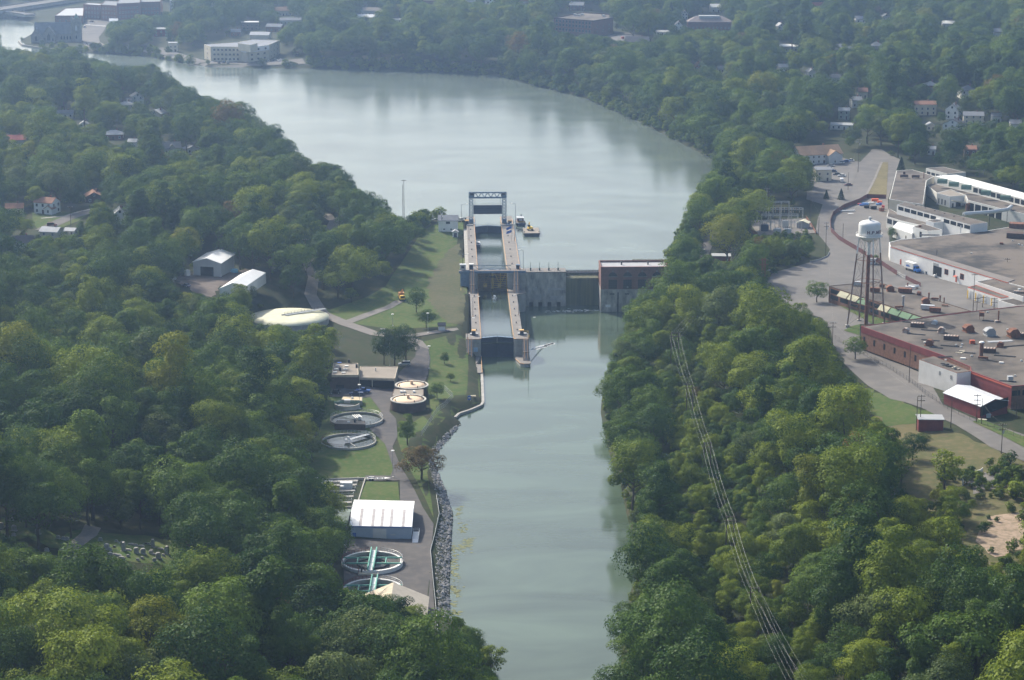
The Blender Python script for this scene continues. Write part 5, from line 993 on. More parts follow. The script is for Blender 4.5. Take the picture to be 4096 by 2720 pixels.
# long white block with red eave line
t = block('white_factory', 'long white factory hall with red eave line and loading doors', 'factory', [(3561,987),(4035,1132),(4420,1230),(4420,940),(4096,898),(3951,922),(3880,930),(3600,958),(3556,969)], 24.2, ZF, m_white, m_roofw, .3, m_white)
A, B = P(3561, 987, 24.2), P(4035, 1132, 24.2); fx = lambda u: (u-3561)/(4035-3561)
strip(t, 'eave_line', A, B, 0, 1, 6.5, 6.8, -.12, -.0, m_redtrim); 
pR = [P(3566, 986, 24.3), P(4030, 1129, 24.3), P(4060, 1118, 24.3), P(3597, 981, 24.3)]; MB().prism([(p.x-t.location.x, p.y-t.location.y) for p in pR], 6.55, 6.8).build('eave_roof', M('smooth_grey_roof', (0.19, 0.17, 0.155), 0.9, 0.1, 0.2), t)
wwin(t, A, B, fx(3608), 0, 1.1, 2.4, None, None, 'door', m_redtrim)
strip(t, 'loading_opening', A, B, fx(3743), fx(3777), .05, 4.3, -.06, .1, m_dark); strip(t, 'shutter_panel', A, B, fx(3743), fx(3764), 4.4, 5.6, -.08, .0, m_grey)
wwin(t, A, B, fx(3796), 2.0, 2.6, 2.3, m_redtrim); wwin(t, A, B, fx(3827), 2.4, 1.0, 2.6, m_grey); wwin(t, A, B, fx(3858), 2.0, 2.6, 2.4, m_redtrim)
dd = wwin(t, A, B, fx(3836), 0, 1.1, 2.3, None, None, 'door', m_redtrim); MB().add([(-.9, -.1, 2.9), (.9, -.1, 2.9), (.9, -1.3, 2.4), (-.9, -1.3, 2.4), (-.9, -.1, 3.0), (.9, -.1, 3.0), (.9, -1.3, 2.5), (-.9, -1.3, 2.5)], [(0, 1, 2, 3), (7, 6, 5, 4), (2, 6, 7, 3), (1, 5, 6, 2), (0, 3, 7, 4)]).build('awning', m_redtrim, dd)
for u, v, s in ((3670,960,3),(3760,975,4),(3800,1000,5),(3850,1020,4),(3900,985,5),(3940,1060,4)): pass
stack(t, 3747, 1022, 23.9, .12, 2.4, m_dsteel, False); unit(t, 4006, 978, 23.9, 1.6, 1.2, 1.0, m_rust); stack(t, 3842, 934, 23.9, .25, 3.5, m_lgrey)
unit(t, 4066, 952, 23.9, 9, 5, 2.6, m_dbrick, -.28, 'roof_house'); unit(t, 4080, 912, 23.9, 10, 5, 2.4, m_rust, -.28, 'roof_house'); unit(t, 3720, 942, 23.9, 9, 1, .5, m_dsteel, -.1, 'roof_debris')
for u, v in ((3885,1015),(4050,965),(4075,980),(4088,985)): unit(t, u, v, 23.9, .8, .8, .6, m_lgrey)
t = block('white_dock_block', 'stepped white block projecting beside the white factory hall', 'factory block', [(3903,1126),(4092,1187),(4420,1260),(4420,1200),(3985,1112)], 24.0, ZF, m_white, m_roofw, .3); stack(t, 4078, 1165, 23.7, .5, .9, m_lgrey); unit(t, 4075, 1172, 23.7, 4, 1.2, .9, m_rustw, -.3, 'roof_debris')
t = block('loading_dock', 'low loading dock with white roll-up doors and yellow posts', 'loading dock', [(3871,1148),(4004,1191),(4035,1186),(3905,1140)], 22.6, ZF, m_white, m_roofg, .3, m_redtrim)
A, B = P(3871, 1148, 22.6), P(4004, 1191, 22.6)
for k in range(4): wwin(t, A, B, .14+.24*k, .4, 2.6, 3.4, None, None, 'roll_up_door', m_lgrey)
for k in range(5): strip(t, 'bollard_post', A, B, .02+.24*k, .035+.24*k, 0, 3.8, -.5, -.2, m_yel)
t = block('low_annexe', 'flat grey roofed annexe in front of the loading dock', 'annexe', [(3995,1201),(4066,1222),(4420,1205),(4420,1170),(4096,1186)], 22.0, ZF, m_white, m_roofg, .2)
# brick block under the tower
t = block('brick_workshop', 'low brick workshop with green and bleached awnings under the water tower', 'workshop', [(3316,1143),(3692,1268),(3884,1243),(3504,1125)], 24.0, ZF, m_brick2, m_roofg, .3, m_dbrick)
A, B = P(3316, 1143, 24), P(3692, 1268, 24); ln = (B-A).length
for k in range(9):
    f = .02+.11*k; strip(t, 'window_band', A, B, f, f+.085, 1.2, 3.0, -.05, .05, m_glass)
    if k in (0, 4): strip(t, 'upper_window', A, B, f, f+.095, 3.8, 5.6, -.05, .05, m_glass)
    else:
        p = A + (B-A)*f; d = B-A; rz = math.atan2(d.y, d.x); w = ln*.1
        MB().add([(0, -.05, 5.9), (w, -.05, 5.9), (w, -1.9, 4.0), (0, -1.9, 4.0), (0, -.05, 6.05), (w, -.05, 6.05), (w, -1.9, 4.12), (0, -1.9, 4.12)], [(0, 1, 2, 3), (7, 6, 5, 4), (2, 6, 7, 3), (1, 5, 6, 2), (0, 3, 7, 4)]).build('awning', m_awny if k in (1, 2, 5) else m_awng, t, None, False, (p.x-t.location.x, p.y-t.location.y, 0), rz)
for a in ((3428,1144,3.4,1.6,1.5,m_lgrey),(3500,1170,4,2,1.6,m_rust),(3620,1172,5.5,2.6,1.6,m_rust),(3640,1160,4,1.2,1.1,m_white),(3528,1152,2,1.6,1.2,m_rust),(3710,1240,5.5,2.0,1.6,m_lgrey),(3740,1250,4.5,2.0,1.6,m_rust),(3780,1226,2.6,1.0,.3,m_rust)): unit(t, a[0], a[1], 23.7, *a[2:6], -.3, 'roof_unit', .5)
for u, v, s, r in ((3562,1165,2.6,0),(3704,1215,2.6,0),(3676,1180,1.6,1.2)): cowl(t, u, v, 23.7, s, m_rust, r)
for u, v, r, h in ((3612,1228,.45,4.4),(3715,1196,.3,2.4),(3630,1158,.25,2.6),(3760,1205,.3,2.2),(3776,1212,.25,2.0)): stack(t, u, v, 23.7, r, h, m_rust if r < .4 else m_grey)
duct(t, 3740, 1203, 23.7, 3, m_rust, -.3); duct(t, 3596, 1236, 23.7, 3.4, m_rust, .1)
# big red block
RB = [(3445,1304),(3772,1421),(3880,1466),(3884,1484),(4048,1544),(4260,1528),(4420,1400),(4420,1190),(4070,1224),(3884,1245),(3692,1270)]
t = block('red_factory', 'sprawling red brick factory with cluttered gravel roof', 'factory', RB, 24.6, 17.2, m_brick2, m_roofg, .35, m_redp)
A, B = P(3445, 1304, 24.6), P(3772, 1421, 24.6); strip(t, 'red_band', A, B, 0, 1, 4.9, 7.35, -.1, -.0, m_redp)
for k in range(8): wwin(t, A, B, .045+.127*k, 1.4, .95, 2.2, m_dbrick)
A, B = P(3884, 1484, 24.6), P(4048, 1544, 24.6); strip(t, 'red_band', A, B, 0, 1, 4.4, 7.35, -.1, -.0, m_redp); strip(t, 'eave_line', A, B, 0, 1, 6.6, 6.95, -.3, -.11, m_redtrim); strip(t, 'wall_paint', A, B, 0, 1, 0, 4.38, -.06, -.0, m_redp)
for f in (.5, .72, .9): wwin(t, A, B, f, .2, 1.5, 2.4, None, None, 'door', m_brick2)
A, B = P(4048, 1544, 24.6), P(4260, 1528, 24.6)
for k in range(4): wwin(t, A, B, .08+.2*k, 3.8, 3.0, 1.8, m_dbrick)
zr = 24.35
for u, v, s, r, m_ in ((3622,1330,1.9,2.6,m_rustw),(3764,1330,2.2,2.9,m_rustw),(3875,1327,3.0,.3,m_rust),(3960,1342,3.2,.2,m_grey),(4056,1348,3.4,.2,m_rust),(3738,1296,1.6,2.5,m_lgrey),(4000,1388,2.0,2.8,m_rust),(3716,1382,2.4,2.8,m_rust)): cowl(t, u, v, zr, s, m_, r)
for u, v, w in ((3670,1307,5.2),(3805,1358,5.6),(3952,1408,5.6),(4090,1348,5.2)):
    b_ = unit(t, u, v, zr, w, 2.6, 1.5, m_dbrick, -.3, 'monitor_box'); mb = MB()
    for k in range(5): mb.box(-w/2+.2+k*w/5, -w/2+.2+k*w/5+w/8, -1.25, 1.25, 1.5, 1.65)
    mb.build('sloped_pane', m_rustw, b_)
unit(t, 3889, 1374, zr, 1.8, 1.5, 1.3, M('orange_red_box', (0.50, 0.10, 0.04), 0.6), 0, 'roof_unit'); unit(t, 3852, 1436, zr, 1.9, 1.0, .5, m_white, -.2, 'skylight'); unit(t, 4005, 1453, zr, 1.6, 1.0, .5, m_white, -.2, 'skylight'); unit(t, 3699, 1371, zr, 1.0, .8, .4, m_white, -.2, 'skylight')
for u, v in ((3824,1382),(3844,1390),(3848,1380),(3886,1426),(3783,1442),(4030,1320),(4085,1445),(4060,1505),(3950,1250)): unit(t, u, v, zr, .7, .6, .5, m_lgrey, 0, 'roof_vent')
for u, v, ln in ((3665,1338,7),(3720,1322,7),(3722,1362,7),(3800,1385,7),(3870,1412,6),(4020,1425,8),(3960,1285,6),(4055,1385,11),(3745,1392,5),(3640,1290,6)): runner(t, u, v, zr, ln, -.33 if u < 4040 else .3)
st_ = stack(t, 3924, 1432, zr, .7, 5.6, m_rust); MB().tube((0, 0, 5.9), (0, 0, 6.3), 1.1, .7, 10).build('stack_cap', m_white, st_); duct(t, 3932, 1440, zr, 3.6, m_rust, -.3); stack(t, 3993, 1288, zr, .3, 4.6, m_rust, False); unit(t, 3990, 1289, zr, 2.2, 1.2, .8, m_rustw, 0); unit(t, 3926, 1278, zr, 2.0, 1.6, 1.6, m_rust, -.2, 'roof_unit', 1.4)
unit(t, 4040, 1524, zr, 1.9, 1.4, 1.4, m_lgrey, .1, 'roof_unit', .4); runner(t, 4030, 1526, zr, 6, -.3); p = P(4000, 1366, zr); MB().box(-5, 5, -1.2, 1.2, 0, .2).build('roof_patch', m_grey, t, None, False, (p.x-t.location.x, p.y-t.location.y, zr-t.location.z), .22)
for u, v in ((3850,1410),(3848,1404),(3835,1412)): unit(t, u, v, zr, 2.4, .5, .2, m_cream, random.uniform(-1, 1), 'roof_debris')
t = block('white_annexe', 'white painted brick annexe on the corner of the red factory', 'annexe', [(3677,1437),(3828,1491),(3884,1484),(3735,1424)], 24.75, 17.0, m_white, m_roofg, .15, m_rust)
A, B = P(3677, 1437, 24.75), P(3828, 1491, 24.75)
for f in (.56, .86): wwin(t, A, B, f, 4.6, 1.0, 1.5, m_offw, m_grey)
for k in range(9): unit(t, 3770+k*8, 1455+k*3+(k % 2)*3, 24.7, random.uniform(1, 2.4), .4, random.uniform(.2, .6), random.choice([m_dsteel, m_cream, m_rustw]), random.uniform(-1, 1), 'roof_debris')
runner(t, 3780, 1429, 24.7, 6, .2)
t, rf = shed4('open_shed', 'oxide red shed with bright metal roof beside the factory fence', 'shed', P(3776,1572,20.6), P(3922,1626,20.6), P(3831,1541,22.2), P(3978,1597,22.2), 17.0, m_redp, m_mroof, .35)
e0, e1 = P(3922, 1626, 20.6), P(3978, 1597, 22.2); l0 = t.location; MB().add([e0-l0+Vector((.1, 0, -.2)), e1-l0+Vector((.1, 0, -.6)), (e1*2-e0)-l0+Vector((.1, 0, -1.8)), (e1*2-e0)-l0+Vector((.1, 0, -5.0)), e0-l0+Vector((.1, 0, -3.6))], [(0, 4, 3, 2, 1)]).build('open_end', m_dark, t)
t = house(3718, 1718, 8.3, 6, 4.2, .01, m_redp, m_grey, 'small oxide red block shed beside twin utility poles', -.05, 'x', 'shed', 1, None, False, cat='shed', wins=False)
# rear buildings
t = block('grey_roof_hall', 'tall tan walled hall with broad grey roof behind the curved fence', 'factory hall', [(3557,796),(3692,818),(3706,722),(3738,704),(3650,678),(3586,682)], 27.0, ZF, m_cream, m_roofg, .25, m_offw)
for u, v in ((3616,712),(3662,714)): unit(t, u, v, 26.8, 4.2, 1.6, 1.3, m_dbrick, -.1, 'roof_unit', .6)
unit(t, 3617, 703, 26.8, 1.2, 1.2, 2.2, m_dbrick); stack(t, 3695, 714, 26.8, .25, 3.2, m_rust)
t = block('office_wing', 'white office wing with a long band of dark clerestory windows', 'office wing', [(3588,818),(3882,899),(3951,890),(3620,808)], 28.1, ZF, m_white, m_roofg, .15, m_grey)
A, B = P(3588, 818, 28.1), P(3882, 899, 28.1)
for k in range(11):
    if k == 6: continue
    strip(t, 'window_bay', A, B, .02+.09*k, .095+.09*k, 8.2, 10.0, -.05, .05, m_glass)
for k in range(6): unit(t, 3664+k*38, 822+k*11, 28.0, .8, .6, .35, m_dbrick)
t = block('low_front_wing', 'low grey roofed wing under the office clerestory', 'factory wing', [(3547,866),(3600,882),(3703,905),(3712,884),(3588,850),(3556,834)], 23.3, ZF, m_offw, m_roofg, .15)
A, B = P(3547, 866, 23.3), P(3600, 882, 23.3)
for k in range(2): strip(t, 'window_bay', A, B, .05+.45*k, .4+.45*k, 2.6, 5.0, -.05, .05, m_glass)
t = block('lean_to', 'lean-to with brilliant white roof beside the office wing', 'lean-to', [(3570,908),(3648,936),(3680,899),(3599,878)], 22.2, ZF, m_white, m_wroof, .02); A, B = P(3570, 908, 22.2), P(3648, 936, 22.2)
for f in (.25, .7): wwin(t, A, B, f, 1.4, .9, 1.4, m_cream)
t = block('white_box_room', 'white flat roofed room with dark doorway beside the lean-to', 'annexe', [(3650,907),(3711,924),(3769,919),(3692,894)], 25.0, ZF, m_white, m_roofg, .15); A, B = P(3650, 907, 25), P(3711, 924, 25); wwin(t, A, B, .55, 3.6, 1.6, 2.6, None, None, 'doorway', m_dark); unit(t, 3680, 908, 24.9, 1.3, 1.0, .9, m_rust)
t = block('roof_cabin', 'small white cabin with air conditioner on the office wing side', 'cabin', [(3704,882),(3736,890),(3774,885),(3745,877)], 26.2, 22, m_white, m_roofg, .15); unit(t, 3752, 881, 26.1, 2.6, 1.4, .6, m_offw)
t = block('courtyard_building', 'plain grey courtyard building with three narrow windows', 'workshop', [(3748,772),(3801,786),(3859,781),(3802,758)], 24.8, ZF, m_lgrey, m_rooft, .15); A, B = P(3748, 772, 24.8), P(3801, 786, 24.8)
for f in (.16, .4, .64): wwin(t, A, B, f, 2.2, .9, 2.6, m_grey)
A, B = P(3801, 786, 24.8), P(3859, 781, 24.8); wwin(t, A, B, .2, 1.0, 1.0, 2.6, m_grey); strip(t, 'open_bay', A, B, .4, .75, .2, 4, -.05, .05, m_dark)
t = block('monitor_hall', 'long hall with white monitor roof and green ventilators', 'factory hall', [(3738,704),(4096,796),(4300,850),(4300,815),(4096,771),(3826,699)], 28.0, ZF, m_offw, m_wroof, .05)
A, B = P(3738, 704, 28), P(4096, 796, 28)
for k in range(9): strip(t, 'window_bay', A, B, .45+.065*k, .50+.065*k, 7.4, 9.8, -.05, .05, m_glass)
for i, (u, v) in enumerate(((3768,724),(3814,736),(3864,748),(3942,770),(4020,790))):
    p = P(u, v, 27.6); MB().add([(-2.6, -.9, 0), (2.6, -.9, 0), (2.6, .9, 0), (-2.6, .9, 0), (-2.6, -1.0, 1.7), (2.6, -1.0, 1.7), (2.4, -.4, 2.4), (-2.4, -.4, 2.4), (2.6, .9, 2.4), (-2.6, .9, 2.4)], [(0, 1, 5, 4), (4, 5, 6, 7), (7, 6, 8, 9), (1, 2, 8, 6, 5), (3, 0, 4, 7, 9), (2, 3, 9, 8), (3, 2, 1, 0)]).build('ventilator', m_green, t, None, False, (p.x-t.location.x, p.y-t.location.y-1.0, 9.0), -.28)
t = block('courtyard_range', 'low grey roofed range with glazed bays facing the courtyard', 'factory range', [(3705,739),(3748,771),(3802,757),(3862,780),(3870,800),(4012,836),(4300,900),(4300,880),(4096,826),(3737,734)], 24.2, ZF, m_offw, m_roofg, .15)
A, B = P(3870, 800, 24.2), P(4012, 836, 24.2)
for k in range(5): strip(t, 'glazed_bay', A, B, .03+.195*k, .19+.195*k, .6, 5.6, -.05, .05, m_glass)
t = block('rear_block', 'flat roofed white block at the far end of the factory', 'factory block', [(3704,672),(3788,695),(3864,689),(3772,667)], 25.5, ZF, m_offw, m_roofg, .2); A, B = P(3704, 672, 25.5), P(3788, 695, 25.5)
for k in range(4): strip(t, 'window_bay', A, B, .05+.22*k, .22+.22*k, 4.4, 6.4, -.05, .05, m_glass)
t = thing('overhead_duct', 'large bent pale duct crossing the factory courtyard roofs', 'duct', tuple(P(3854, 856, 25))); mb = MB(); pts = [P(3854, 856, 25.2)-t.location, P(3960, 848, 25.2)-t.location, P(4030, 838, 25.4)-t.location, P(4045, 826, 25.6)-t.location]
for a, b in zip(pts, pts[1:]): mb.tube(a, b, 1.0, None, 12)
mb.build('pipe', m_lgrey, t); mb = MB()
for a in pts: mb.tube(a, a-Vector((0, 0, 7)), .15, None, 5)
mb.build('supports', m_dsteel, t)
t = thing('dust_collector', 'pale conveyor tube rising from a rusty hopper in the courtyard', 'conveyor', tuple(P(3872, 842, 19))); MB().lathe((0, 0, 0), [(1.3, -1.5), (1.3, 3.5), (1.0, 3.8)], 16).build('hopper', m_rust, t); e = P(3808, 802, 25)-t.location; MB().tube((0, 0, 3.6), tuple(e), .35, None, 8).build('tube', m_cream, t)
# ---------------------------------------------------------------- water tower
c = P(3464, 1298, 17.4); wt = thing('water_tower', 'white water tower on four rusty legs lettered H.P.NEUN', 'water tower', tuple(c), 0)
HT, rb_, rt = 36.0, 8.0, 4.3; ang = [math.radians(a) for a in (192, 282, 12, 102)]
for a in ang:
    p0 = Vector((rb_*math.cos(a), rb_*math.sin(a), 0)); p1 = Vector((rt*math.cos(a), rt*math.sin(a), HT)); pm = p0.lerp(p1, .82)
    l_ = MB().tube(p0, pm, .34, .31, 6).build('leg', M('rusty_white_leg', (0.17, 0.085, 0.06), 0.85, 0.3, 0.5, rgb2=(0.36, 0.27, 0.22), stretch=(2, 2, .25)), wt); MB().tube(pm, p1, .31, .31, 6).build('leg_top', m_white, l_)
    MB().box(p0.x-.8, p0.x+.8, p0.y-.8, p0.y+.8, -1, .3).build('footing', m_conc, wt)
for f in (.25, .5, .75):
    mb = MB()
    for i in range(4):
        q0 = Vector(((rb_+(rt-rb_)*f)*math.cos(ang[i]), (rb_+(rt-rb_)*f)*math.sin(ang[i]), HT*f)); q1 = Vector(((rb_+(rt-rb_)*f)*math.cos(ang[(i+1) % 4]), (rb_+(rt-rb_)*f)*math.sin(ang[(i+1) % 4]), HT*f)); mb.tube(q0, q1, .12, None, 4)
    mb.build('strut_ring', m_rust, wt)
mb = MB()
for k in range(4):
    f0, f1 = k*.25, (k+1)*.25
    for i in range(4):
        for s in (1, -1):
            a0, a1 = ang[i], ang[(i+s) % 4]; r0, r1 = rb_+(rt-rb_)*f0, rb_+(rt-rb_)*f1; mb.tube((r0*math.cos(a0), r0*math.sin(a0), HT*f0), (r1*math.cos(a1), r1*math.sin(a1), HT*f1), .035, None, 4)
mb.build('tie_rods', m_dsteel, wt); MB().tube((0, 0, 0), (0, 0, HT*.8), .75, .75, 10).build('riser_pipe', m_rust, wt); MB().tube((0, 0, HT*.8), (0, 0, HT+.4), .75, .75, 10).build('riser_top', m_white, wt)
rT = 4.4; tank = MB().lathe((0, 0, HT-1.2), [(.8, -.6), (2.6, -.1), (3.8, .8), (rT, 1.9), (rT, 6.4), (rT*.96, 6.9), (rT*.8, 7.5), (rT*.45, 8.0), (.3, 8.2)], 40).build('tank', M('tower_white', (0.72, 0.72, 0.71), 0.6, 0.08, 0.3), wt, None, True)
MB().ring((0, 0, 0), rT+.02, rT+1.0, HT+.6, HT+.78, 40).build('balcony', m_white, wt); rail(MB(), [((rT+.95)*math.cos(a*.2618), (rT+.95)*math.sin(a*.2618), HT+.78) for a in range(25)], 1.0, 3, .045).build('balcony_railing', m_white, wt)
MB().lathe((0, 0, HT+6.9), [(.4, 0), (.4, .5), (.7, .5), (.7, 1.3), (.2, 1.45)], 10).build('finial', m_lgrey, wt)
m_let = M('letter_maroon', (0.10, 0.03, 0.05), 0.7, 0.1, 1)
GL = {'H': [(0,0,.22,1),(.58,0,.8,1),(.22,.42,.58,.6)], 'P': [(0,0,.22,1),(.22,.82,.62,1),(.22,.4,.62,.56),(.56,.5,.8,.9)], '.': [(.1,0,.32,.2)], 'N': [(0,0,.22,1),(.62,0,.84,1),(.2,.62,.36,.92),(.32,.36,.5,.68),(.46,.1,.64,.42)], 'E': [(0,0,.22,1),(.22,.82,.72,1),(.22,.42,.62,.58),(.22,0,.72,.18)], 'U': [(0,.1,.22,1),(.58,.1,.8,1),(.12,0,.68,.2)]}
wid = {'H': 1.0, 'P': .98, '.': .5, 'N': 1.04, 'E': .92, 'U': 1.0}; th = -1.93; sc_ = 1.25
for ch in 'H.P.NEUN':
    mb = MB()
    for x0, z0_, x1, z1_ in GL[ch]:
        vs = []
        for rr in (rT+.015, rT+.07):
            for zz in (z0_, z1_):
                for xx in (x0, x1): a = th + xx*sc_/rT; vs.append((rr*math.cos(a), rr*math.sin(a), HT+2.0+zz*sc_))
        mb.add(vs, [(4, 5, 7, 6), (0, 2, 3, 1), (0, 1, 5, 4), (2, 6, 7, 3), (0, 4, 6, 2), (1, 3, 7, 5)])
    mb.build('letter', m_let, wt); th += wid[ch]*sc_/rT
KEEP.append((3380, 860, 3540, 1300, 900))
# ---------------------------------------------------------------- fences and yard things
m_pan = M('maroon_fence_panel', (0.115, 0.045, 0.045), 0.8, 0.2, 0.5)
fence([(3543,796),(3467,794),(3436,812),(3376,834),(3332,864),(3321,895),(3324,929),(3354,960),(3402,990),(3462,1025),(3514,1055),(3588,1103)], 'panel_fence', 'curving maroon board fence round the factory scrap yard', 2.3, 2.5, m_pan, 'fence', m_pan, m_pan)
fence([(3588,1103),(3620,1120)], 'chain_link_gate', 'chain link gap between the maroon fence panels', 2.0, 3, m_galv); fence([(3622,1121),(3682,1150)], 'panel_fence', 'short maroon board fence end near the white tank', 2.0, 2.5, m_pan, 'fence', m_pan, m_pan)
fence([(3340,1362),(3440,1415),(3560,1480),(3640,1530),(3700,1580),(3790,1640),(3900,1690),(4080,1760)], 'chain_link_fence', 'long chain link fence along the factory road', 2.0, 3.5, m_dsteel, 'fence', m_dsteel)
fence([(3318,1012),(3310,1030),(3280,1043),(3240,1052)], 'guard_rail', 'curved steel guard rail at the road bend', .8, 2.5, m_galv, 'guard rail', None, m_galv); fence([(3100,1078),(3060,1090),(3020,1105)], 'guard_rail', 'steel guard rail above the wooded slope', .8, 2.5, m_galv, 'guard rail', None, m_galv)
fence([(3225,876),(3245,905),(3263,937)], 'panel_fence', 'low brown fence beside the substation', 1.6, 2.5, m_rust, 'fence', m_rust, m_rust); fence([(2985,880),(2998,925),(3030,945)], 'panel_fence', 'brown fence on the slope side of the substation', 1.6, 2.5, m_rust, 'fence', m_rust, m_rust)
t = house(3487, 1056, 3.4, 2.6, 2.6, .3, m_white, m_lroof, 'small white guard hut beside the maroon fence', -.2, 'x', 'guard_hut', 1, None, False, cat='hut', wins=False, keep=False); window(t, 1.0, -1.3, 1.1, .8, .8, 0, m_grey)
def box_item(u, v, w, d, h, mat, name, label, cat, rz=0, lid=None, group=None):
    p = G(u, v); t = thing(name, label, cat, tuple(p), rz, group); b = MB(); b.add([(-w*.46, -d*.46, 0), (w*.46, -d*.46, 0), (w*.46, d*.46, 0), (-w*.46, d*.46, 0), (-w/2, -d/2, h), (w/2, -d/2, h), (w/2, d/2, h), (-w/2, d/2, h)], [(3, 2, 1, 0), (4, 5, 6, 7), (0, 1, 5, 4), (1, 2, 6, 5), (2, 3, 7, 6), (3, 0, 4, 7)]).build('body', mat, t)
    MB().box(-w/2-.04, w/2+.04, -d/2-.04, d/2+.04, h, h+.08).build('lid', lid or mat, t); return t
box_item(3712, 1098, 2.2, 1.4, 1.3, m_dark, 'dumpster', 'black dumpster against the white factory wall', 'dumpster', -.3); t = box_item(3793, 1116, 1.4, .6, .6, m_grey, 'pallet_stack', 'grey pallet stack under the red framed window', 'pallets', -.3)
cols = [(m_blue, 'blue'), (M('tarp_orange', (0.70, 0.12, 0.03), 0.6), 'orange'), (m_dark, 'black'), (M('scrap_red', (0.45, 0.06, 0.05), 0.6), 'red'), (m_lgrey, 'pale grey'), (m_rust, 'rusty'), (m_white, 'white'), (M('tarp_light_blue', (0.12, 0.30, 0.62), 0.6), 'light blue')]
for u, v, k, w, d, h, nm, lab in ((3500,806,1,3.6,1.6,1.4,'tarp_pile','orange tarp heap at the far corner of the scrap yard'),(3518,812,1,2.4,1.4,1.0,'tarp_pile','smaller orange tarp heap beside the fence corner'),(3484,816,6,3,1,.8,'crate','white crate behind the dark bins in the scrap yard'),(3462,820,7,3.4,1.6,1.0,'tarp_pile','light blue tarp heap along the maroon fence'),(3448,825,0,2.6,1.2,.9,'tarp_pile','dark blue tarp heap along the maroon fence'),
   (3436,820,3,1.6,1.2,.8,'crate','red crate against the maroon fence'),(3466,834,2,2.6,1.6,1.5,'scrap_bin','black scrap bin nearest the blue tarps'),(3494,838,2,3.0,1.8,1.6,'scrap_bin','black scrap bin in the middle of the yard'),(3510,822,7,1.6,1.2,1.0,'crate','light blue crate beside the orange heap'),(3522,822,0,1.4,1.2,1.2,'crate','deep blue crate next to the factory wall'),(3526,846,5,2.4,2.0,1.8,'scrap_heap','rusty scrap heap near the hall corner'),(3532,838,3,1.4,1.4,2.0,'scrap_bin','tall red scrap bin near the hall corner'),
   (3390,848,4,8,1.2,.7,'pipe_stack','long grey stack of metal lengths inside the fence'),(3402,858,6,3,1,.4,'crate','flat pale crate by the stacked metal lengths')): box_item(u, v, w, d, h, cols[k][0], nm, lab, nm.split('_')[0], random.uniform(-.3, .3))
p = G(3655, 1158); t = thing('gas_tank', 'white horizontal gas tank on cradles in the factory yard', 'gas tank', tuple(p), .15); MB().lathe((0, 0, 0), [(.2, -2.6), (.75, -2.2), (.75, 2.2), (.2, 2.6)], 14).build('tank', m_white, t, None, True).rotation_euler = (0, math.pi/2, 0)
t.children[0].location = (0, 0, 1.2)
for x in (-1.4, 1.4): MB().box(x-.15, x+.15, -.6, .6, 0, .7).build('cradle', m_rust, t)
for k in range(9):
    p = G(3622+k*7, 1462+k*2.6); o = MB().lathe((0, 0, 0), [(.42, 0), (.42, 1.5), (.3, 1.8), (.12, 2.0)], 10).build('gas_cylinder', m_lgrey, None, None, False, tuple(p)); tag(o, 'silver gas cylinder in the row against the red factory wall', 'gas cylinder', 'silver cylinders in a row by the red factory')
box_item(3770, 1555, 2.6, 1.4, .5, M('amber_pallet', (0.60, 0.38, 0.08), 0.8), 'pallet', 'amber pallet on the concrete by the white annexe', 'pallet', -.3); box_item(3953, 1672, 1.6, 1.2, 1.2, m_lgrey, 'equipment_box', 'pale equipment box at the open end of the metal roofed shed', 'equipment', 0); box_item(3930, 1682, 3, 1, .4, m_cream, 'lumber_stack', 'pale lumber stack beside the metal roofed shed', 'lumber', -.3)
# ruined white wall pieces in the weeds
for u, v, w, rz, lab in ((3905,1895,4.2,.1,'white ruined wall fragment standing among the weeds'),(3852,1940,2.0,1.2,'narrow white ruined wall fragment beside the leafy tree')):
    p = G(u, v); o = MB().add([(-w/2, -.15, 0), (w/2, -.15, 0), (w/2, -.15, 1.9), (w*.3, -.15, 1.2), (0, -.15, 1.0), (-w*.35, -.15, 1.4), (-w/2, -.15, 2.3)] + [(-w/2, .15, 0), (w/2, .15, 0), (w/2, .15, 1.9), (w*.3, .15, 1.2), (0, .15, 1.0), (-w*.35, .15, 1.4), (-w/2, .15, 2.3)], [tuple(range(7)), tuple(range(13, 6, -1))] + [(i, i+7, (i+1) % 7+7, (i+1) % 7) for i in range(7)]).build('ruined_wall', m_offw, None, None, False, tuple(p), rz); tag(o, lab, 'wall')
# ---------------------------------------------------------------- substation
sb = thing('substation', 'open steel switchyard gantries with insulators beside the road', 'substation', at_g(3110, 935)); c = sb.location
def sp(u, v, h=0): p = G(u, v)-c; return Vector((p.x, p.y, p.z+h))
drape('substation_yard', [(2990,885),(3225,875),(3262,935),(3035,945)], m_gravel, 0.24)
for (u0, v0), (u1, v1), h in (((3030, 872), (3155, 872), 8.5), ((3028, 890), (3210, 890), 7.5), ((3045, 908), (3190, 908), 6.5), ((3040, 926), (3205, 926), 5.0)):
    mb = MB(); a, b = sp(u0, v0), sp(u1, v1); n = 4
    for k in range(n+1): p = a.lerp(b, k/n); lat(mb, p, p+Vector((0, 0, h)), .5, .5, 5, .035)
    for y in (-.3, .3):
        for z in (h, h-.8): mb.tube(a+Vector((0, y, z)), b+Vector((0, y, z)), .07, None, 4)
    for k in range(16): p = a.lerp(b, k/16); q1 = a.lerp(b, (k+1)/16); mb.tube(p+Vector((0, 0, h if k % 2 else h-.8)), q1+Vector((0, 0, h-.8 if k % 2 else h)), .04, None, 4)
    mb.build('gantry', m_galv, sb)
for k in range(14): u = 3040+k*12; p = sp(u, 896); MB().tube(p+Vector((0, 0, 7.3)), p+Vector((0, -.3, 8.4)), .1, .06, 5).tube(p+Vector((0, 0, 5.8)), p+Vector((0, 0, 6.7)), .1, None, 5).build('insulator', m_cream if k % 3 else m_rust, sb)
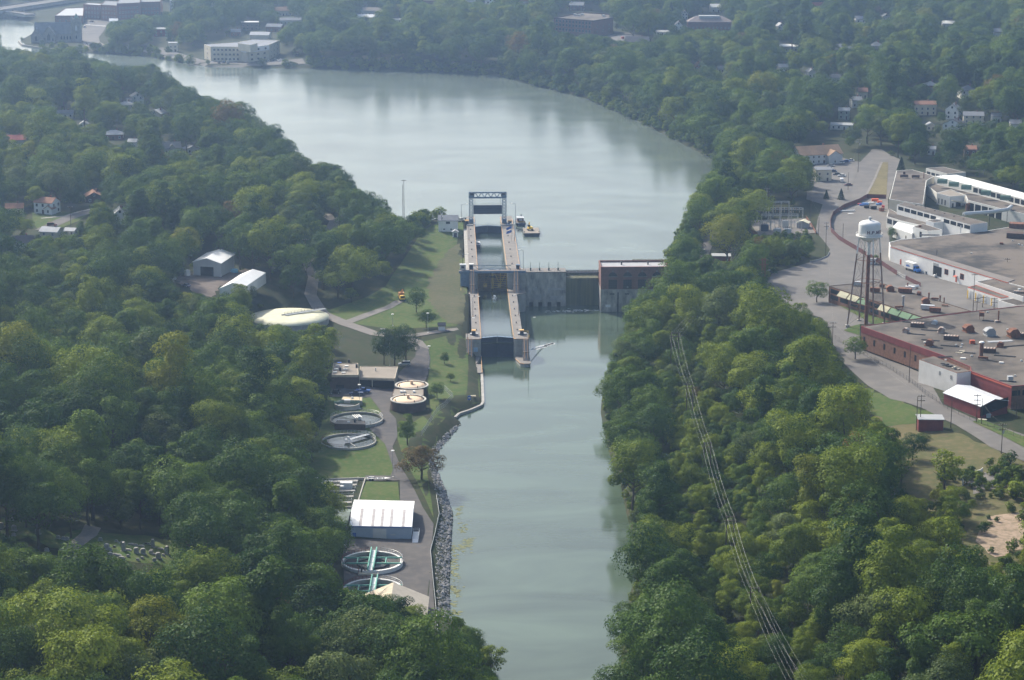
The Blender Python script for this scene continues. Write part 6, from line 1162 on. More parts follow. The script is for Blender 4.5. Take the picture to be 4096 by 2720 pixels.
for k in range(10): p = sp(3050+k*16, 918); MB().tube(p, p+Vector((0, 0, 3.4)), .09, None, 5).tube(p+Vector((0, 0, 3.4)), p+Vector((0, 0, 4.6)), .16, .1, 6).build('busbar_post', m_galv, sb)
def trafo(u, v, w, h, mat, lab):
    p = G(u, v); t = thing('transformer', lab, 'transformer', tuple(p)); MB().box(-w/2, w/2, -1, 1, .2, h).build('tank', mat, t)
    for x in (-w/2-.35, w/2+.05): MB().box(x, x+.3, -.9, .9, .5, h*.9).build('radiator', mat, t)
    for x in (-w*.3, 0, w*.3): MB().tube((x, 0, h), (x, 0, h+1.1), .14, .08, 6).build('bushing', m_dsteel, t)
trafo(3058, 926, 3.2, 3.4, m_navy, 'dark blue transformer in the switchyard'); trafo(3108, 932, 2.8, 2.2, m_lgrey, 'pale grey transformer in the middle of the switchyard'); trafo(3150, 932, 2.8, 2.2, m_lgrey, 'pale grey transformer nearest the control hut'); trafo(3140, 912, 2.4, 3.8, m_lgrey, 'tall pale grey transformer at the back of the switchyard')
house(3213, 912, 5.6, 4.5, 2.8, 1.1, m_grey, M('cream_roof', (0.66, 0.62, 0.45), 0.7), 'grey switchyard control hut with cream roof', -.35, 'y', 'control_hut', 1, None, False, cat='hut', wins=False)
# ---------------------------------------------------------------- the town across the lake
ZT_ = 17.0
t = block('beige_office', 'beige three-storey lakeside office with white upper bay', 'office building', [(816,177),(842,186),(965,187),(989,190),(1075,179),(1118,161),(1010,157),(952,168)], 29, ZT_, m_cream, m_groof, .4)
def rows(t, px0, px1, zt, n, z0s, w, h, fr=None, f0=.06, f1=.94):
    A, B = P(*px0, zt), P(*px1, zt)
    for z in z0s:
        for k in range(n): wwin(t, A, B, f0 + (f1-f0)*(k+.5)/n, z, w, h, fr or m_white)
rows(t, (842,186), (965,187), 29, 7, (1.2, 4.9, 8.6), 1.6, 1.5, m_cream); rows(t, (816,177), (842,186), 29, 1, (1.2, 4.9, 8.6), 1.2, 1.5, m_cream); rows(t, (1075,179), (1118,161), 29, 3, (1.2, 4.9, 8.6), 1.4, 1.5, m_cream); rows(t, (989,190), (1075,179), 29, 3, (1.2, 4.9), 2.4, 1.5, m_cream)
for a, b, n in (((965,187), (989,190), 1), ((989,190), (1075,179), 3)):
    A, B = P(*a, 29), P(*b, 29); strip(t, 'white_bay', A, B, 0, 1, 7.8, 11.9, -.5, -.02, m_white)
    for k in range(n): strip(t, 'window', A, B, (k+.35)/n, (k+.6)/n, 8.8, 10.3, -.58, -.51, m_glass)
tp_ = block('roof_penthouse', 'beige stair penthouse on the roof of the lakeside office', 'penthouse', [(952,172),(1001,180),(1030,172),(975,164)], 33, 28.7, m_cream, m_groof, .2)
house(693, 206, 7, 6, 7.5, .5, m_cream, m_lroof, 'small beige tower-like building on the lakeside lot', .1, 'x', 'pump_house', 2, None, False, cat='building'); house(1043, 158, 17, 10, 4.2, 2.2, m_cream, m_lroof, 'beige gabled hall behind the lakeside office', -.15, 'x', 'hall', 1, None, False, cat='hall', wins=False)
# church on the point
p = G(214, 168); ch = thing('church', 'grey stone gothic church with square tower on the lake point', 'church', tuple(p), .06)
def gpart(nm, x, y, w, d, h, rise, ax):
    a, b = MB(), MB(); gable(a, b, w, d, h, rise, .5, ax); o = a.build(nm, m_stone, ch, None, False, (x, y, 0)); b.build('roof', m_slate, o); return o
nv = gpart('nave', 2, 6, 36, 13, 7.5, 9.0, 'x'); tr1 = gpart('transept', -3, -3, 11, 8, 7.0, 7.0, 'y'); tr2 = gpart('chapel', -14, -2, 9, 8, 6.0, 6.5, 'y'); tr3 = gpart('porch', -9, -6.5, 5, 5, 3.2, 3.2, 'y')
def lancet(par, x, y, z, w, h, rz=0):
    arc = [(-w/2, 0), (w/2, 0), (w/2, h*.6), (w*.28, h*.85), (0, h), (-w*.28, h*.85), (-w/2, h*.6)]; n = 7
    return MB().add([(a, -.05, b) for a, b in arc] + [(a, .2, b) for a, b in arc], [tuple(range(n)), tuple(range(2*n-1, n-1, -1))] + [(i, i+n, (i+1) % n+n, (i+1) % n) for i in range(n)]).build('lancet_window', m_glass, par, None, False, (x, y, z), rz)
lancet(tr1, 0, -4, 2.0, 2.8, 6.2); lancet(tr1, -3.6, -4, 1.6, .9, 2.8); lancet(tr1, 3.6, -4, 1.6, .9, 2.8); lancet(tr2, 0, -4, 1.5, 2.0, 4.5)
for k in range(4): lancet(nv, 5+k*2.6, -6.5, 2.2, 1.0, 3.2)
tw = MB().box(-4, 4, -4, 4, -1, 20).build('tower', m_stone, ch, None, False, (20.5, 1, 0)); mb = MB()
for x in (-3.7, -1.25, 1.25, 3.7):
    for y in (-3.8, 3.8): mb.box(x-.6, x+.6, y-.3, y+.3, 20, 21.3)
    mb.box(-4.05, -3.5, x-.6, x+.6, 20, 21.2).box(3.5, 4.05, x-.6, x+.6, 20, 21.2)
mb.build('battlement', m_stone, tw); MB().add([(-2.2, -2.2, 20), (2.2, -2.2, 20), (2.2, 2.2, 20), (-2.2, 2.2, 20), (0, 0, 25)], [(0, 1, 4), (1, 2, 4), (2, 3, 4), (3, 0, 4), (3, 2, 1, 0)]).build('spire', M('copper_green', (0.16, 0.26, 0.20), 0.7), tw); MB().tube((-3.6, -3.6, 0), (-3.6, -3.6, 22), 1.1, 1.0, 8).build('stair_turret', m_stone, tw)
lancet(tw, 0, -4, 10, 1.8, 5).data.materials[0] = m_lgrey; lancet(tw, 0, -4, 3, 1.2, 3)
KEEP.append((95, 75, 305, 160, 1960)); KEEP.append((818, 160, 1118, 240, 1800)); KEEP.append((2220, 60, 2450, 120, 1900)); KEEP.append((219, 20, 640, 60, 2150)); KEEP.append((680, 5, 850, 40, 2200)); FOOT.append((p.x, p.y, 26))
sw_ = [(75, 163), (90, 178), (140, 186), (230, 196), (320, 206)]; pts = [P(u, v, 16.4) for u, v in sw_]; mb = MB()
for a, b in zip(pts, pts[1:]): d = (b-a).normalized(); n_ = Vector((-d.y, d.x, 0))*.5; mb.prism([tuple((a-n_)[:2]), tuple((b-n_)[:2]), tuple((b+n_)[:2]), tuple((a+n_)[:2])], 13, 16.5)
tag(mb.build('lake_wall', m_conc), 'low stone lake wall below the church', 'wall')
# bridges
def bridge(a, b, wd, z, th, label, piers, pm):
    A, B = P(*a, z), P(*b, z); d = B-A; rz = math.atan2(d.y, d.x); t = thing('road_bridge', label, 'bridge', (A.x, A.y, 0), rz); l = d.length
    MB().box(-60, l, -wd/2, wd/2, z-th, z).build('deck', m_conc, t); MB().box(-60, l, -wd/2+.5, wd/2-.5, z, z+.12).build('roadway', m_asph, t)
    for y in (-wd/2, wd/2-.4): MB().box(-60, l, y, y+.4, z+.01, z+1.1).build('parapet', pm, t)
    for x in piers: MB().box(x-1.6, x+1.6, -wd/2+.8, wd/2-.8, 8, z-th).build('pier', m_stone, t)
bridge((0, 42), (118, 58), 13, 21.5, 1.8, 'pale concrete road bridge with stone piers beside the church', (-20, 8, 24), m_cop); bridge((-40, 42), (300, -8), 26, 23.0, 2.2, 'wide highway causeway running behind the church bridge', (-10, 40), m_cop)
# brick blocks of the main street
def flat(nm, lab, px, zt, mat, roof, nwin, z0s, e=(0, 1), cat='building'):
    t = block(nm, lab, cat, px, zt, 18.5, mat, roof, .6)
    rows(t, px[e[0]], px[e[1]], zt, nwin, z0s, 1.1, 1.8); return t
flat('brick_block', 'low brown brick building behind the church', [(219,62),(332,62),(334,30),(262,32)], 26, m_brick2, m_lroof, 4, (1.5,)); flat('brick_block', 'red brick three-storey commercial block on the street corner', [(333,16),(400,20),(416,14),(352,10)], 33, m_brick, m_lroof, 5, (2, 6, 10)); flat('brick_block', 'grey-brown brick commercial block next to the corner block', [(402,18),(466,22),(480,4),(420,2)], 34, m_brick2, m_groof, 5, (3, 7, 11))
flat('brick_block', 'dark red brick commercial row at the far street end', [(467,14),(560,10),(560,-12),(480,-10)], 36, m_brick, m_groof, 7, (4, 8, 12)); flat('stone_block', 'tall grey stone building with rows of windows', [(678,2),(742,4),(750,-14),(690,-14)], 33, m_lgrey, m_groof, 5, (1.5, 5, 8.5, 12)); flat('white_block', 'white building with dark windows at the top of the town', [(772,14),(842,16),(858,2),(790,2)], 27, m_white, m_groof, 4, (2, 5.4))
flat('brick_block', 'long brick block behind the white town building', [(560,8),(640,6),(650,-12),(570,-14)], 33, m_brick2, m_groof, 6, (3, 7))
# schools
t = block('brick_school', 'large dark brick school with parapet roof above the far shore', 'school', [(2215,70),(2372,82),(2453,69),(2440,56),(2330,47)], 41, 27, m_brick, m_roofg, 1.0, m_dbrick)
rows(t, (2215,70), (2372,82), 41, 11, (3.4, 7.2, 10.4), 1.9, 2.2, m_lgrey, .04, .96); rows(t, (2372,82), (2453,69), 41, 3, (3.4, 7.2), 1.0, 1.6, m_lgrey)
for u, v in ((2300,62),(2316,64),(2330,60),(2415,66)): unit(t, u, v, 40.2, 2.4, 2, 1.6, m_lgrey)
t = house(2835, 128, 38, 16, 9.5, 4.5, m_brick, M('brown_slate', (0.23, 0.19, 0.18), 0.8), 'red brick school with hipped roof and chimneys among trees', -.04, 'x', 'school', 2, None, True, cat='school', hip=True); MB().box(-9, 9, -3.5, 3.5, 12.2, 14.3).build('roof_deck', m_lroof, t)
t = house(1345, 58, 30, 26, 9, 20, m_brick, m_slate, 'big brick church with steep slate roof at the edge of town', .4, 'x', 'church', 2, None, False, cat='church', hip=True)
# houses: (u, v base, width px, depth m, wall h, rise, wall, roof, axis, rz, label, extra)
HS = [
 (190,851,95,8,5.6,2.0,m_white,m_rroof,'x',-.35,'white two-storey house with red-brown roof by the street lawn',dict(wing=(3.4,-3,4,4,3,1.4),porch=False)),
 (60,853,80,7,3.0,1.8,m_cream,m_rroof,'x',.15,'low house with orange-brown roof beside the white farmhouse',{}), (375,808,78,9,3.4,2.2,m_dbrick,m_rroof,'y',.25,'dark brick bungalow with brown gable behind the street lawn',{}), (480,890,42,9,5.0,2.2,m_white,m_lroof,'y',.2,'narrow white gabled house half hidden by a reddish tree',{}),
 (208,968,88,7,5.4,1.6,m_cream,m_lroof,'x',-.25,'cream two-storey house with pale grey roof below the street',{}), (94,990,88,6.5,2.9,2.6,m_white,m_droof,'x',.2,'white cottage with dark roof and gable end window',{}), (285,942,36,5,2.6,1.0,m_offw,m_lroof,'x',-.2,'small pale garage beside the cream house',dict(chimney=False)),
 (548,414,56,9,5.2,2.2,m_white,m_lroof,'y',.3,'white gabled house near the wooded lake shore',dict(wing=(-4.5,-2,5,5,3,1.2))), (506,433,68,8,2.9,1.8,m_offw,m_lroof,'x',.2,'low grey roofed garage below the white gabled house',dict(hip=True)), (632,479,66,9,4.6,2.4,m_cream,m_lroof,'y',-.35,'taupe house with pale roof at the wood edge',{}),
 (455,556,88,8,3.4,2.2,m_brick,m_lroof,'x',.1,'brick bungalow with pale hipped roof behind a dark shrub',dict(hip=True)), (533,592,40,7,4.0,1.4,m_offw,m_lroof,'x',0,'plain pale boxy house below the brick bungalow',{}), (688,614,80,8,3.6,3.2,m_lgrey,m_groof,'x',.2,'grey cape house with steep roof and dormer',dict(wing=(0,-3.6,2.4,2,4.6,1.4))), (765,613,64,6,3.0,1.6,m_offw,m_groof,'y',.5,'small grey garage beside the cape house',dict(chimney=False)),
 (65,586,96,8,4.4,2.2,m_cream,M('red_roof', (0.33,0.08,0.07), 0.8),'x',.1,'cream house with red roof at the picture edge',dict(wing=(-5,-3.5,6,4,2.8,1.6))), (262,470,74,7,3.2,1.6,m_offw,m_groof,'x',.15,'long low pale house deep among the trees',{}), (338,522,34,6,4.4,1.6,m_white,m_lroof,'y',.1,'narrow white house glimpsed between dense trees',{}),
 (455,95,38,7,2.8,2.0,m_white,m_wroof,'x',.1,'tiny white house at the town crosswalk',{}), (645,144,66,9,6.5,1.0,m_redp,m_lroof,'x',.15,'dark red house with pale flat roof above the lake street',{}), (944,142,44,8,3.4,2.2,m_brick,m_groof,'x',.1,'little brick house behind the beige office',{}), (1164,97,104,9,4.0,2.0,m_lgrey,m_groof,'x',.1,'long grey roofed house on the town slope',{}), (1100,126,74,9,4.6,2.2,m_brick2,m_groof,'x',-.2,'brown house with grey roof below the long grey house',{}),
 (1000,119,80,9,7.0,.6,m_rooft,m_wroof,'x',.1,'tan building with white roof panels in the town trees',{}), (1130,62,80,10,5,3.2,m_cream,m_broof,'x',.3,'tan roofed house uphill from the long grey house',{}), (1466,80,84,9,3.0,2.2,m_brick,m_wroof,'x',-.1,'brick house with brilliant white roof by the far shore wood',{}), (1490,62,100,9,5,2.6,m_offw,m_rooft,'x',-.15,'pale house with taupe roof behind the white roofed house',{}), (1590,90,44,7,2.6,1.0,m_offw,m_wroof,'x',0,'low garage with white roof in the far trees',dict(chimney=False)),
 (2308,42,66,10,5.4,2.8,m_brick,m_lroof,'x',-.2,'brick house with pale roof behind the large school',{}), (2713,128,34,9,6.4,3.2,m_white,m_groof,'y',0,'white gabled house beside the hipped roof school',{}), (2650,140,60,8,2.8,1.2,m_white,m_lroof,'x',-.1,'low white house beside the school lawn',{}), (2860,48,46,9,5,2.6,m_offw,m_wroof,'x',.1,'pale roofed house behind the hipped roof school',{}), (2738,76,26,8,5.4,3,m_offw,m_groof,'y',0,'slim pale gabled house up behind the school',{}), (2550,186,110,12,4.0,4.0,m_dbrick,m_droof,'x',-.25,'house with big dark roof above the far shore',{}),
 (3154,206,84,10,4.4,1.2,m_grey,m_wroof,'x',-.1,'grey building with white roof in the far right woods',{}), (3120,128,34,8,5.5,2.6,m_offw,m_lroof,'y',.2,'pale house on the ridge beyond the school',{}), (3362,219,120,13,5.2,3.6,m_brick2,m_slate,'x',-.1,'large slate roofed house with white turret roof',dict(hip=True)), (3438,102,48,9,6,2.6,m_white,m_groof,'x',.15,'white house with grey roof on the far hill',{}), (3794,110,62,9,4,2,m_offw,m_wroof,'x',-.1,'white house with bright roof near the hill top',{}), (3504,206,60,10,5,3.0,m_grey,m_slate,'x',.1,'grey hipped house with cupola among dark trees',dict(hip=True)),
 (3720,372,56,10,6,2.4,m_brick,m_lroof,'x',.05,'red brick house with pale hipped roof on the side street',dict(hip=True)), (3695,458,104,9,7.0,1.8,m_cream,m_rroof,'x',-.02,'big cream house with brown roof on the side street',{}), (3811,475,60,9,6.6,3.2,m_white,m_groof,'y',-.35,'white gabled house with grey side roof beside the cream house',{}), (3816,530,92,8,5.6,3.0,m_white,m_droof,'y',-.5,'bright white house with dark slate roof nearest the road',dict(wing=(5,-1,5,6,4.6,2))), (3892,492,92,8,5.2,2.0,m_cream,m_groof,'x',-.15,'pale yellow house with grey roof behind the white house',{}), (3983,488,42,7,4,1.6,m_lgrey,m_groof,'x',-.1,'small grey house right of the yellow house',{}),
 (3376,475,50,8,5.6,1.6,M('sage_siding', (0.36,0.42,0.38), 0.8),m_lroof,'x',-.2,'sage green house behind the tan roofed building',{}), (3367,517,100,7,3.0,1.0,m_white,m_lroof,'x',-.2,'long low white building above the tan roof',dict(chimney=False)), (3423,428,48,8,4.8,2.0,m_lgrey,m_groof,'x',.1,'grey house uphill from the sage house',{}), (3720,520,32,6,3.2,1.6,m_cream,m_lroof,'y',0,'little cream garage beside the bright white house',dict(chimney=False)), (3450,392,42,8,4.6,2.2,m_cream,m_brick if False else m_rroof,'x',-.1,'cream house with dark red roof in deep shade',{}),
 (3878,636,54,9,6.2,1.6,m_brick,m_rroof,'x',-.1,'brick two-storey house with white windows behind the factory',{}), (3724,616,40,7,3.2,1.4,m_white,m_lroof,'x',-.2,'low white cottage behind the factory trees',{}), (3868,392,74,10,5.6,3.0,m_white,m_slate,'x',.1,'white house with wide slate roof among tall trees',dict(hip=True)), (3270,42,54,9,5,2.6,m_cream,MATS['red_roof'] if 'red_roof' in MATS else m_rroof,'x',.1,'house with faded red roof on the far hill',{}), (3540,86,40,8,5,2.2,m_white,m_lroof,'y',.2,'white house between dark conifers on the hill',{}), (3130,288,44,8,4,2,m_offw,m_lroof,'x',.1,'pale house in the woods beside the lake shore',{}), (3242,310,34,7,4.4,2,m_white,m_groof,'y',.2,'white gable end deep in the right bank woods',{}), (3340,330,50,8,4,2,m_lgrey,m_groof,'x',0,'dim grey house in the shaded middle woods',{}),
 (2790,295,24,6,5.5,3,m_brick,m_broof,'y',.2,'small brick turret like house above the right shore',{}), (2880,290,30,6,3,1.8,m_offw,m_lroof,'x',.2,'tiny pale cottage beside the brick turret house',{}), (4060,520,50,8,4.4,2,m_offw,m_groof,'x',-.1,'pale house at the picture edge above the factory',{}), (3990,150,46,9,5,2.6,m_offw,m_groof,'x',.1,'pale house high on the far right hill',{}), (1880,20,52,9,5,2.6,m_offw,m_lroof,'x',0,'pale house at the top of the middle town',{}), (1960,26,44,9,5.5,2.6,m_white,m_lroof,'y',.1,'white gabled house at the top of the middle town',{}), (2095,24,50,9,5,2.4,m_cream,m_rroof,'x',0,'cream house with brown roof above the middle shore',{}), (1720,20,60,10,5,2.2,m_brick,m_rooft,'x',0,'brick house with tan roof above the middle shore',{}),
]
for u, v, wpx, d, h, rise, wl_, rf_, ax, rz, lab, ex in HS:
    p = G(u, v); w = max(5.0, wpx*.86/ppm(p)); house(u, v, w, d, h, rise, wl_, rf_, lab, rz, ax, 'house', 2 if h > 4.2 else 1, **ex)
p = G(3265, 652); t = house(3265, 650, 27, 13, 5.6, 4.2, m_lgrey, m_broof, 'long grey sided building with tan shingle roof by the parking', .34, 'x', 'apartment_house', 2, (7, -7, 8, 6, 5.2, 2.6), True, cat='apartment house')
p = G(3275, 712); t = house(3287, 722, 9, 8, 6.5, 1.0, m_cream, m_groof, 'cream boxy house beside the parking lot trees', .1, 'x', 'house', 2, None, False)
house(2884, 1052, 8.2, 6, 3.6, .05, m_redp, m_grey, 'dark red flat roofed hut on the wooded bank', -.05, 'x', 'hut', 1, None, False, cat='hut', wins=False)
# ---------------------------------------------------------------- vehicles
CARC = {'white': (0.75, 0.75, 0.75), 'silver': (0.45, 0.47, 0.48), 'dark': (0.03, 0.035, 0.045), 'navy': (0.03, 0.05, 0.13), 'blue': (0.04, 0.13, 0.42), 'maroon': (0.12, 0.03, 0.045), 'red': (0.35, 0.05, 0.04), 'teal': (0.2, 0.35, 0.36)}
for k, v in CARC.items(): M('car_' + k, v, 0.3, 0.04, 0.5, 0.15, 0.5)
m_tyre = M('tyre', (0.02, 0.02, 0.022), 0.9, 0.1, 2)
_cm = {}
def car_parts(kind, colr):
    key = (kind, colr)
    if key in _cm: return _cm[key]
    def side(prof, hw, hw2=None):
        n = len(prof); hw2 = hw2 or hw
        return MB().add([(-hw if b < 1.0 else -hw2, a, b) for a, b in prof] + [(hw if b < 1.0 else hw2, a, b) for a, b in prof], [tuple(range(n-1, -1, -1)), tuple(range(n, 2*n))] + [(i, (i+1) % n, (i+1) % n+n, i+n) for i in range(n)])
    if kind == 'sedan': body = [(-2.2, .35), (2.2, .35), (2.25, .7), (1.1, .92), (-1.7, .95), (-2.25, .85)]; glass = [(-1.65, .95), (1.05, .92), (.35, 1.42), (-1.1, 1.45)]; roof = [(-1.08, 1.44), (.33, 1.41), (.3, 1.48), (-1.05, 1.5)]; ln = 1.35
    elif kind == 'suv': body = [(-2.4, .45), (2.4, .45), (2.45, .9), (1.3, 1.1), (-2.4, 1.12)]; glass = [(-2.35, 1.12), (1.25, 1.1), (.6, 1.72), (-2.2, 1.75)]; roof = [(-2.18, 1.74), (.6, 1.71), (.55, 1.82), (-2.15, 1.84)]; ln = 1.5
    elif kind == 'pickup': body = [(-2.7, .5), (2.7, .5), (2.7, 1.0), (1.3, 1.1), (-2.7, 1.1)]; glass = [(-.6, 1.1), (1.25, 1.1), (.7, 1.72), (-.5, 1.75)]; roof = [(-.48, 1.74), (.68, 1.71), (.62, 1.82), (-.45, 1.84)]; ln = 1.75
    else: body = [(-2.6, .4), (2.6, .4), (2.6, 1.0), (2.0, 1.2), (-2.6, 2.1)]; body = [(-2.6, .4), (2.6, .4), (2.6, 1.05), (1.9, 1.2), (1.2, 2.1), (-2.6, 2.15)]; glass = [(1.92, 1.22), (2.0, 1.2), (1.3, 2.0), (1.22, 2.05)]; roof = [(-2.6, 2.16), (1.18, 2.11), (1.1, 2.2), (-2.55, 2.25)]; ln = 1.6
    m = MATS['car_' + colr]; wh = MB().tube((-.12, 0, 0), (.12, 0, 0), .36, None, 12).mesh('wheel', m_tyre); hb = MB().tube((-.13, 0, 0), (.13, 0, 0), .2, None, 8).mesh('rim', m_lgrey)
    _cm[key] = (side(body, .9).mesh('body', m), side(glass, .82, .72).mesh('window_glass', m_glass), side(roof, .7, .7).mesh('roof_panel', m), wh, hb, ln, MB().box(-.18, .18, -.05, .05, 0, .16).mesh('headlight', m_white)); return _cm[key]
def car(u, v, rz, kind, colr, label, group=None, name=None):
    p = G(u, v); p.z += .2; t = thing(name or {'sedan': 'car', 'suv': 'car', 'pickup': 'pickup_truck', 'van': 'van'}[kind], label, {'sedan': 'car', 'suv': 'car', 'pickup': 'pickup truck', 'van': 'van'}[kind], tuple(p), rz, group)
    b, g_, r_, wh, hb, ln, hl = car_parts(kind, colr); link('body', b, t); link('window_glass', g_, t); link('roof_panel', r_, t)
    for x in (-.85, .85):
        for y in (-ln, ln): w = link('wheel', wh, t, (x, y, .36)); link('rim', hb, w)
    for x in (-.6, .6): link('headlight', hl, t, (x, 2.24 if kind == 'sedan' else 2.45, .62 if kind == 'sedan' else .8))
    return t
R9 = math.pi/2
car(1618, 1466, R9+.1, 'suv', 'silver', 'silver SUV parked at the end of the plant garage'); car(1452, 1571, -R9-.1, 'pickup', 'blue', 'blue pickup truck farther from the thickener tank'); car(1425, 1584, R9+.1, 'pickup', 'navy', 'navy pickup truck nearer the thickener tank'); car(1340, 1578, R9, 'sedan', 'dark', 'dark car in the shade of the plant office')
car(1841, 886, R9, 'sedan', 'white', 'white car parked beside the lock gatehouse'); car(208, 906, -R9+.3, 'suv', 'maroon', 'maroon SUV on the side street by the lawn'); car(744, 1150, .9, 'sedan', 'navy', 'dark blue car parked in the hill yard')
for u, v, rz, k, c_, lab in ((3362,656,R9-.3,'sedan','white','white car at the front of the tan roofed building'),(3383,650,R9-.3,'sedan','blue','blue car between two white cars at the tan roofed building'),(3401,647,R9-.3,'sedan','white','white car at the end of the front parking row'),(3322,668,R9-.3,'sedan','silver','silver car at the near end of the front row'),(3316,680,R9-.2,'sedan','white','white car under the tree shade near the grey wall'),
   (3332,690,R9-.2,'sedan','navy','navy car in the second parking row'),(3347,702,R9-.2,'sedan','dark','dark car in the second parking row'),(3366,709,R9-.2,'sedan','white','white car ending the second parking row'),(3392,744,R9,'sedan','maroon','maroon car by the forecourt kerb'),(3366,730,0,'van','white','white van on the forecourt'),
   (875,254,.3,'sedan','dark','dark red shaded car in front of the beige office'),(893,253,.3,'suv','dark','black SUV in front of the beige office'),(910,254,.3,'suv','silver','silver SUV in front of the beige office'),(1073,248,.2,'sedan','white','white car nearest the lakeside shrub'),(1088,245,.2,'sedan','dark','dark car between white cars at the office lot'),(1100,243,.2,'suv','silver','pale SUV in the office lot'),(1113,246,.2,'sedan','white','white car in the office lot row'),(1123,244,.2,'sedan','white','white car ending the office lot row'),(1162,256,R9,'sedan','red','red car alone at the lake end of the lot'),(1187,226,.8,'suv','dark','dark SUV on the office driveway'),
   (338,111,.3,'suv','white','white SUV farthest up the church street'),(325,133,.3,'sedan','white','white car parked halfway down the church street'),(321,142,.3,'sedan','silver','silver car parked on the church street'),(317,151,.3,'sedan','white','second white car in the church street row'),(316,158,.3,'sedan','silver','lowest silver car in the church street row'),(350,180,.9,'sedan','silver','grey car at the foot of the church street'),(366,90,R9,'sedan','dark','dark car crossing at the town crosswalk'),(168,4,R9,'van','white','white van on the highway causeway'),
   (3922,491,R9,'sedan','white','white car beside the pale yellow house'),(3932,503,R9-.2,'sedan','silver','silver car on the drive below the yellow house'),(3636,430,.3,'van','white','white van beside the big cream house'),(2830,155,.2,'sedan','white','white car by the hipped roof school'),(2838,162,.2,'sedan','white','second white car by the hipped roof school'),(2490,158,.2,'van','red','orange-red van on the school lawn edge'),
   (1015,16,.3,'sedan','white','white car in the upper town lot'),(1058,14,.3,'sedan','white','another white car in the upper town lot')): car(u, v, rz, k, c_, lab)
# crosswalk stripes
mb = MB()
A, B = G(343, 100), G(425, 106)
for k in range(14): p = A.lerp(B, (k+.5)/14); z = gz(p.x, p.y)+.3; mb.add([(p.x-.35, p.y-3, z), (p.x+.35, p.y-3, z), (p.x+.35, p.y+3, z), (p.x-.35, p.y+3, z)], [(0, 1, 2, 3)])
struct(mb.build('crosswalk_marking', m_white))
# box truck and delivery van by the loading door
A, B = P(3561, 1040, ZF), P(4035, 1186, ZF); fa = math.atan2((B-A).y, (B-A).x)
p = G(3650, 1087); t = thing('box_truck', 'white box truck with blue cab parked along the white factory', 'truck', (p.x, p.y, p.z+.2), fa)
bx_ = MB().box(-4.6, 2.0, -1.25, 1.25, 1.1, 3.9).build('cargo_box', m_white, t); cb = MB().add([(2.1, -1.15, .6), (4.9, -1.05, .6), (4.9, -1.05, 1.6), (3.7, -1.1, 1.8), (3.2, -1.1, 2.8), (2.1, -1.15, 2.9), (2.1, 1.15, .6), (4.9, 1.05, .6), (4.9, 1.05, 1.6), (3.7, 1.1, 1.8), (3.2, 1.1, 2.8), (2.1, 1.15, 2.9)], [(0, 1, 2, 3, 4, 5), (11, 10, 9, 8, 7, 6), (0, 6, 7, 1), (1, 7, 8, 2), (2, 8, 9, 3), (3, 9, 10, 4), (4, 10, 11, 5), (5, 11, 6, 0)]).build('cab', M('truck_blue', (0.05, 0.20, 0.60), 0.35), t)
MB().add([(3.28, -1.0, 2.7), (3.72, -1.0, 1.85), (3.72, 1.0, 1.85), (3.28, 1.0, 2.7)], [(0, 1, 2, 3)]).build('windscreen', m_glass, cb).location = (.06, 0, .05)
MB().box(2.3, 3.1, -1.19, -1.12, 1.8, 2.6).build('side_window', m_glass, cb); MB().box(-3.3, -.6, -1.29, -1.25, 1.9, 2.5).build('lettering_panel', m_blue, bx_); MB().box(-3.2, -1.0, -1.29, -1.25, 2.7, 3.0).build('lettering_line', m_bluegrey, bx_); MB().box(-4.5, 2.2, -.5, .5, .7, 1.1).build('chassis', m_dsteel, t)
for x in (-3.2, 3.9):
    for y in (-1.05, 1.05): MB().tube((x, y-.18, .5), (x, y+.18, .5), .5, None, 12).build('wheel', m_tyre, t)
p = G(3758, 1109); t = car(3758, 1110, fa+2.7, 'van', 'white', 'white delivery van half inside the factory loading door')
p = G(3606, 1198); t = thing('truck_crane', 'old yellow truck crane parked on the lawn track', 'truck crane', at_g(1606, 1197), .15)
MB().box(-1.2, 1.2, -4, 3.2, .8, 1.5).build('chassis', m_ysteel, t); MB().box(-1.1, 1.1, -5.2, -3.6, .9, 2.6).build('cab', m_yel, t); MB().box(-1.2, 1.2, -.6, 2.4, 1.5, 2.9).build('house', M('crane_orange', (0.50, 0.24, 0.09), 0.7), t); MB().box(-.9, .9, -5.25, -5.18, 1.7, 2.4).build('windscreen', m_glass, t)
lat(MB(), (0, 0, 0), (0, 0, 7.5), .6, .6, 6, .06).build('boom', MATS['crane_orange'], t, None, False, (0, 1.2, 2.8)).rotation_euler = (R(-70)*-1, 0, 0)
for x in (-1.1, 1.1):
    for y in (-4.2, -1.2, 1.4, 2.7): MB().tube((x-.2, y, .5), (x+.2, y, .5), .5, None, 10).build('wheel', m_tyre, t)
for u, v, lab in ((1526, 1332, 'left of the pair of'), (1537, 1332, 'right of the pair of')): box_item(u, v, .9, .7, 1.5, m_grey, 'electrical_cabinet', f'grey electrical cabinet, {lab} cabinets by the pines', 'electrical cabinet')
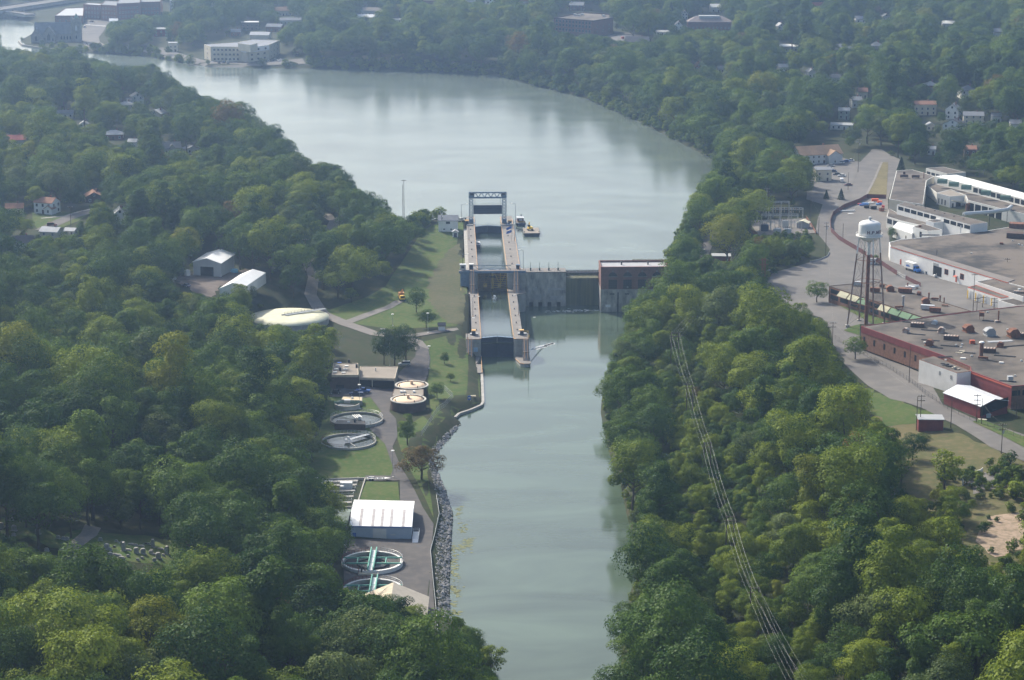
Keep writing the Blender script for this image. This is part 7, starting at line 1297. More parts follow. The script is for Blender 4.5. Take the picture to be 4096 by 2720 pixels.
# ---------------------------------------------------------------- poles and lines
def pole(u, vb, vt, label, arms=1, mat=None, r=.16, kit=False, group='utility poles'):
    p = G(u, vb); h = (vb-vt)/ppm(p)/CP_; t = thing('utility_pole', label, 'utility pole', tuple(p)); MB().tube((0, 0, -.8), (0, 0, h), r, r*.65, 6).build('pole', mat or m_wood, t)
    for k in range(arms):
        z = h-.5-k*1.6; a = MB().box(-1.3, 1.3, -.08, .08, z-.1, z+.1).build('crossarm', m_wood, t)
        for x in (-1.2, -.5, .5, 1.2): MB().tube((x, 0, z+.1), (x, 0, z+.4), .06, None, 5).build('insulator', m_lgrey, a)
    if kit: MB().tube((.35, 0, h-3.4), (.35, 0, h-2.2), .32, None, 8).build('transformer_can', m_lgrey, t)
    return t, p + Vector((0, 0, h))
PL = {}
for k, u, vb, vt, arms, kit, lab in (('a',1612,897,741,0,0,'shorter dark pole of the tall pair by the lake'),('b',1617,897,722,1,0,'taller dark pole of the tall pair by the lake'),('c',1767,928,852,1,1,'utility pole with transformer in front of the gatehouse'),('d',1225,1095,958,1,0,'tall pole with crossarm beside the gravel lane'),('d2',1287,905,830,1,0,'pole with crossarm at the bend of the upper gravel lane'),
  ('e',3274,942,871,0,0,'bare pole at the substation corner'),('f',3302,1025,890,2,1,'pole with two crossarms at the road bend'),('g',3242,888,797,0,0,'tall bare pole left of the road curve'),('h',3371,968,895,0,0,'thin pole standing inside the scrap yard fence'),('i',4026,1111,1033,3,0,'pole with three crossarms on the white factory side'),('j',3892,1246,1096,1,0,'tall pole with raised crossarm before the loading dock'),
  ('k',3907,1246,1190,2,0,'short double arm pole beside the loading dock'),('k2',3930,1232,1186,2,0,'second short double arm pole beside the loading dock'),('k3',3976,1238,1192,2,0,'third short double arm pole beside the loading dock'),('l',3328,1418,1289,2,0,'pole with two crossarms at the corner of the factory road'),('l2',3312,1418,1305,1,0,'shorter pole behind the double arm pole on the factory road'),('m',3636,1534,1382,0,0,'tall bare pole in front of the white annexe'),
  ('n',3665,1723,1586,0,0,'nearer pole of the pair beside the small red shed'),('o',3680,1721,1579,2,0,'double arm pole of the pair beside the small red shed'),('p',3803,1712,1600,0,0,'leaning pole between the small shed and the road'),('q',3905,1693,1577,3,0,'triple arm pole in front of the metal roofed shed'),('r',3925,1701,1594,0,0,'short pole beside the triple arm pole'),('s',4064,1676,1555,0,0,'pale pole at the open end of the metal roofed shed'),('t',4005,1817,1694,2,1,'pole with transformers on the road verge'),
  ('u',2785,906,782,2,0,'tall double arm pole on the right lake bank'),('v',2869,898,778,2,0,'second double arm pole farther along the lake bank'),('w',2930,1118,1001,1,0,'dark pole above the wooded slope below the hut'),('x',3432,690,560,2,1,'tall pole with transformers by the tan roofed building'),('y',3392,762,690,0,0,'pole beside the forecourt kerb'),('z',284,916,826,1,0,'pole with crossarm on the street lawn'),('z2',3190,790,730,2,0,'grey double arm pole behind the substation')):
    PL[k] = pole(u, vb, vt, lab, arms, None, .16, kit)[1]
t, ms = pole(3065, 870, 754, 'steel mast with two crossarms rising over the substation', 2, m_galv)
def wire(a, b, sag, r=.010, n=10):
    mb = MB(); pr_ = None
    for i in range(n+1):
        p = Vector(a).lerp(Vector(b), i/n); p.z -= sag*4*(i/n)*(1-i/n)
        if pr_ is not None: mb.tube(pr_, p, r, None, 3, False)
        pr_ = p
    return mb
m_wire = M('cable', (0.40, 0.41, 0.41), 0.5, 0.1, 1, metal=0.5)
def wires(name, lab, pairs):
    t = thing(name, lab, 'power line', (0, 0, 0))
    for a, b, s in pairs: wire(a, b, s).build('wire', m_wire, t)
wires('overhead_line', 'thin overhead line from the tall pole pair to the gatehouse', [(PL['b'], PL['c'], 1.2), (PL['b'], PL['d2'], 2)])
wires('overhead_line', 'overhead line strung along the factory road poles', [(PL['l'], PL['o'], 2), (PL['o'], PL['q'], 1.5), (PL['q'], PL['t'], 1.5), (PL['l'], PL['f'], 2.5)]); wires('overhead_line', 'overhead line crossing the road near the tan roofed building', [(PL['x'], PL['y'], 1), (PL['x'], P(3900, 560, 30), 2), (PL['f'], PL['g'], 1.2)])
wires('overhead_line', 'overhead line along the lake bank poles', [(PL['u'], PL['v'], 1.2), (PL['v'], ms, 1.5), (PL['u'], PL['w'], 2)])
# lattice-topped H frames of the transmission line down the wooded slope
HF = []
def hframe(uL, uR, vt, zt, h, lab, gap=None):
    a, b = P(uL, vt, zt), P(uR, vt, zt); a.z = b.z = 0; c = (a+b)/2; zb = gz(c.x, c.y); rz = math.atan2((b-a).y, (b-a).x); w = (b-a).length; t = thing('power_pylon', lab, 'power pylon', (c.x, c.y, zb), rz); hh = zt-zb
    for x in (-w/2*.85, w/2*.85): MB().tube((x, 0, -1), (x, 0, hh+.3), .2, .15, 6).build('pole', m_wood, t)
    MB().box(-w/2-.5, w/2+.5, -.09, .09, hh-1.4, hh-1.22).build('crossarm', m_wood, t); MB().box(-w/2-.1, w/2+.1, -.07, .07, hh-.07, hh+.07).build('crossarm', m_wood, t)
    MB().tube((-w/2*.85, 0, hh-5), (w/2*.85, 0, hh-1.6), .05, None, 4).tube((w/2*.85, 0, hh-5), (-w/2*.85, 0, hh-1.6), .05, None, 4).build('brace', m_wood, t)
    d = Vector((math.cos(rz), math.sin(rz), 0)); HF.append([Vector((c.x, c.y, zt-1.5)) + d*s*(w/2+.4)*f for f, s in ((1, -1), (.35, -1), (.35, 1), (1, 1))] + [Vector((c.x, c.y, zt+.2)) + d*s*w*.42 for s in (-1, 1)])
for a in ((2683,2718,1332,27,0,'transmission frame standing nearest the powerhouse'),(2746,2774,1537,25,0,'second transmission frame down from the powerhouse'),(2815,2846,1772,24,0,'third transmission frame on the wooded slope'),(2904,2939,2066,25,0,'fourth transmission frame rising from pale green trees'),(3000,3037,2352,24,0,'tall dark poled transmission frame nearest the camera')): hframe(*a)
far0 = [P(2960+k*10, 960, 30) for k in range(6)]; near1 = [P(3190+k*22, 2800, 20) for k in range(6)]
seq = [far0] + HF + [near1]; pr_ = []
for a, b in zip(seq, seq[1:]): pr_ += [(a[k], b[k], 1.6) for k in range(6)]
wires('transmission_line', 'pale transmission cables running down the wooded slope', pr_)
t = thing('lattice_tower', 'slim dark lattice tower above the wooded slope by the yard', 'lattice tower', at_g(3052, 1168)); lat(MB(), (0, 0, 0), (0, 0, 15), 1.4, 1.4, 10, .06).build('tower', m_rust, t); MB().box(-2, 2, -.1, .1, 12, 12.2).box(-2, 2, -.1, .1, 14, 14.2).build('crossarm', m_rust, t)
# plant and lawn lamps
for u, vb, vt, lab in ((1571,1305,1260,'on the lawn beside the gravel road'),(1712,1332,1255,'beside the small lawn tree'),(1717,1477,1388,'at the top of the plant drive'),(1439,1637,1541,'beside the small thickener tank'),(1572,1910,1804,'beside the empty trailer'),(1370,2064,1946,'in front of the aeration basin'),(1384,2215,2183,'peeping above trees beside the teal bridged tank'),(1266,1975,1915,'half hidden by the tree at the aeration basin')):
    p = G(u, vb); h = (vb-vt)/ppm(p)/CP_; t = thing('area_light', 'slim lamp post with round white head ' + lab, 'lamp post', tuple(p)); MB().tube((0, 0, -.2), (0, 0, h), .09, .06, 6).build('pole', m_galv, t); MB().lathe((0, 0, h), [(.15, 0), (.6, .1), (.6, .3), (.2, .42)], 12).build('lamp_head', m_white, t); MB().box(-.3, .3, -.3, .3, 0, .35).build('base', m_white, t)
p = G(1559, 1466); t = thing('flagpole', 'bare white flagpole behind the plant garage', 'flagpole', tuple(p)); MB().tube((0, 0, 0), (0, 0, 9.5), .08, .05, 6).build('pole', m_white, t); MB().lathe((0, 0, 9.5), [(.05, 0), (.14, .12), (.05, .24)], 8).build('finial', m_yel, t)
lamp(G(2828, 1052), 6, -2, 0, 'street lamp with arm on the wooded bank by the red hut', None, m_galv)
# duckweed on the river
g = np.random.default_rng(9); mb = MB()
for u, v, su, sv, n in ((1840,2192,22,10,60),(1862,2170,14,7,30),(1880,2160,8,5,14),(1815,2290,12,40,60),(1818,2365,16,12,50),(1820,2450,10,6,24),(1850,2110,14,14,24),(1835,2050,14,12,20),(1812,2240,8,30,30),(1808,2415,10,6,16)):
    for k in range(n):
        p = P(u+g.normal()*su, v+g.normal()*sv, .03)
        if sdf(np.array([p.x]), np.array([p.y]), river_w)[0] > -.4: continue
        r_ = g.uniform(.12, .5); m = 7; mb.add([(p.x+r_*g.uniform(.6, 1.4)*1.5*math.cos(6.283*i/m), p.y+r_*g.uniform(.6, 1.4)*math.sin(6.283*i/m), .03+.004*(k % 5)) for i in range(m)], [tuple(range(m))])
o = struct(mb.build('duckweed', M('duckweed', (0.17, 0.18, 0.085), 0.9, 0.2, 1)), 'stuff'); o['label'] = 'pale green duckweed mats floating by the riprap'; o['category'] = 'duckweed'
# ---------------------------------------------------------------- single trees: (u, v base, v top, variant, label, options)
LONE = [
 (1665,1250,1138,2,'round dark lawn tree beside the truck crane'),(1705,1312,1225,0,'smaller round lawn tree in front of the crane',dict(wide=1.15)),(1405,1212,1140,8,'small pale tree at the wood edge by the reservoir',dict(wide=1.1)),
 (1536,1458,1300,2,'dark pine nearest the plant office flagpole',dict(wide=.8)),(1578,1464,1290,3,'dark pine in the middle of the clump behind the garage',dict(wide=.85)),(1625,1448,1283,2,'dark pine at the drive end of the clump',dict(wide=.9)),
 (1630,1782,1632,4,'leafy green tree in front of the brick digester',dict(wide=1.25)),(1685,1920,1762,18,'brown dying pine on the river bank beside the plant road',dict(wide=1.5)),(1748,1595,1518,0,'round tree between the digesters and the landing lawn',dict(wide=1.15)),(1778,1455,1402,7,'small lawn tree beside the lower lock'),(1803,1527,1486,8,'small spreading fruit tree on the landing lawn',dict(wide=1.2)),
 (1250,1850,1715,6,'grey willow like tree beside the settling tanks'),(1330,2120,1900,5,'pale green tree in front of the aeration basin',dict(wide=1.2)),(1290,2240,2010,1,'full green tree leaning towards the pump shed',dict(wide=1.2)),(1200,2300,2110,2,'dark tree below the pump shed'),
 (3268,1212,1108,0,'round lone tree at the corner of the brick workshop',dict(wide=1.2)),(3305,798,762,14,'small cone shaped spruce on the forecourt kerb, nearer the wood',dict(wide=1.5)),(3364,800,756,14,'small cone shaped spruce on the forecourt kerb, nearer the road',dict(wide=1.5)),(3604,690,630,14,'dark spruce beside the grey roofed hall',dict(wide=1.4)),(3568,955,902,7,'small pale tree beside the lean-to'),(3505,1050,1015,8,'small shrubby tree behind the guard hut'),
 (3780,1985,1760,19,'tall loose cottonwood standing in the rough field',dict(wide=1.25)),(3600,1960,1800,19,'loose cottonwood at the field edge near the red shed',dict(wide=1.2)),(3560,2010,1830,5,'pale cottonwood beside the field clearing'),(3650,1840,1720,2,'dark tree clump behind the small red shed',dict(wide=1.3)),(3690,1790,1725,2,'dark bushy tree below the small red shed',dict(wide=1.4)),(4060,2000,1920,16,'round pale bush beside the sandy lot',dict(wide=1.3)),(4010,1880,1830,15,'dark bush in the weedy lot'),(3960,1870,1830,16,'yellowish bush in the weedy lot'),(4040,1860,1800,17,'grey bush by the road verge'),
 (3420,1440,1330,0,'roadside tree opposite the red factory',dict(wide=1.2)),(3150,1330,1220,2,'dark tree at the edge of the asphalt yard',dict(wide=1.2)),(3200,1420,1280,0,'broad tree below the asphalt yard',dict(wide=1.2)),(3270,1500,1330,5,'tall leafy tree beside the factory road',dict(wide=1.2)),(1880,2650,2480,1,'bushy tree at the end of the riprap'),(1965,2740,2540,19,'loose poplar leaning over the river at the picture foot',dict(wide=1.2)),
 (760,275,215,1,'small rounded tree on the lakeside lot'),(832,262,235,7,'little round tree on the office shore'),(1050,282,228,6,'grey willow on the office shore'),(1400,2560,2330,12,'thin brown tree beside the gabled store'),(1540,2580,2350,7,'leafy tree in front of the gabled store'),(1640,2600,2390,8,'yellow-green tree covering the gabled store corner',dict(wide=1.2)),(1450,2640,2420,5,'tall green tree in front of the lower round tank',dict(wide=1.2)),
 (105,2112,1806,0,'big dark maple at the cemetery edge',dict(wide=.72,drop=.6)),(285,2152,1886,1,'broad green maple shading the cemetery',dict(wide=.78,drop=.3)),
]
HAZE = 1.5e-4

p = G(1500, 2480); t = thing('dead_tree', 'bare grey dead tree beside the gabled store', 'tree', tuple(p)); gg = random.Random(4); mb = MB(); mb.tube((0, 0, -.5), (.2, .1, 6), .25, .16, 6)
for k in range(34):
    a = gg.uniform(0, 6.28); z = gg.uniform(2.5, 7.5); b0_ = Vector((.1, .05, min(z, 6))); e_ = b0_ + Vector((math.cos(a), math.sin(a), gg.uniform(.3, 1.1)))*gg.uniform(1.6, 3.6); mb.tube(b0_, e_, .07, .03, 4)
    for j in range(4): f_ = gg.uniform(.35, 1); q_ = b0_.lerp(e_, f_); mb.tube(q_, q_ + Vector((gg.uniform(-1, 1), gg.uniform(-1, 1), gg.uniform(.1, 1)))*1.3, .03, .012, 3)
mb.build('trunk', M('dead_wood', (0.20, 0.17, 0.15), 0.9), t)
# ---------------------------------------------------------------- trees
def rand_dirs(n, g):
    d = g.normal(size=(n, 3)); return d/np.linalg.norm(d, axis=1)[:, None]
def leaf_quads(c, nrm, size, g):
    n = len(c); t = np.cross(nrm, rand_dirs(n, g)); t /= np.linalg.norm(t, axis=1)[:, None] + 1e-9; b = np.cross(nrm, t)
    s = (size*g.uniform(0.6, 1.3, n))[:, None]; a = g.uniform(0.55, 0.9, n)[:, None]
    v = np.stack([c - t*s*0.5, c - b*s*a*0.5 + nrm*s*0.08, c + t*s*0.5, c + b*s*a*0.5 + nrm*s*0.08], 1).reshape(-1, 3)
    return v, np.arange(n*4).reshape(-1, 4)
def crown(kind, seed, leaves=4200):
    g = np.random.default_rng(seed); C, N = [], []
    if kind == 'conifer':
        n = leaves; h = g.uniform(0, 1, n)**1.25; ph = g.uniform(0, 2*np.pi, n)
        r = 2.9*(1-h)**0.85*(0.55 + 0.45*g.uniform(0, 1, n)**0.4)*(1 + 0.18*np.sin(ph*7 + h*40)) + 0.12
        c = np.stack([r*np.cos(ph), r*np.sin(ph), 1.0 + h*13.0 - r*0.25], 1)
        nr = np.stack([np.cos(ph), np.sin(ph), 0.7 + 0*ph], 1) + g.normal(size=(n, 3))*0.45
        nr /= np.linalg.norm(nr, axis=1)[:, None]; return leaf_quads(c, nr, 0.5, g)
    hc, rx, rz, nl, lr, size, fl = {'broad': (9.0, 5.3, 5.6, 26, 0.40, 0.37, 0.9), 'tall': (11.5, 4.0, 8.0, 30, 0.38, 0.36, 0.8), 'fine': (8.6, 5.4, 5.2, 44, 0.28, 0.36, 1.0),
        'bush': (1.7, 1.9, 1.7, 14, 0.42, 0.40, 0.9), 'open': (10.0, 4.4, 6.2, 26, 0.26, 0.5, 0.8), 'wide': (8.2, 6.8, 3.9, 34, 0.50, 0.39, 0.75), 'ragged': (9.6, 4.9, 6.6, 17, 0.42, 0.38, 0.85), 'slim': (10.5, 2.6, 8.6, 24, 0.5, 0.40, 1.0)}[kind]
    d = rand_dirs(nl*3, g); d = d[d[:, 2] > -0.72][:nl]
    lob = []
    for k in range(len(d)):
        f = g.uniform(0.55, 0.92) if k > 5 else g.uniform(0.1, 0.5)
        tap = 1.0 - 0.25*max(0, d[k, 2])
        p = d[k]*np.array([rx*tap, rx*tap, rz])*f; p[:2] += g.normal(size=2)*rx*(0.22 if kind == 'ragged' else 0.06)
        lob.append((p + np.array([0, 0, hc]), lr*min(rx, rz)*(g.uniform(0.55, 1.45) if kind == 'ragged' else g.uniform(0.75, 1.3))))
    per = leaves//len(lob)
    for p, r in lob:
        dd = rand_dirs(per, g); dd[:, 2] = np.abs(dd[:, 2])*np.where(g.uniform(size=per) < 0.72, 1, -1)
        rr = r*(0.72 + 0.36*g.uniform(0, 1, per)); c = p + dd*rr[:, None]*np.array([1.12, 1.12, fl])
        out = c - np.array([0, 0, hc-rz*0.25]); out /= np.linalg.norm(out, axis=1)[:, None]
        nr = dd*0.55 + out*0.45 + g.normal(size=(per, 3))*0.26 + np.array([0, 0, 0.15])
        C.append(c); N.append(nr/np.linalg.norm(nr, axis=1)[:, None])
    C = np.concatenate(C); N = np.concatenate(N)
    keep = np.ones(len(C), bool)
    for p, r in lob: keep &= np.linalg.norm((C-p)/np.array([1.12, 1.12, fl]), axis=1) > r*0.6
    return leaf_quads(C[keep], N[keep], size, g)
def trunk_mesh(kind, seed, mat):
    g = random.Random(seed); b = MB(); h = {'broad': 9, 'tall': 12, 'fine': 8, 'bush': 1.6, 'open': 11, 'conifer': 12, 'wide': 8, 'ragged': 10, 'slim': 14}[kind]; r = {'bush': .08, 'conifer': .2}.get(kind, .32)
    p = Vector((0, 0, -0.8)); n = 4
    for k in range(n):
        w = Vector((g.uniform(-.25, .25), g.uniform(-.25, .25), 0))*(0 if kind == 'conifer' else 1)
        e = Vector((p.x, p.y, h*(k+1)/n)) + w; b.tube(p, e, r*(1-k/n*.7), r*(1-(k+1)/n*.75), 6); p = e
    if kind not in ('conifer', 'bush'):
        for k in range(6):
            a = k*1.05 + g.uniform(-.3, .3); z = h*g.uniform(.35, .8); q1 = Vector((math.cos(a)*3.0, math.sin(a)*3.0, z + g.uniform(1.5, 3.2)))
            b.tube((0, 0, z), q1*0.55 + Vector((0, 0, z*.45)), r*.45, r*.3, 5); b.tube(q1*0.55 + Vector((0, 0, z*.45)), q1, r*.3, r*.08, 5)
    elif kind == 'bush':
        for k in range(4): a = k*1.6; b.tube((0, 0, 0), (math.cos(a)*.9, math.sin(a)*.9, 1.7), .07, .03, 4)
    return b.mesh('trunk', mat)
LM = dict(mid=leaf_mat('leaf_mid', (0.042, 0.087, 0.012), (0.133, 0.203, 0.026)), dark=leaf_mat('leaf_dark', (0.023, 0.059, 0.011), (0.079, 0.140, 0.023)),
  grey=leaf_mat('leaf_grey', (0.059, 0.094, 0.026), (0.148, 0.190, 0.055)), light=leaf_mat('leaf_light', (0.090, 0.137, 0.012), (0.220, 0.270, 0.025)),
  yellow=leaf_mat('leaf_yellow', (0.127, 0.157, 0.011), (0.262, 0.271, 0.023)), rust=leaf_mat('leaf_rust', (0.096, 0.073, 0.015), (0.208, 0.136, 0.029)),
  spruce=leaf_mat('leaf_spruce', (0.016, 0.038, 0.012), (0.042, 0.081, 0.022)), brown=leaf_mat('leaf_brown', (0.083, 0.060, 0.022), (0.178, 0.125, 0.043)))
m_bark = M('bark', (0.075, 0.058, 0.042), 0.95, 0.3, 2)
VAR = [  # kind, colour, seed, weight
 ('broad', 'mid', 1, 12), ('broad', 'mid', 2, 12), ('broad', 'dark', 3, 12), ('broad', 'dark', 4, 9), ('tall', 'mid', 5, 9), ('tall', 'light', 6, 6), ('fine', 'grey', 7, 7),
 ('fine', 'mid', 8, 9), ('broad', 'light', 9, 6), ('tall', 'dark', 10, 6), ('broad', 'yellow', 11, 1.6), ('tall', 'yellow', 12, 1.0), ('fine', 'rust', 13, 0.6), ('fine', 'light', 14, 6),
 ('conifer', 'spruce', 15, 1.0), ('bush', 'mid', 16, 0), ('bush', 'light', 17, 0), ('bush', 'grey', 18, 0), ('fine', 'brown', 19, 0), ('open', 'light', 20, 2), ('bush', 'yellow', 21, 0), ('wide', 'mid', 22, 8), ('wide', 'dark', 23, 6), ('ragged', 'mid', 24, 9), ('ragged', 'light', 25, 6), ('slim', 'mid', 26, 3), ('wide', 'light', 27, 4), ('ragged', 'grey', 28, 4), ('ragged', 'yellow', 29, .7)]
DIM = {'broad': (9.0, 5.6, 6.2, 15.2), 'tall': (11.5, 4.3, 8.6, 19.8), 'fine': (8.6, 5.7, 5.8, 14.3), 'bush': (1.7, 2.1, 1.9, 3.5), 'open': (10, 4.4, 6.4, 16.5), 'conifer': (7, 2.8, 6.5, 14), 'wide': (8.2, 7.4, 4.4, 12.6), 'ragged': (9.6, 5.4, 7.0, 16.6), 'slim': (10.5, 3.0, 9.0, 19.5)}
VM = []
for kind, colr, seed, w in VAR:
    v_, f_ = crown(kind, seed, {'bush': 900, 'open': 2200, 'conifer': 3600, 'fine': 9000}.get(kind, 10000))
    VM.append((np_mesh('crown_' + kind + '_' + colr, v_, f_, LM[colr]), trunk_mesh(kind, seed, m_bark)))
VW = np.array([w for *_, w in VAR], float); VW /= VW.sum()
# where the photograph shows open ground, water or buildings, seen from the camera
MK = 8; MW, MH = 4096//MK, 2720//MK
mu, mv = np.meshgrid((np.arange(MW)+.5)*MK, (np.arange(MH)+.5)*MK)
OPEN = np.zeros((MH, MW), bool)
def open_poly(pts):
    global OPEN
    OPEN |= sdf(mu, mv, pts) < 0
for pl in OPEN_PX: open_poly(pl)
placed = []                                               # x, y, z, variant, scale, rot, label
taken = []
def tree_at(u, vb, vt, var, label, cat='tree', wide=1.0, group=None, name=None, drop=-1.6):
    p = G(u, vb); h = (vb - vt)/ppm(p)/CP_; k = VAR[var][0]; s = h/DIM[k][3]
    o = thing(name or {'conifer': 'conifer', 'bush': 'shrub'}.get(k, 'tree'), label, cat, p, random.uniform(0, 6.28), group)
    o.scale = (s*wide, s*wide, s)
    link('crown', VM[var][0], o, (0, 0, 0 if k in ('bush', 'conifer') else drop)); link('trunk', VM[var][1], o); taken.append((p.x, p.y, s*DIM[k][1]*wide))
    return o
for t in LONE: tree_at(*t[:5], **(t[5] if len(t) > 5 else {}))
def scatter(x0, x1, y0, y1, step, g):
    X, Y = np.meshgrid(np.arange(x0, x1, step), np.arange(y0, y1, step)); n = X.size
    x = X.ravel() + g.uniform(-.46, .46, n)*step; y = Y.ravel() + g.uniform(-.46, .46, n)*step
    lim = 0.2276*1.17*y + 30; k = np.abs(x) < lim
    return x[k], y[k]
g = np.random.default_rng(11)
xs, ys, st = [], [], []
for a in ((430, 1000, 6.2), (1000, 1340, 6.6), (1340, 2700, 8.2)):
    x, y = scatter(-760, 760, a[0], a[1], a[2], g); xs.append(x); ys.append(y); st.append(np.full(x.size, a[2]))
x, y = scatter(40, 260, 430, 960, 5.2, g); dl_ = np.full(x.size, 1e9)
for a_, b_ in zip(seq[1:], seq[2:]):
    A_ = (a_[0]+a_[3])/2; B_ = (b_[0]+b_[3])/2; ex, ey = B_.x-A_.x, B_.y-A_.y; tt = np.clip(((x-A_.x)*ex + (y-A_.y)*ey)/(ex*ex+ey*ey), 0, 1); dl_ = np.minimum(dl_, np.hypot(x-A_.x-tt*ex, y-A_.y-tt*ey))
k = dl_ < 13; xs.append(x[k]); ys.append(y[k]); st.append(np.full(k.sum(), 5.2))
x = np.concatenate(xs); y = np.concatenate(ys); st = np.concatenate(st)
z = H(x, y)
ok = (sdf(x, y, lake_w) > 0.8) & (sdf(x, y, river_w) > 1.2) & (z > 0.2)
lbb = (x-LK0.x)*lb.x + (y-LK0.y)*lb.y; laa = (x-LK0.x)*la.x + (y-LK0.y)*la.y
ok &= ~((lbb > -16) & (lbb < 95) & (laa > -24) & (laa < 240) & ~((lbb > 52) & (sdf(x, y, river_w) > 2)))
ok &= ~((lbb > -30) & (lbb < 14) & (laa > -75) & (laa < 0))
for poly in NOTREE_W: ok &= sdf(x, y, poly) > 1.0
for (tx, ty, tr) in taken: ok &= np.hypot(x-tx, y-ty) > tr*0.9
for (hx, hy, hr) in FOOT: ok &= np.hypot(x-hx, y-hy) > hr + 2
x, y, z, st = x[ok], y[ok], z[ok], st[ok]
n = x.size
reg = np.sin(x*0.013 + 2)*np.cos(y*0.011 + x*0.004)
wts = np.tile(VW, (n, 1))
isl = np.array([v[1] in ('light', 'yellow') for v in VAR]); isd = np.array([v[1] in ('dark', 'grey') for v in VAR])
rightbank = (x > 55) & (y < 900)
wts[np.ix_(rightbank, isl)] *= 3.0
far_ = y > 1250
wts[np.ix_(far_, isl)] *= 0.7
wts[:, isd] *= (1 + 0.8*np.clip(reg, -1, 1))[:, None]; wts[:, isl] *= (1 - 0.6*np.clip(reg, -1, 1))[:, None]
cw = np.cumsum(wts, 1); cw /= cw[:, -1:]
var = (g.uniform(size=n)[:, None] > cw).sum(1)
sc = np.clip(np.exp(g.normal(0.05, 0.27, n)), .55, 1.75)*np.where(var == 14, 0.9, 1)
sc *= np.where((x > 120) & (y < 800), 0.82, 1.0)
sc *= np.where(y > 1340, 1.10, 1.0)
dline = np.full(n, 1e9)
for a_, b_ in zip(seq[1:], seq[2:]):
    A_ = (a_[0]+a_[3])/2; B_ = (b_[0]+b_[3])/2; ex, ey = B_.x-A_.x, B_.y-A_.y; tt = np.clip(((x-A_.x)*ex + (y-A_.y)*ey)/(ex*ex+ey*ey), 0, 1); dline = np.minimum(dline, np.hypot(x-A_.x-tt*ex, y-A_.y-tt*ey))
sc *= np.where(dline < 14, 0.42, np.where(dline < 24, 0.75, 1.0))
inS = np.zeros(n, bool)
ub_, vb_, _ = (lambda dz, : (CX + F*x/(y*CP_ - dz*SP), CY - F*(y*SP + dz*CP_)/(y*CP_ - dz*SP), 0))(z-CAMZ)
inS = sdf(ub_, vb_, SMALLP) < 0; sc = np.where(inS & (g.uniform(size=n) < .85), sc*.48, sc); var = np.where(inS & (g.uniform(size=n) < .7), g.choice([5, 8, 13, 24, 26, 19, 10], n), var); sc *= np.where((y < 820) & ~inS, 1.12, 1.0)
keep = np.ones(n, bool)
kd = np.array([DIM[VAR[v][0]] for v in var])
def px(x, y, z):
    dz = z-CAMZ; zc = y*CP_ - dz*SP; yc = y*SP + dz*CP_; return CX + F*x/zc, CY - F*yc/zc, zc
ub, vb, _ = px(x, y, z)
def look(u, v):
    i = np.floor(u/MK).astype(int); j = np.floor(v/MK).astype(int); inn = (i >= 0) & (i < MW) & (j >= 0) & (j < MH)
    return inn & OPEN[np.clip(j, 0, MH-1), np.clip(i, 0, MW-1)]
for it in range(3):                                       # a tree that would hide open ground is first made smaller, then left out
    cov = np.zeros(n); tot = 0
    for du, dv in [(rr_*math.cos(t_), rr_*math.sin(t_)) for rr_, m_ in ((0, 1), (.3, 6), (.58, 10), (.86, 16)) for t_ in [6.2832*i_/m_ for i_ in range(m_)]]:
        uu, vv, zz = px(x + du*kd[:, 1]*sc, y, z + (kd[:, 0] + dv*kd[:, 2])*sc); cov += look(uu, vv); tot += 1
    bad = (cov/tot > 0.075)
    if it < 2: sc = np.where(bad, sc*0.72, sc)
keep &= ~bad & ~look(ub, vb)
uc, vc, zc = px(x, y, z + kd[:, 0]*sc); rw = kd[:, 1]*sc*F/zc*.92; rh = kd[:, 2]*sc*F/zc*0.92
for (u0, v0, u1, v1, dz_) in KEEP:                       # houses the photograph shows keep their gap in the leaves
    hit = np.zeros(n)
    for fu in (0, .5, 1):
        for fv in (0, .5, 1): hit += ((u0+(u1-u0)*fu-uc)/rw)**2 + ((v0+(v1-v0)*fv-vc)/rh)**2 < 1
    keep &= ~((zc < dz_) & (hit >= 2))
x, y, z, var, sc, kd = x[keep], y[keep], z[keep], var[keep], sc[keep], kd[keep]; n = x.size
rad = kd[:, 1]*sc; hsh = {}; keep = np.zeros(n, bool)         # big crowns claim their room first, small ones fill in
for k in np.argsort(-rad):
    ci, cj = int(x[k]//12), int(y[k]//12); free = True
    for a_ in (-1, 0, 1):
        for b_ in (-1, 0, 1):
            for m_ in hsh.get((ci+a_, cj+b_), ()):
                if (x[k]-x[m_])**2 + (y[k]-y[m_])**2 < (.52*(rad[k]+rad[m_]))**2: free = False; break
            if not free: break
        if not free: break
    if free: keep[k] = True; hsh.setdefault((ci, cj), []).append(k)
x, y, z, var, sc, kd = x[keep], y[keep], z[keep], var[keep], sc[keep], kd[keep]; n = x.size
rot = g.uniform(0, 6.283, n)
# how much of each tree the camera sees
uc, vc, zc = px(x, y, z + kd[:, 0]*sc); rw = kd[:, 1]*sc*F/zc; rh = kd[:, 2]*sc*F/zc*0.97
claimed = np.zeros((MH, MW), bool); vis = np.zeros(n)
for k in np.argsort(zc):
    i0, i1 = int((uc[k]-rw[k])/MK), int((uc[k]+rw[k])/MK)+1; j0, j1 = int((vc[k]-rh[k])/MK), int((vc[k]+rh[k])/MK)+1
    i0, i1, j0, j1 = max(i0, 0), min(i1, MW), max(j0, 0), min(j1, MH)
    if i0 >= i1 or j0 >= j1: continue
    e = ((mu[j0:j1, i0:i1]-uc[k])/rw[k])**2 + ((mv[j0:j1, i0:i1]-vc[k])/rh[k])**2 < 0.85
    vis[k] = (e & ~claimed[j0:j1, i0:i1]).sum(); claimed[j0:j1, i0:i1] |= e
NIND = 270
order = np.argsort(-vis); ind = [k for k in order[:NIND] if vis[k] > 6]
is_ind = np.zeros(n, bool); is_ind[ind] = True
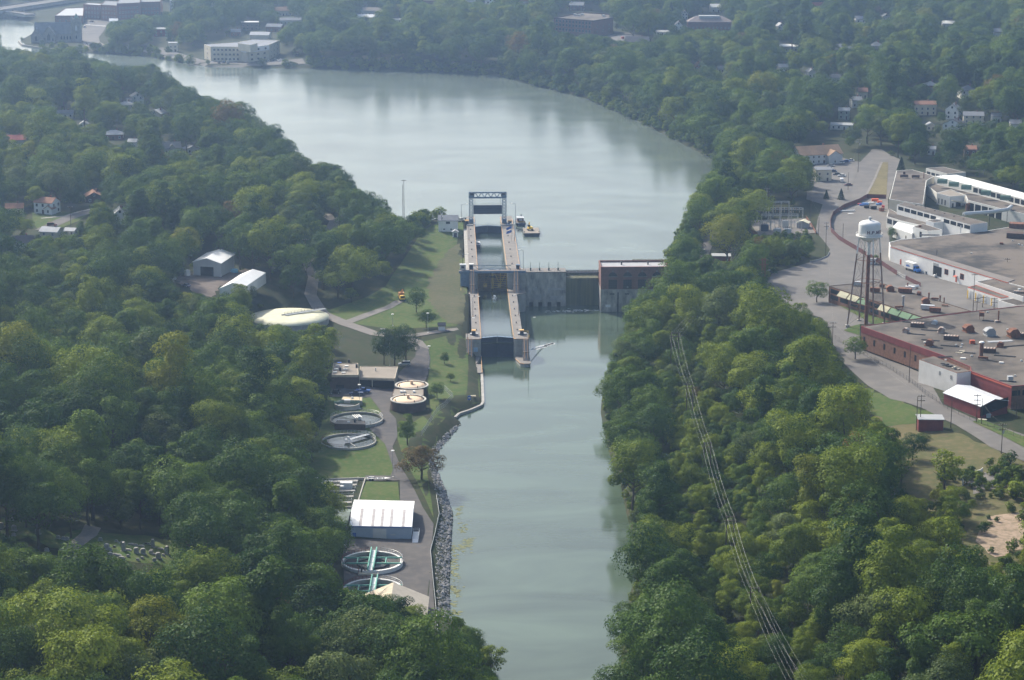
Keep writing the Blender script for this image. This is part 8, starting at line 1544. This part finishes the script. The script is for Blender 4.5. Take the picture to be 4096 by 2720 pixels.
CW = {'mid': 'mid green', 'dark': 'dark green', 'grey': 'grey-green', 'light': 'pale green', 'yellow': 'yellowing', 'rust': 'rust tinged', 'spruce': 'dark needled', 'brown': 'brown'}
KW = {'broad': 'broad round crowned', 'tall': 'tall oval crowned', 'fine': 'soft feathery', 'conifer': 'cone shaped', 'open': 'loose open crowned', 'bush': 'low bushy', 'wide': 'wide spreading', 'ragged': 'ragged many lobed', 'slim': 'slim upright'}
LANDM = [('below the water tower', 3420, 1560), ('opposite the red factory', 3300, 1440), ('beside the small red shed', 3560, 1720), ('beside the rough field', 3560, 1960), ('above the sandy patch', 3900, 2060), ('below the sandy patch', 3960, 2330), ('at the foot of the scrubby thicket', 3700, 2450),
  ('in the thicket near the picture corner', 3950, 2620), ('behind the nearest transmission frame', 3150, 2300), ('beside the nearest transmission frame', 3200, 2560), ('beside the fourth transmission frame', 3050, 2060), ('beside the third transmission frame', 2960, 1800), ('beside the second transmission frame', 2880, 1580), ('near the powerhouse transmission frame', 2800, 1380),
  ('leaning over the river bend below the powerhouse', 2480, 1500), ('on the river point opposite the digesters', 2440, 1650), ('on the river bank opposite the dying pine', 2500, 1900), ('on the river bank opposite the machine shed', 2560, 2150), ('on the river bank opposite the gabled store', 2520, 2380), ('on the river bank at the picture foot', 2560, 2620),
  ('between the river and the cables', 2760, 2500), ('between the cables and the rough field', 3350, 2050), ('under the road bend by the lattice tower', 3100, 1250), ('beside the powerhouse', 2700, 1200), ('below the end of the riprap', 1850, 2600), ('in front of the gabled store', 1560, 2560), ('beside the teal bridged tanks', 1280, 2300), ('beside the pump shed', 1250, 2080),
  ('beside the settling tanks', 1180, 1760), ('behind the plant office', 1240, 1480), ('below the covered reservoir', 1000, 1400), ('behind the covered reservoir', 1100, 1180), ('beside the gravel lane', 1420, 1050), ('below the hill yard', 750, 1250), ('behind the hill shed', 850, 950), ('at the far end of the cemetery', 700, 2080), ('above the cemetery', 420, 1900), ('beside the cemetery maples', 150, 1700),
  ('in front of the cemetery', 450, 2330), ('at the near corner below the cemetery', 150, 2500), ('in the near wood below the cemetery', 650, 2550), ('in the near wood towards the river', 1100, 2560), ('deep in the wood uphill of the settling tanks', 800, 1680), ('deep in the wood above the maples', 450, 1450), ('at the picture edge uphill of the maples', 80, 1380), ('below the cream house', 300, 1120), ('on the lake point', 1200, 720)]
def zone(u, v):
    d = [((u-a)**2 + (v-b)**2, nm) for nm, a, b in LANDM]; return min(d)[1]
med = np.median(sc[ind])
for k in ind:
    v = int(var[k]); kind, colr = VAR[v][:2]; zn = zone(uc[k], vc[k]); sw_z = 'large' if sc[k] > med*1.15 else ('small' if sc[k] < med*.85 else 'medium')
    o = thing('conifer' if kind == 'conifer' else 'tree', f'{sw_z} {CW[colr]} {KW[kind]} tree {zn}', 'tree', (x[k], y[k], z[k]), rot[k], f'{sw_z} {CW[colr]} {KW[kind]} trees {zn}')
    s = float(sc[k]); o.scale = (s, s, s*random.uniform(.94, 1.08))
    link('crown', VM[v][0], o); link('trunk', VM[v][1], o)
# sources of the mass planting are crowns standing in the scene
src = {}
for o in bpy.data.objects:
    if o.name.split('.')[0] == 'crown' and o.data.name not in src: src[o.data.name] = o
def mass(name, label, px_, py_, pz_, pv_, ps_, pr_):
    me = bpy.data.meshes.new(name); me.vertices.add(len(px_)); me.vertices.foreach_set('co', np.stack([px_, py_, pz_], 1).astype(np.float32).ravel()); me.update()
    for nm, ty, val in (('vi', 'INT', pv_), ('sc', 'FLOAT', ps_), ('rz', 'FLOAT', pr_)):
        a = me.attributes.new(nm, ty, 'POINT'); a.data.foreach_set('value', np.asarray(val, np.int32 if ty == 'INT' else np.float32))
    o = struct(link(name, me), 'stuff'); o['label'] = label; o['category'] = name.replace('_', ' ')
    ng = bpy.data.node_groups.new(name, 'GeometryNodeTree'); ng.interface.new_socket('Geometry', in_out='INPUT', socket_type='NodeSocketGeometry')
    ng.interface.new_socket('Geometry', in_out='OUTPUT', socket_type='NodeSocketGeometry')
    N = ng.nodes; Lk = ng.links; gi = N.new('NodeGroupInput'); go = N.new('NodeGroupOutput'); jn = N.new('GeometryNodeJoinGeometry')
    def attr(nm, ty):
        a = N.new('GeometryNodeInputNamedAttribute'); a.data_type = ty; a.inputs[0].default_value = nm; return a
    av, as_, ar = attr('vi', 'INT'), attr('sc', 'FLOAT'), attr('rz', 'FLOAT')
    cx = N.new('ShaderNodeCombineXYZ'); Lk.new(ar.outputs[0], cx.inputs[2])
    for v in sorted(set(int(k) for k in pv_)):
        s = src.get(VM[v][0].name)
        if s is None: continue
        oi = N.new('GeometryNodeObjectInfo'); oi.inputs[0].default_value = s; oi.inputs[1].default_value = True; oi.transform_space = 'ORIGINAL'
        cm = N.new('FunctionNodeCompare'); cm.data_type = 'INT'; cm.operation = 'EQUAL'; Lk.new(av.outputs[0], cm.inputs[2]); cm.inputs[3].default_value = v
        ip = N.new('GeometryNodeInstanceOnPoints'); Lk.new(gi.outputs[0], ip.inputs['Points']); Lk.new(cm.outputs[0], ip.inputs['Selection'])
        Lk.new(oi.outputs['Geometry'], ip.inputs['Instance']); Lk.new(cx.outputs[0], ip.inputs['Rotation']); Lk.new(as_.outputs[0], ip.inputs['Scale']); Lk.new(ip.outputs[0], jn.inputs[0])
    Lk.new(jn.outputs[0], go.inputs[0])
    md = o.modifiers.new('planting', 'NODES'); md.node_group = ng
    return o
w = ~is_ind
mass('woodland', 'dense summer woodland covering the banks and the far town', x[w], y[w], z[w], var[w], sc[w], rot[w])
# low growth: along the shores, the scrub on the sandy field, and under the wood edges
bx, by = [], []
def shore(poly, lo, hi, stp):
    for i in range(len(poly)):
        a, b = poly[i], poly[(i+1) % len(poly)]; d = math.hypot(b[0]-a[0], b[1]-a[1])
        for t in np.arange(0, d, stp):
            nn = Vector((b[1]-a[1], a[0]-b[0])).normalized()
            for sgn in (1, -1):
                r = g.uniform(lo, hi); bx.append(a[0] + (b[0]-a[0])*t/d + nn.x*sgn*r); by.append(a[1] + (b[1]-a[1])*t/d + nn.y*sgn*r)
shore(lake_w, 0, 9, 1.3); shore(river_w, 0.8, 5, 1.5)
for poly, num in SCRUB:
    pw = [G(*p) for p in poly]; ax = [p.x for p in pw]; ay = [p.y for p in pw]
    rx_ = g.uniform(min(ax), max(ax), num*3); ry_ = g.uniform(min(ay), max(ay), num*3); mk = sdf(rx_, ry_, pw) < 0
    bx += list(rx_[mk][:num]); by += list(ry_[mk][:num])
e0 = g.integers(0, n, 5200); bx += list(x[e0] + g.normal(size=5200)*4.5); by += list(y[e0] + g.normal(size=5200)*4.5)
bx = np.array(bx); by = np.array(by); bz = H(bx, by)
ok = (sdf(bx, by, lake_w) > -1.0) & (sdf(bx, by, river_w) > 0.2)
lbb = (bx-LK0.x)*lb.x + (by-LK0.y)*lb.y; laa = (bx-LK0.x)*la.x + (by-LK0.y)*la.y
ok &= ~((lbb > -14) & (lbb < 60) & (laa > -60) & (laa < 240))
for poly in NOTREE_W: ok &= sdf(bx, by, poly) > 1.5
ok &= sdf(bx, by, [G(u, v) for u, v in LAWN_PX]) > 0
for (hx, hy, hr) in FOOT: ok &= np.hypot(bx-hx, by-hy) > hr + 1
bx, by, bz = bx[ok], by[ok], bz[ok]
bs = g.uniform(0.45, 1.15, bx.size)*np.where(np.abs(sdf(bx, by, lake_w)) < 10, 1.9, 1.0); uu, vv, _ = px(bx, by, bz + 2.6*bs); u2, v2, _ = px(bx, by, bz)
inscrub = np.zeros(bx.size, bool)
for poly, num in SCRUB: inscrub |= sdf(bx, by, [G(*p) for p in poly]) < 0
ok = ~(look(uu, vv) & look(u2, v2)) | inscrub
bx, by, bz, bs = bx[ok], by[ok], bz[ok], bs[ok]
bvv = g.choice([15, 15, 16, 17, 20, 16], bx.size)
mass('undergrowth', 'low bushes and scrub along the shores and wood edges', bx, by, bz - 0.2, bvv, bs, g.uniform(0, 6.28, bx.size))
# ---------------------------------------------------------------- the summer haze
mh = bpy.data.materials.new('haze'); mh.use_nodes = True; hn = mh.node_tree.nodes; hn.clear()
ho = hn.new('ShaderNodeOutputMaterial'); hv = hn.new('ShaderNodeVolumePrincipled')
hv.inputs['Color'].default_value = (0.43, 0.63, 1.0, 1); hv.inputs['Density'].default_value = HAZE; hv.inputs['Anisotropy'].default_value = 0.75
mh.node_tree.links.new(hv.outputs[0], ho.inputs['Volume'])
hz = MB().box(-7200, 7200, -2200, 9200, -5, 232).build('haze', mh); struct(hz, 'stuff')
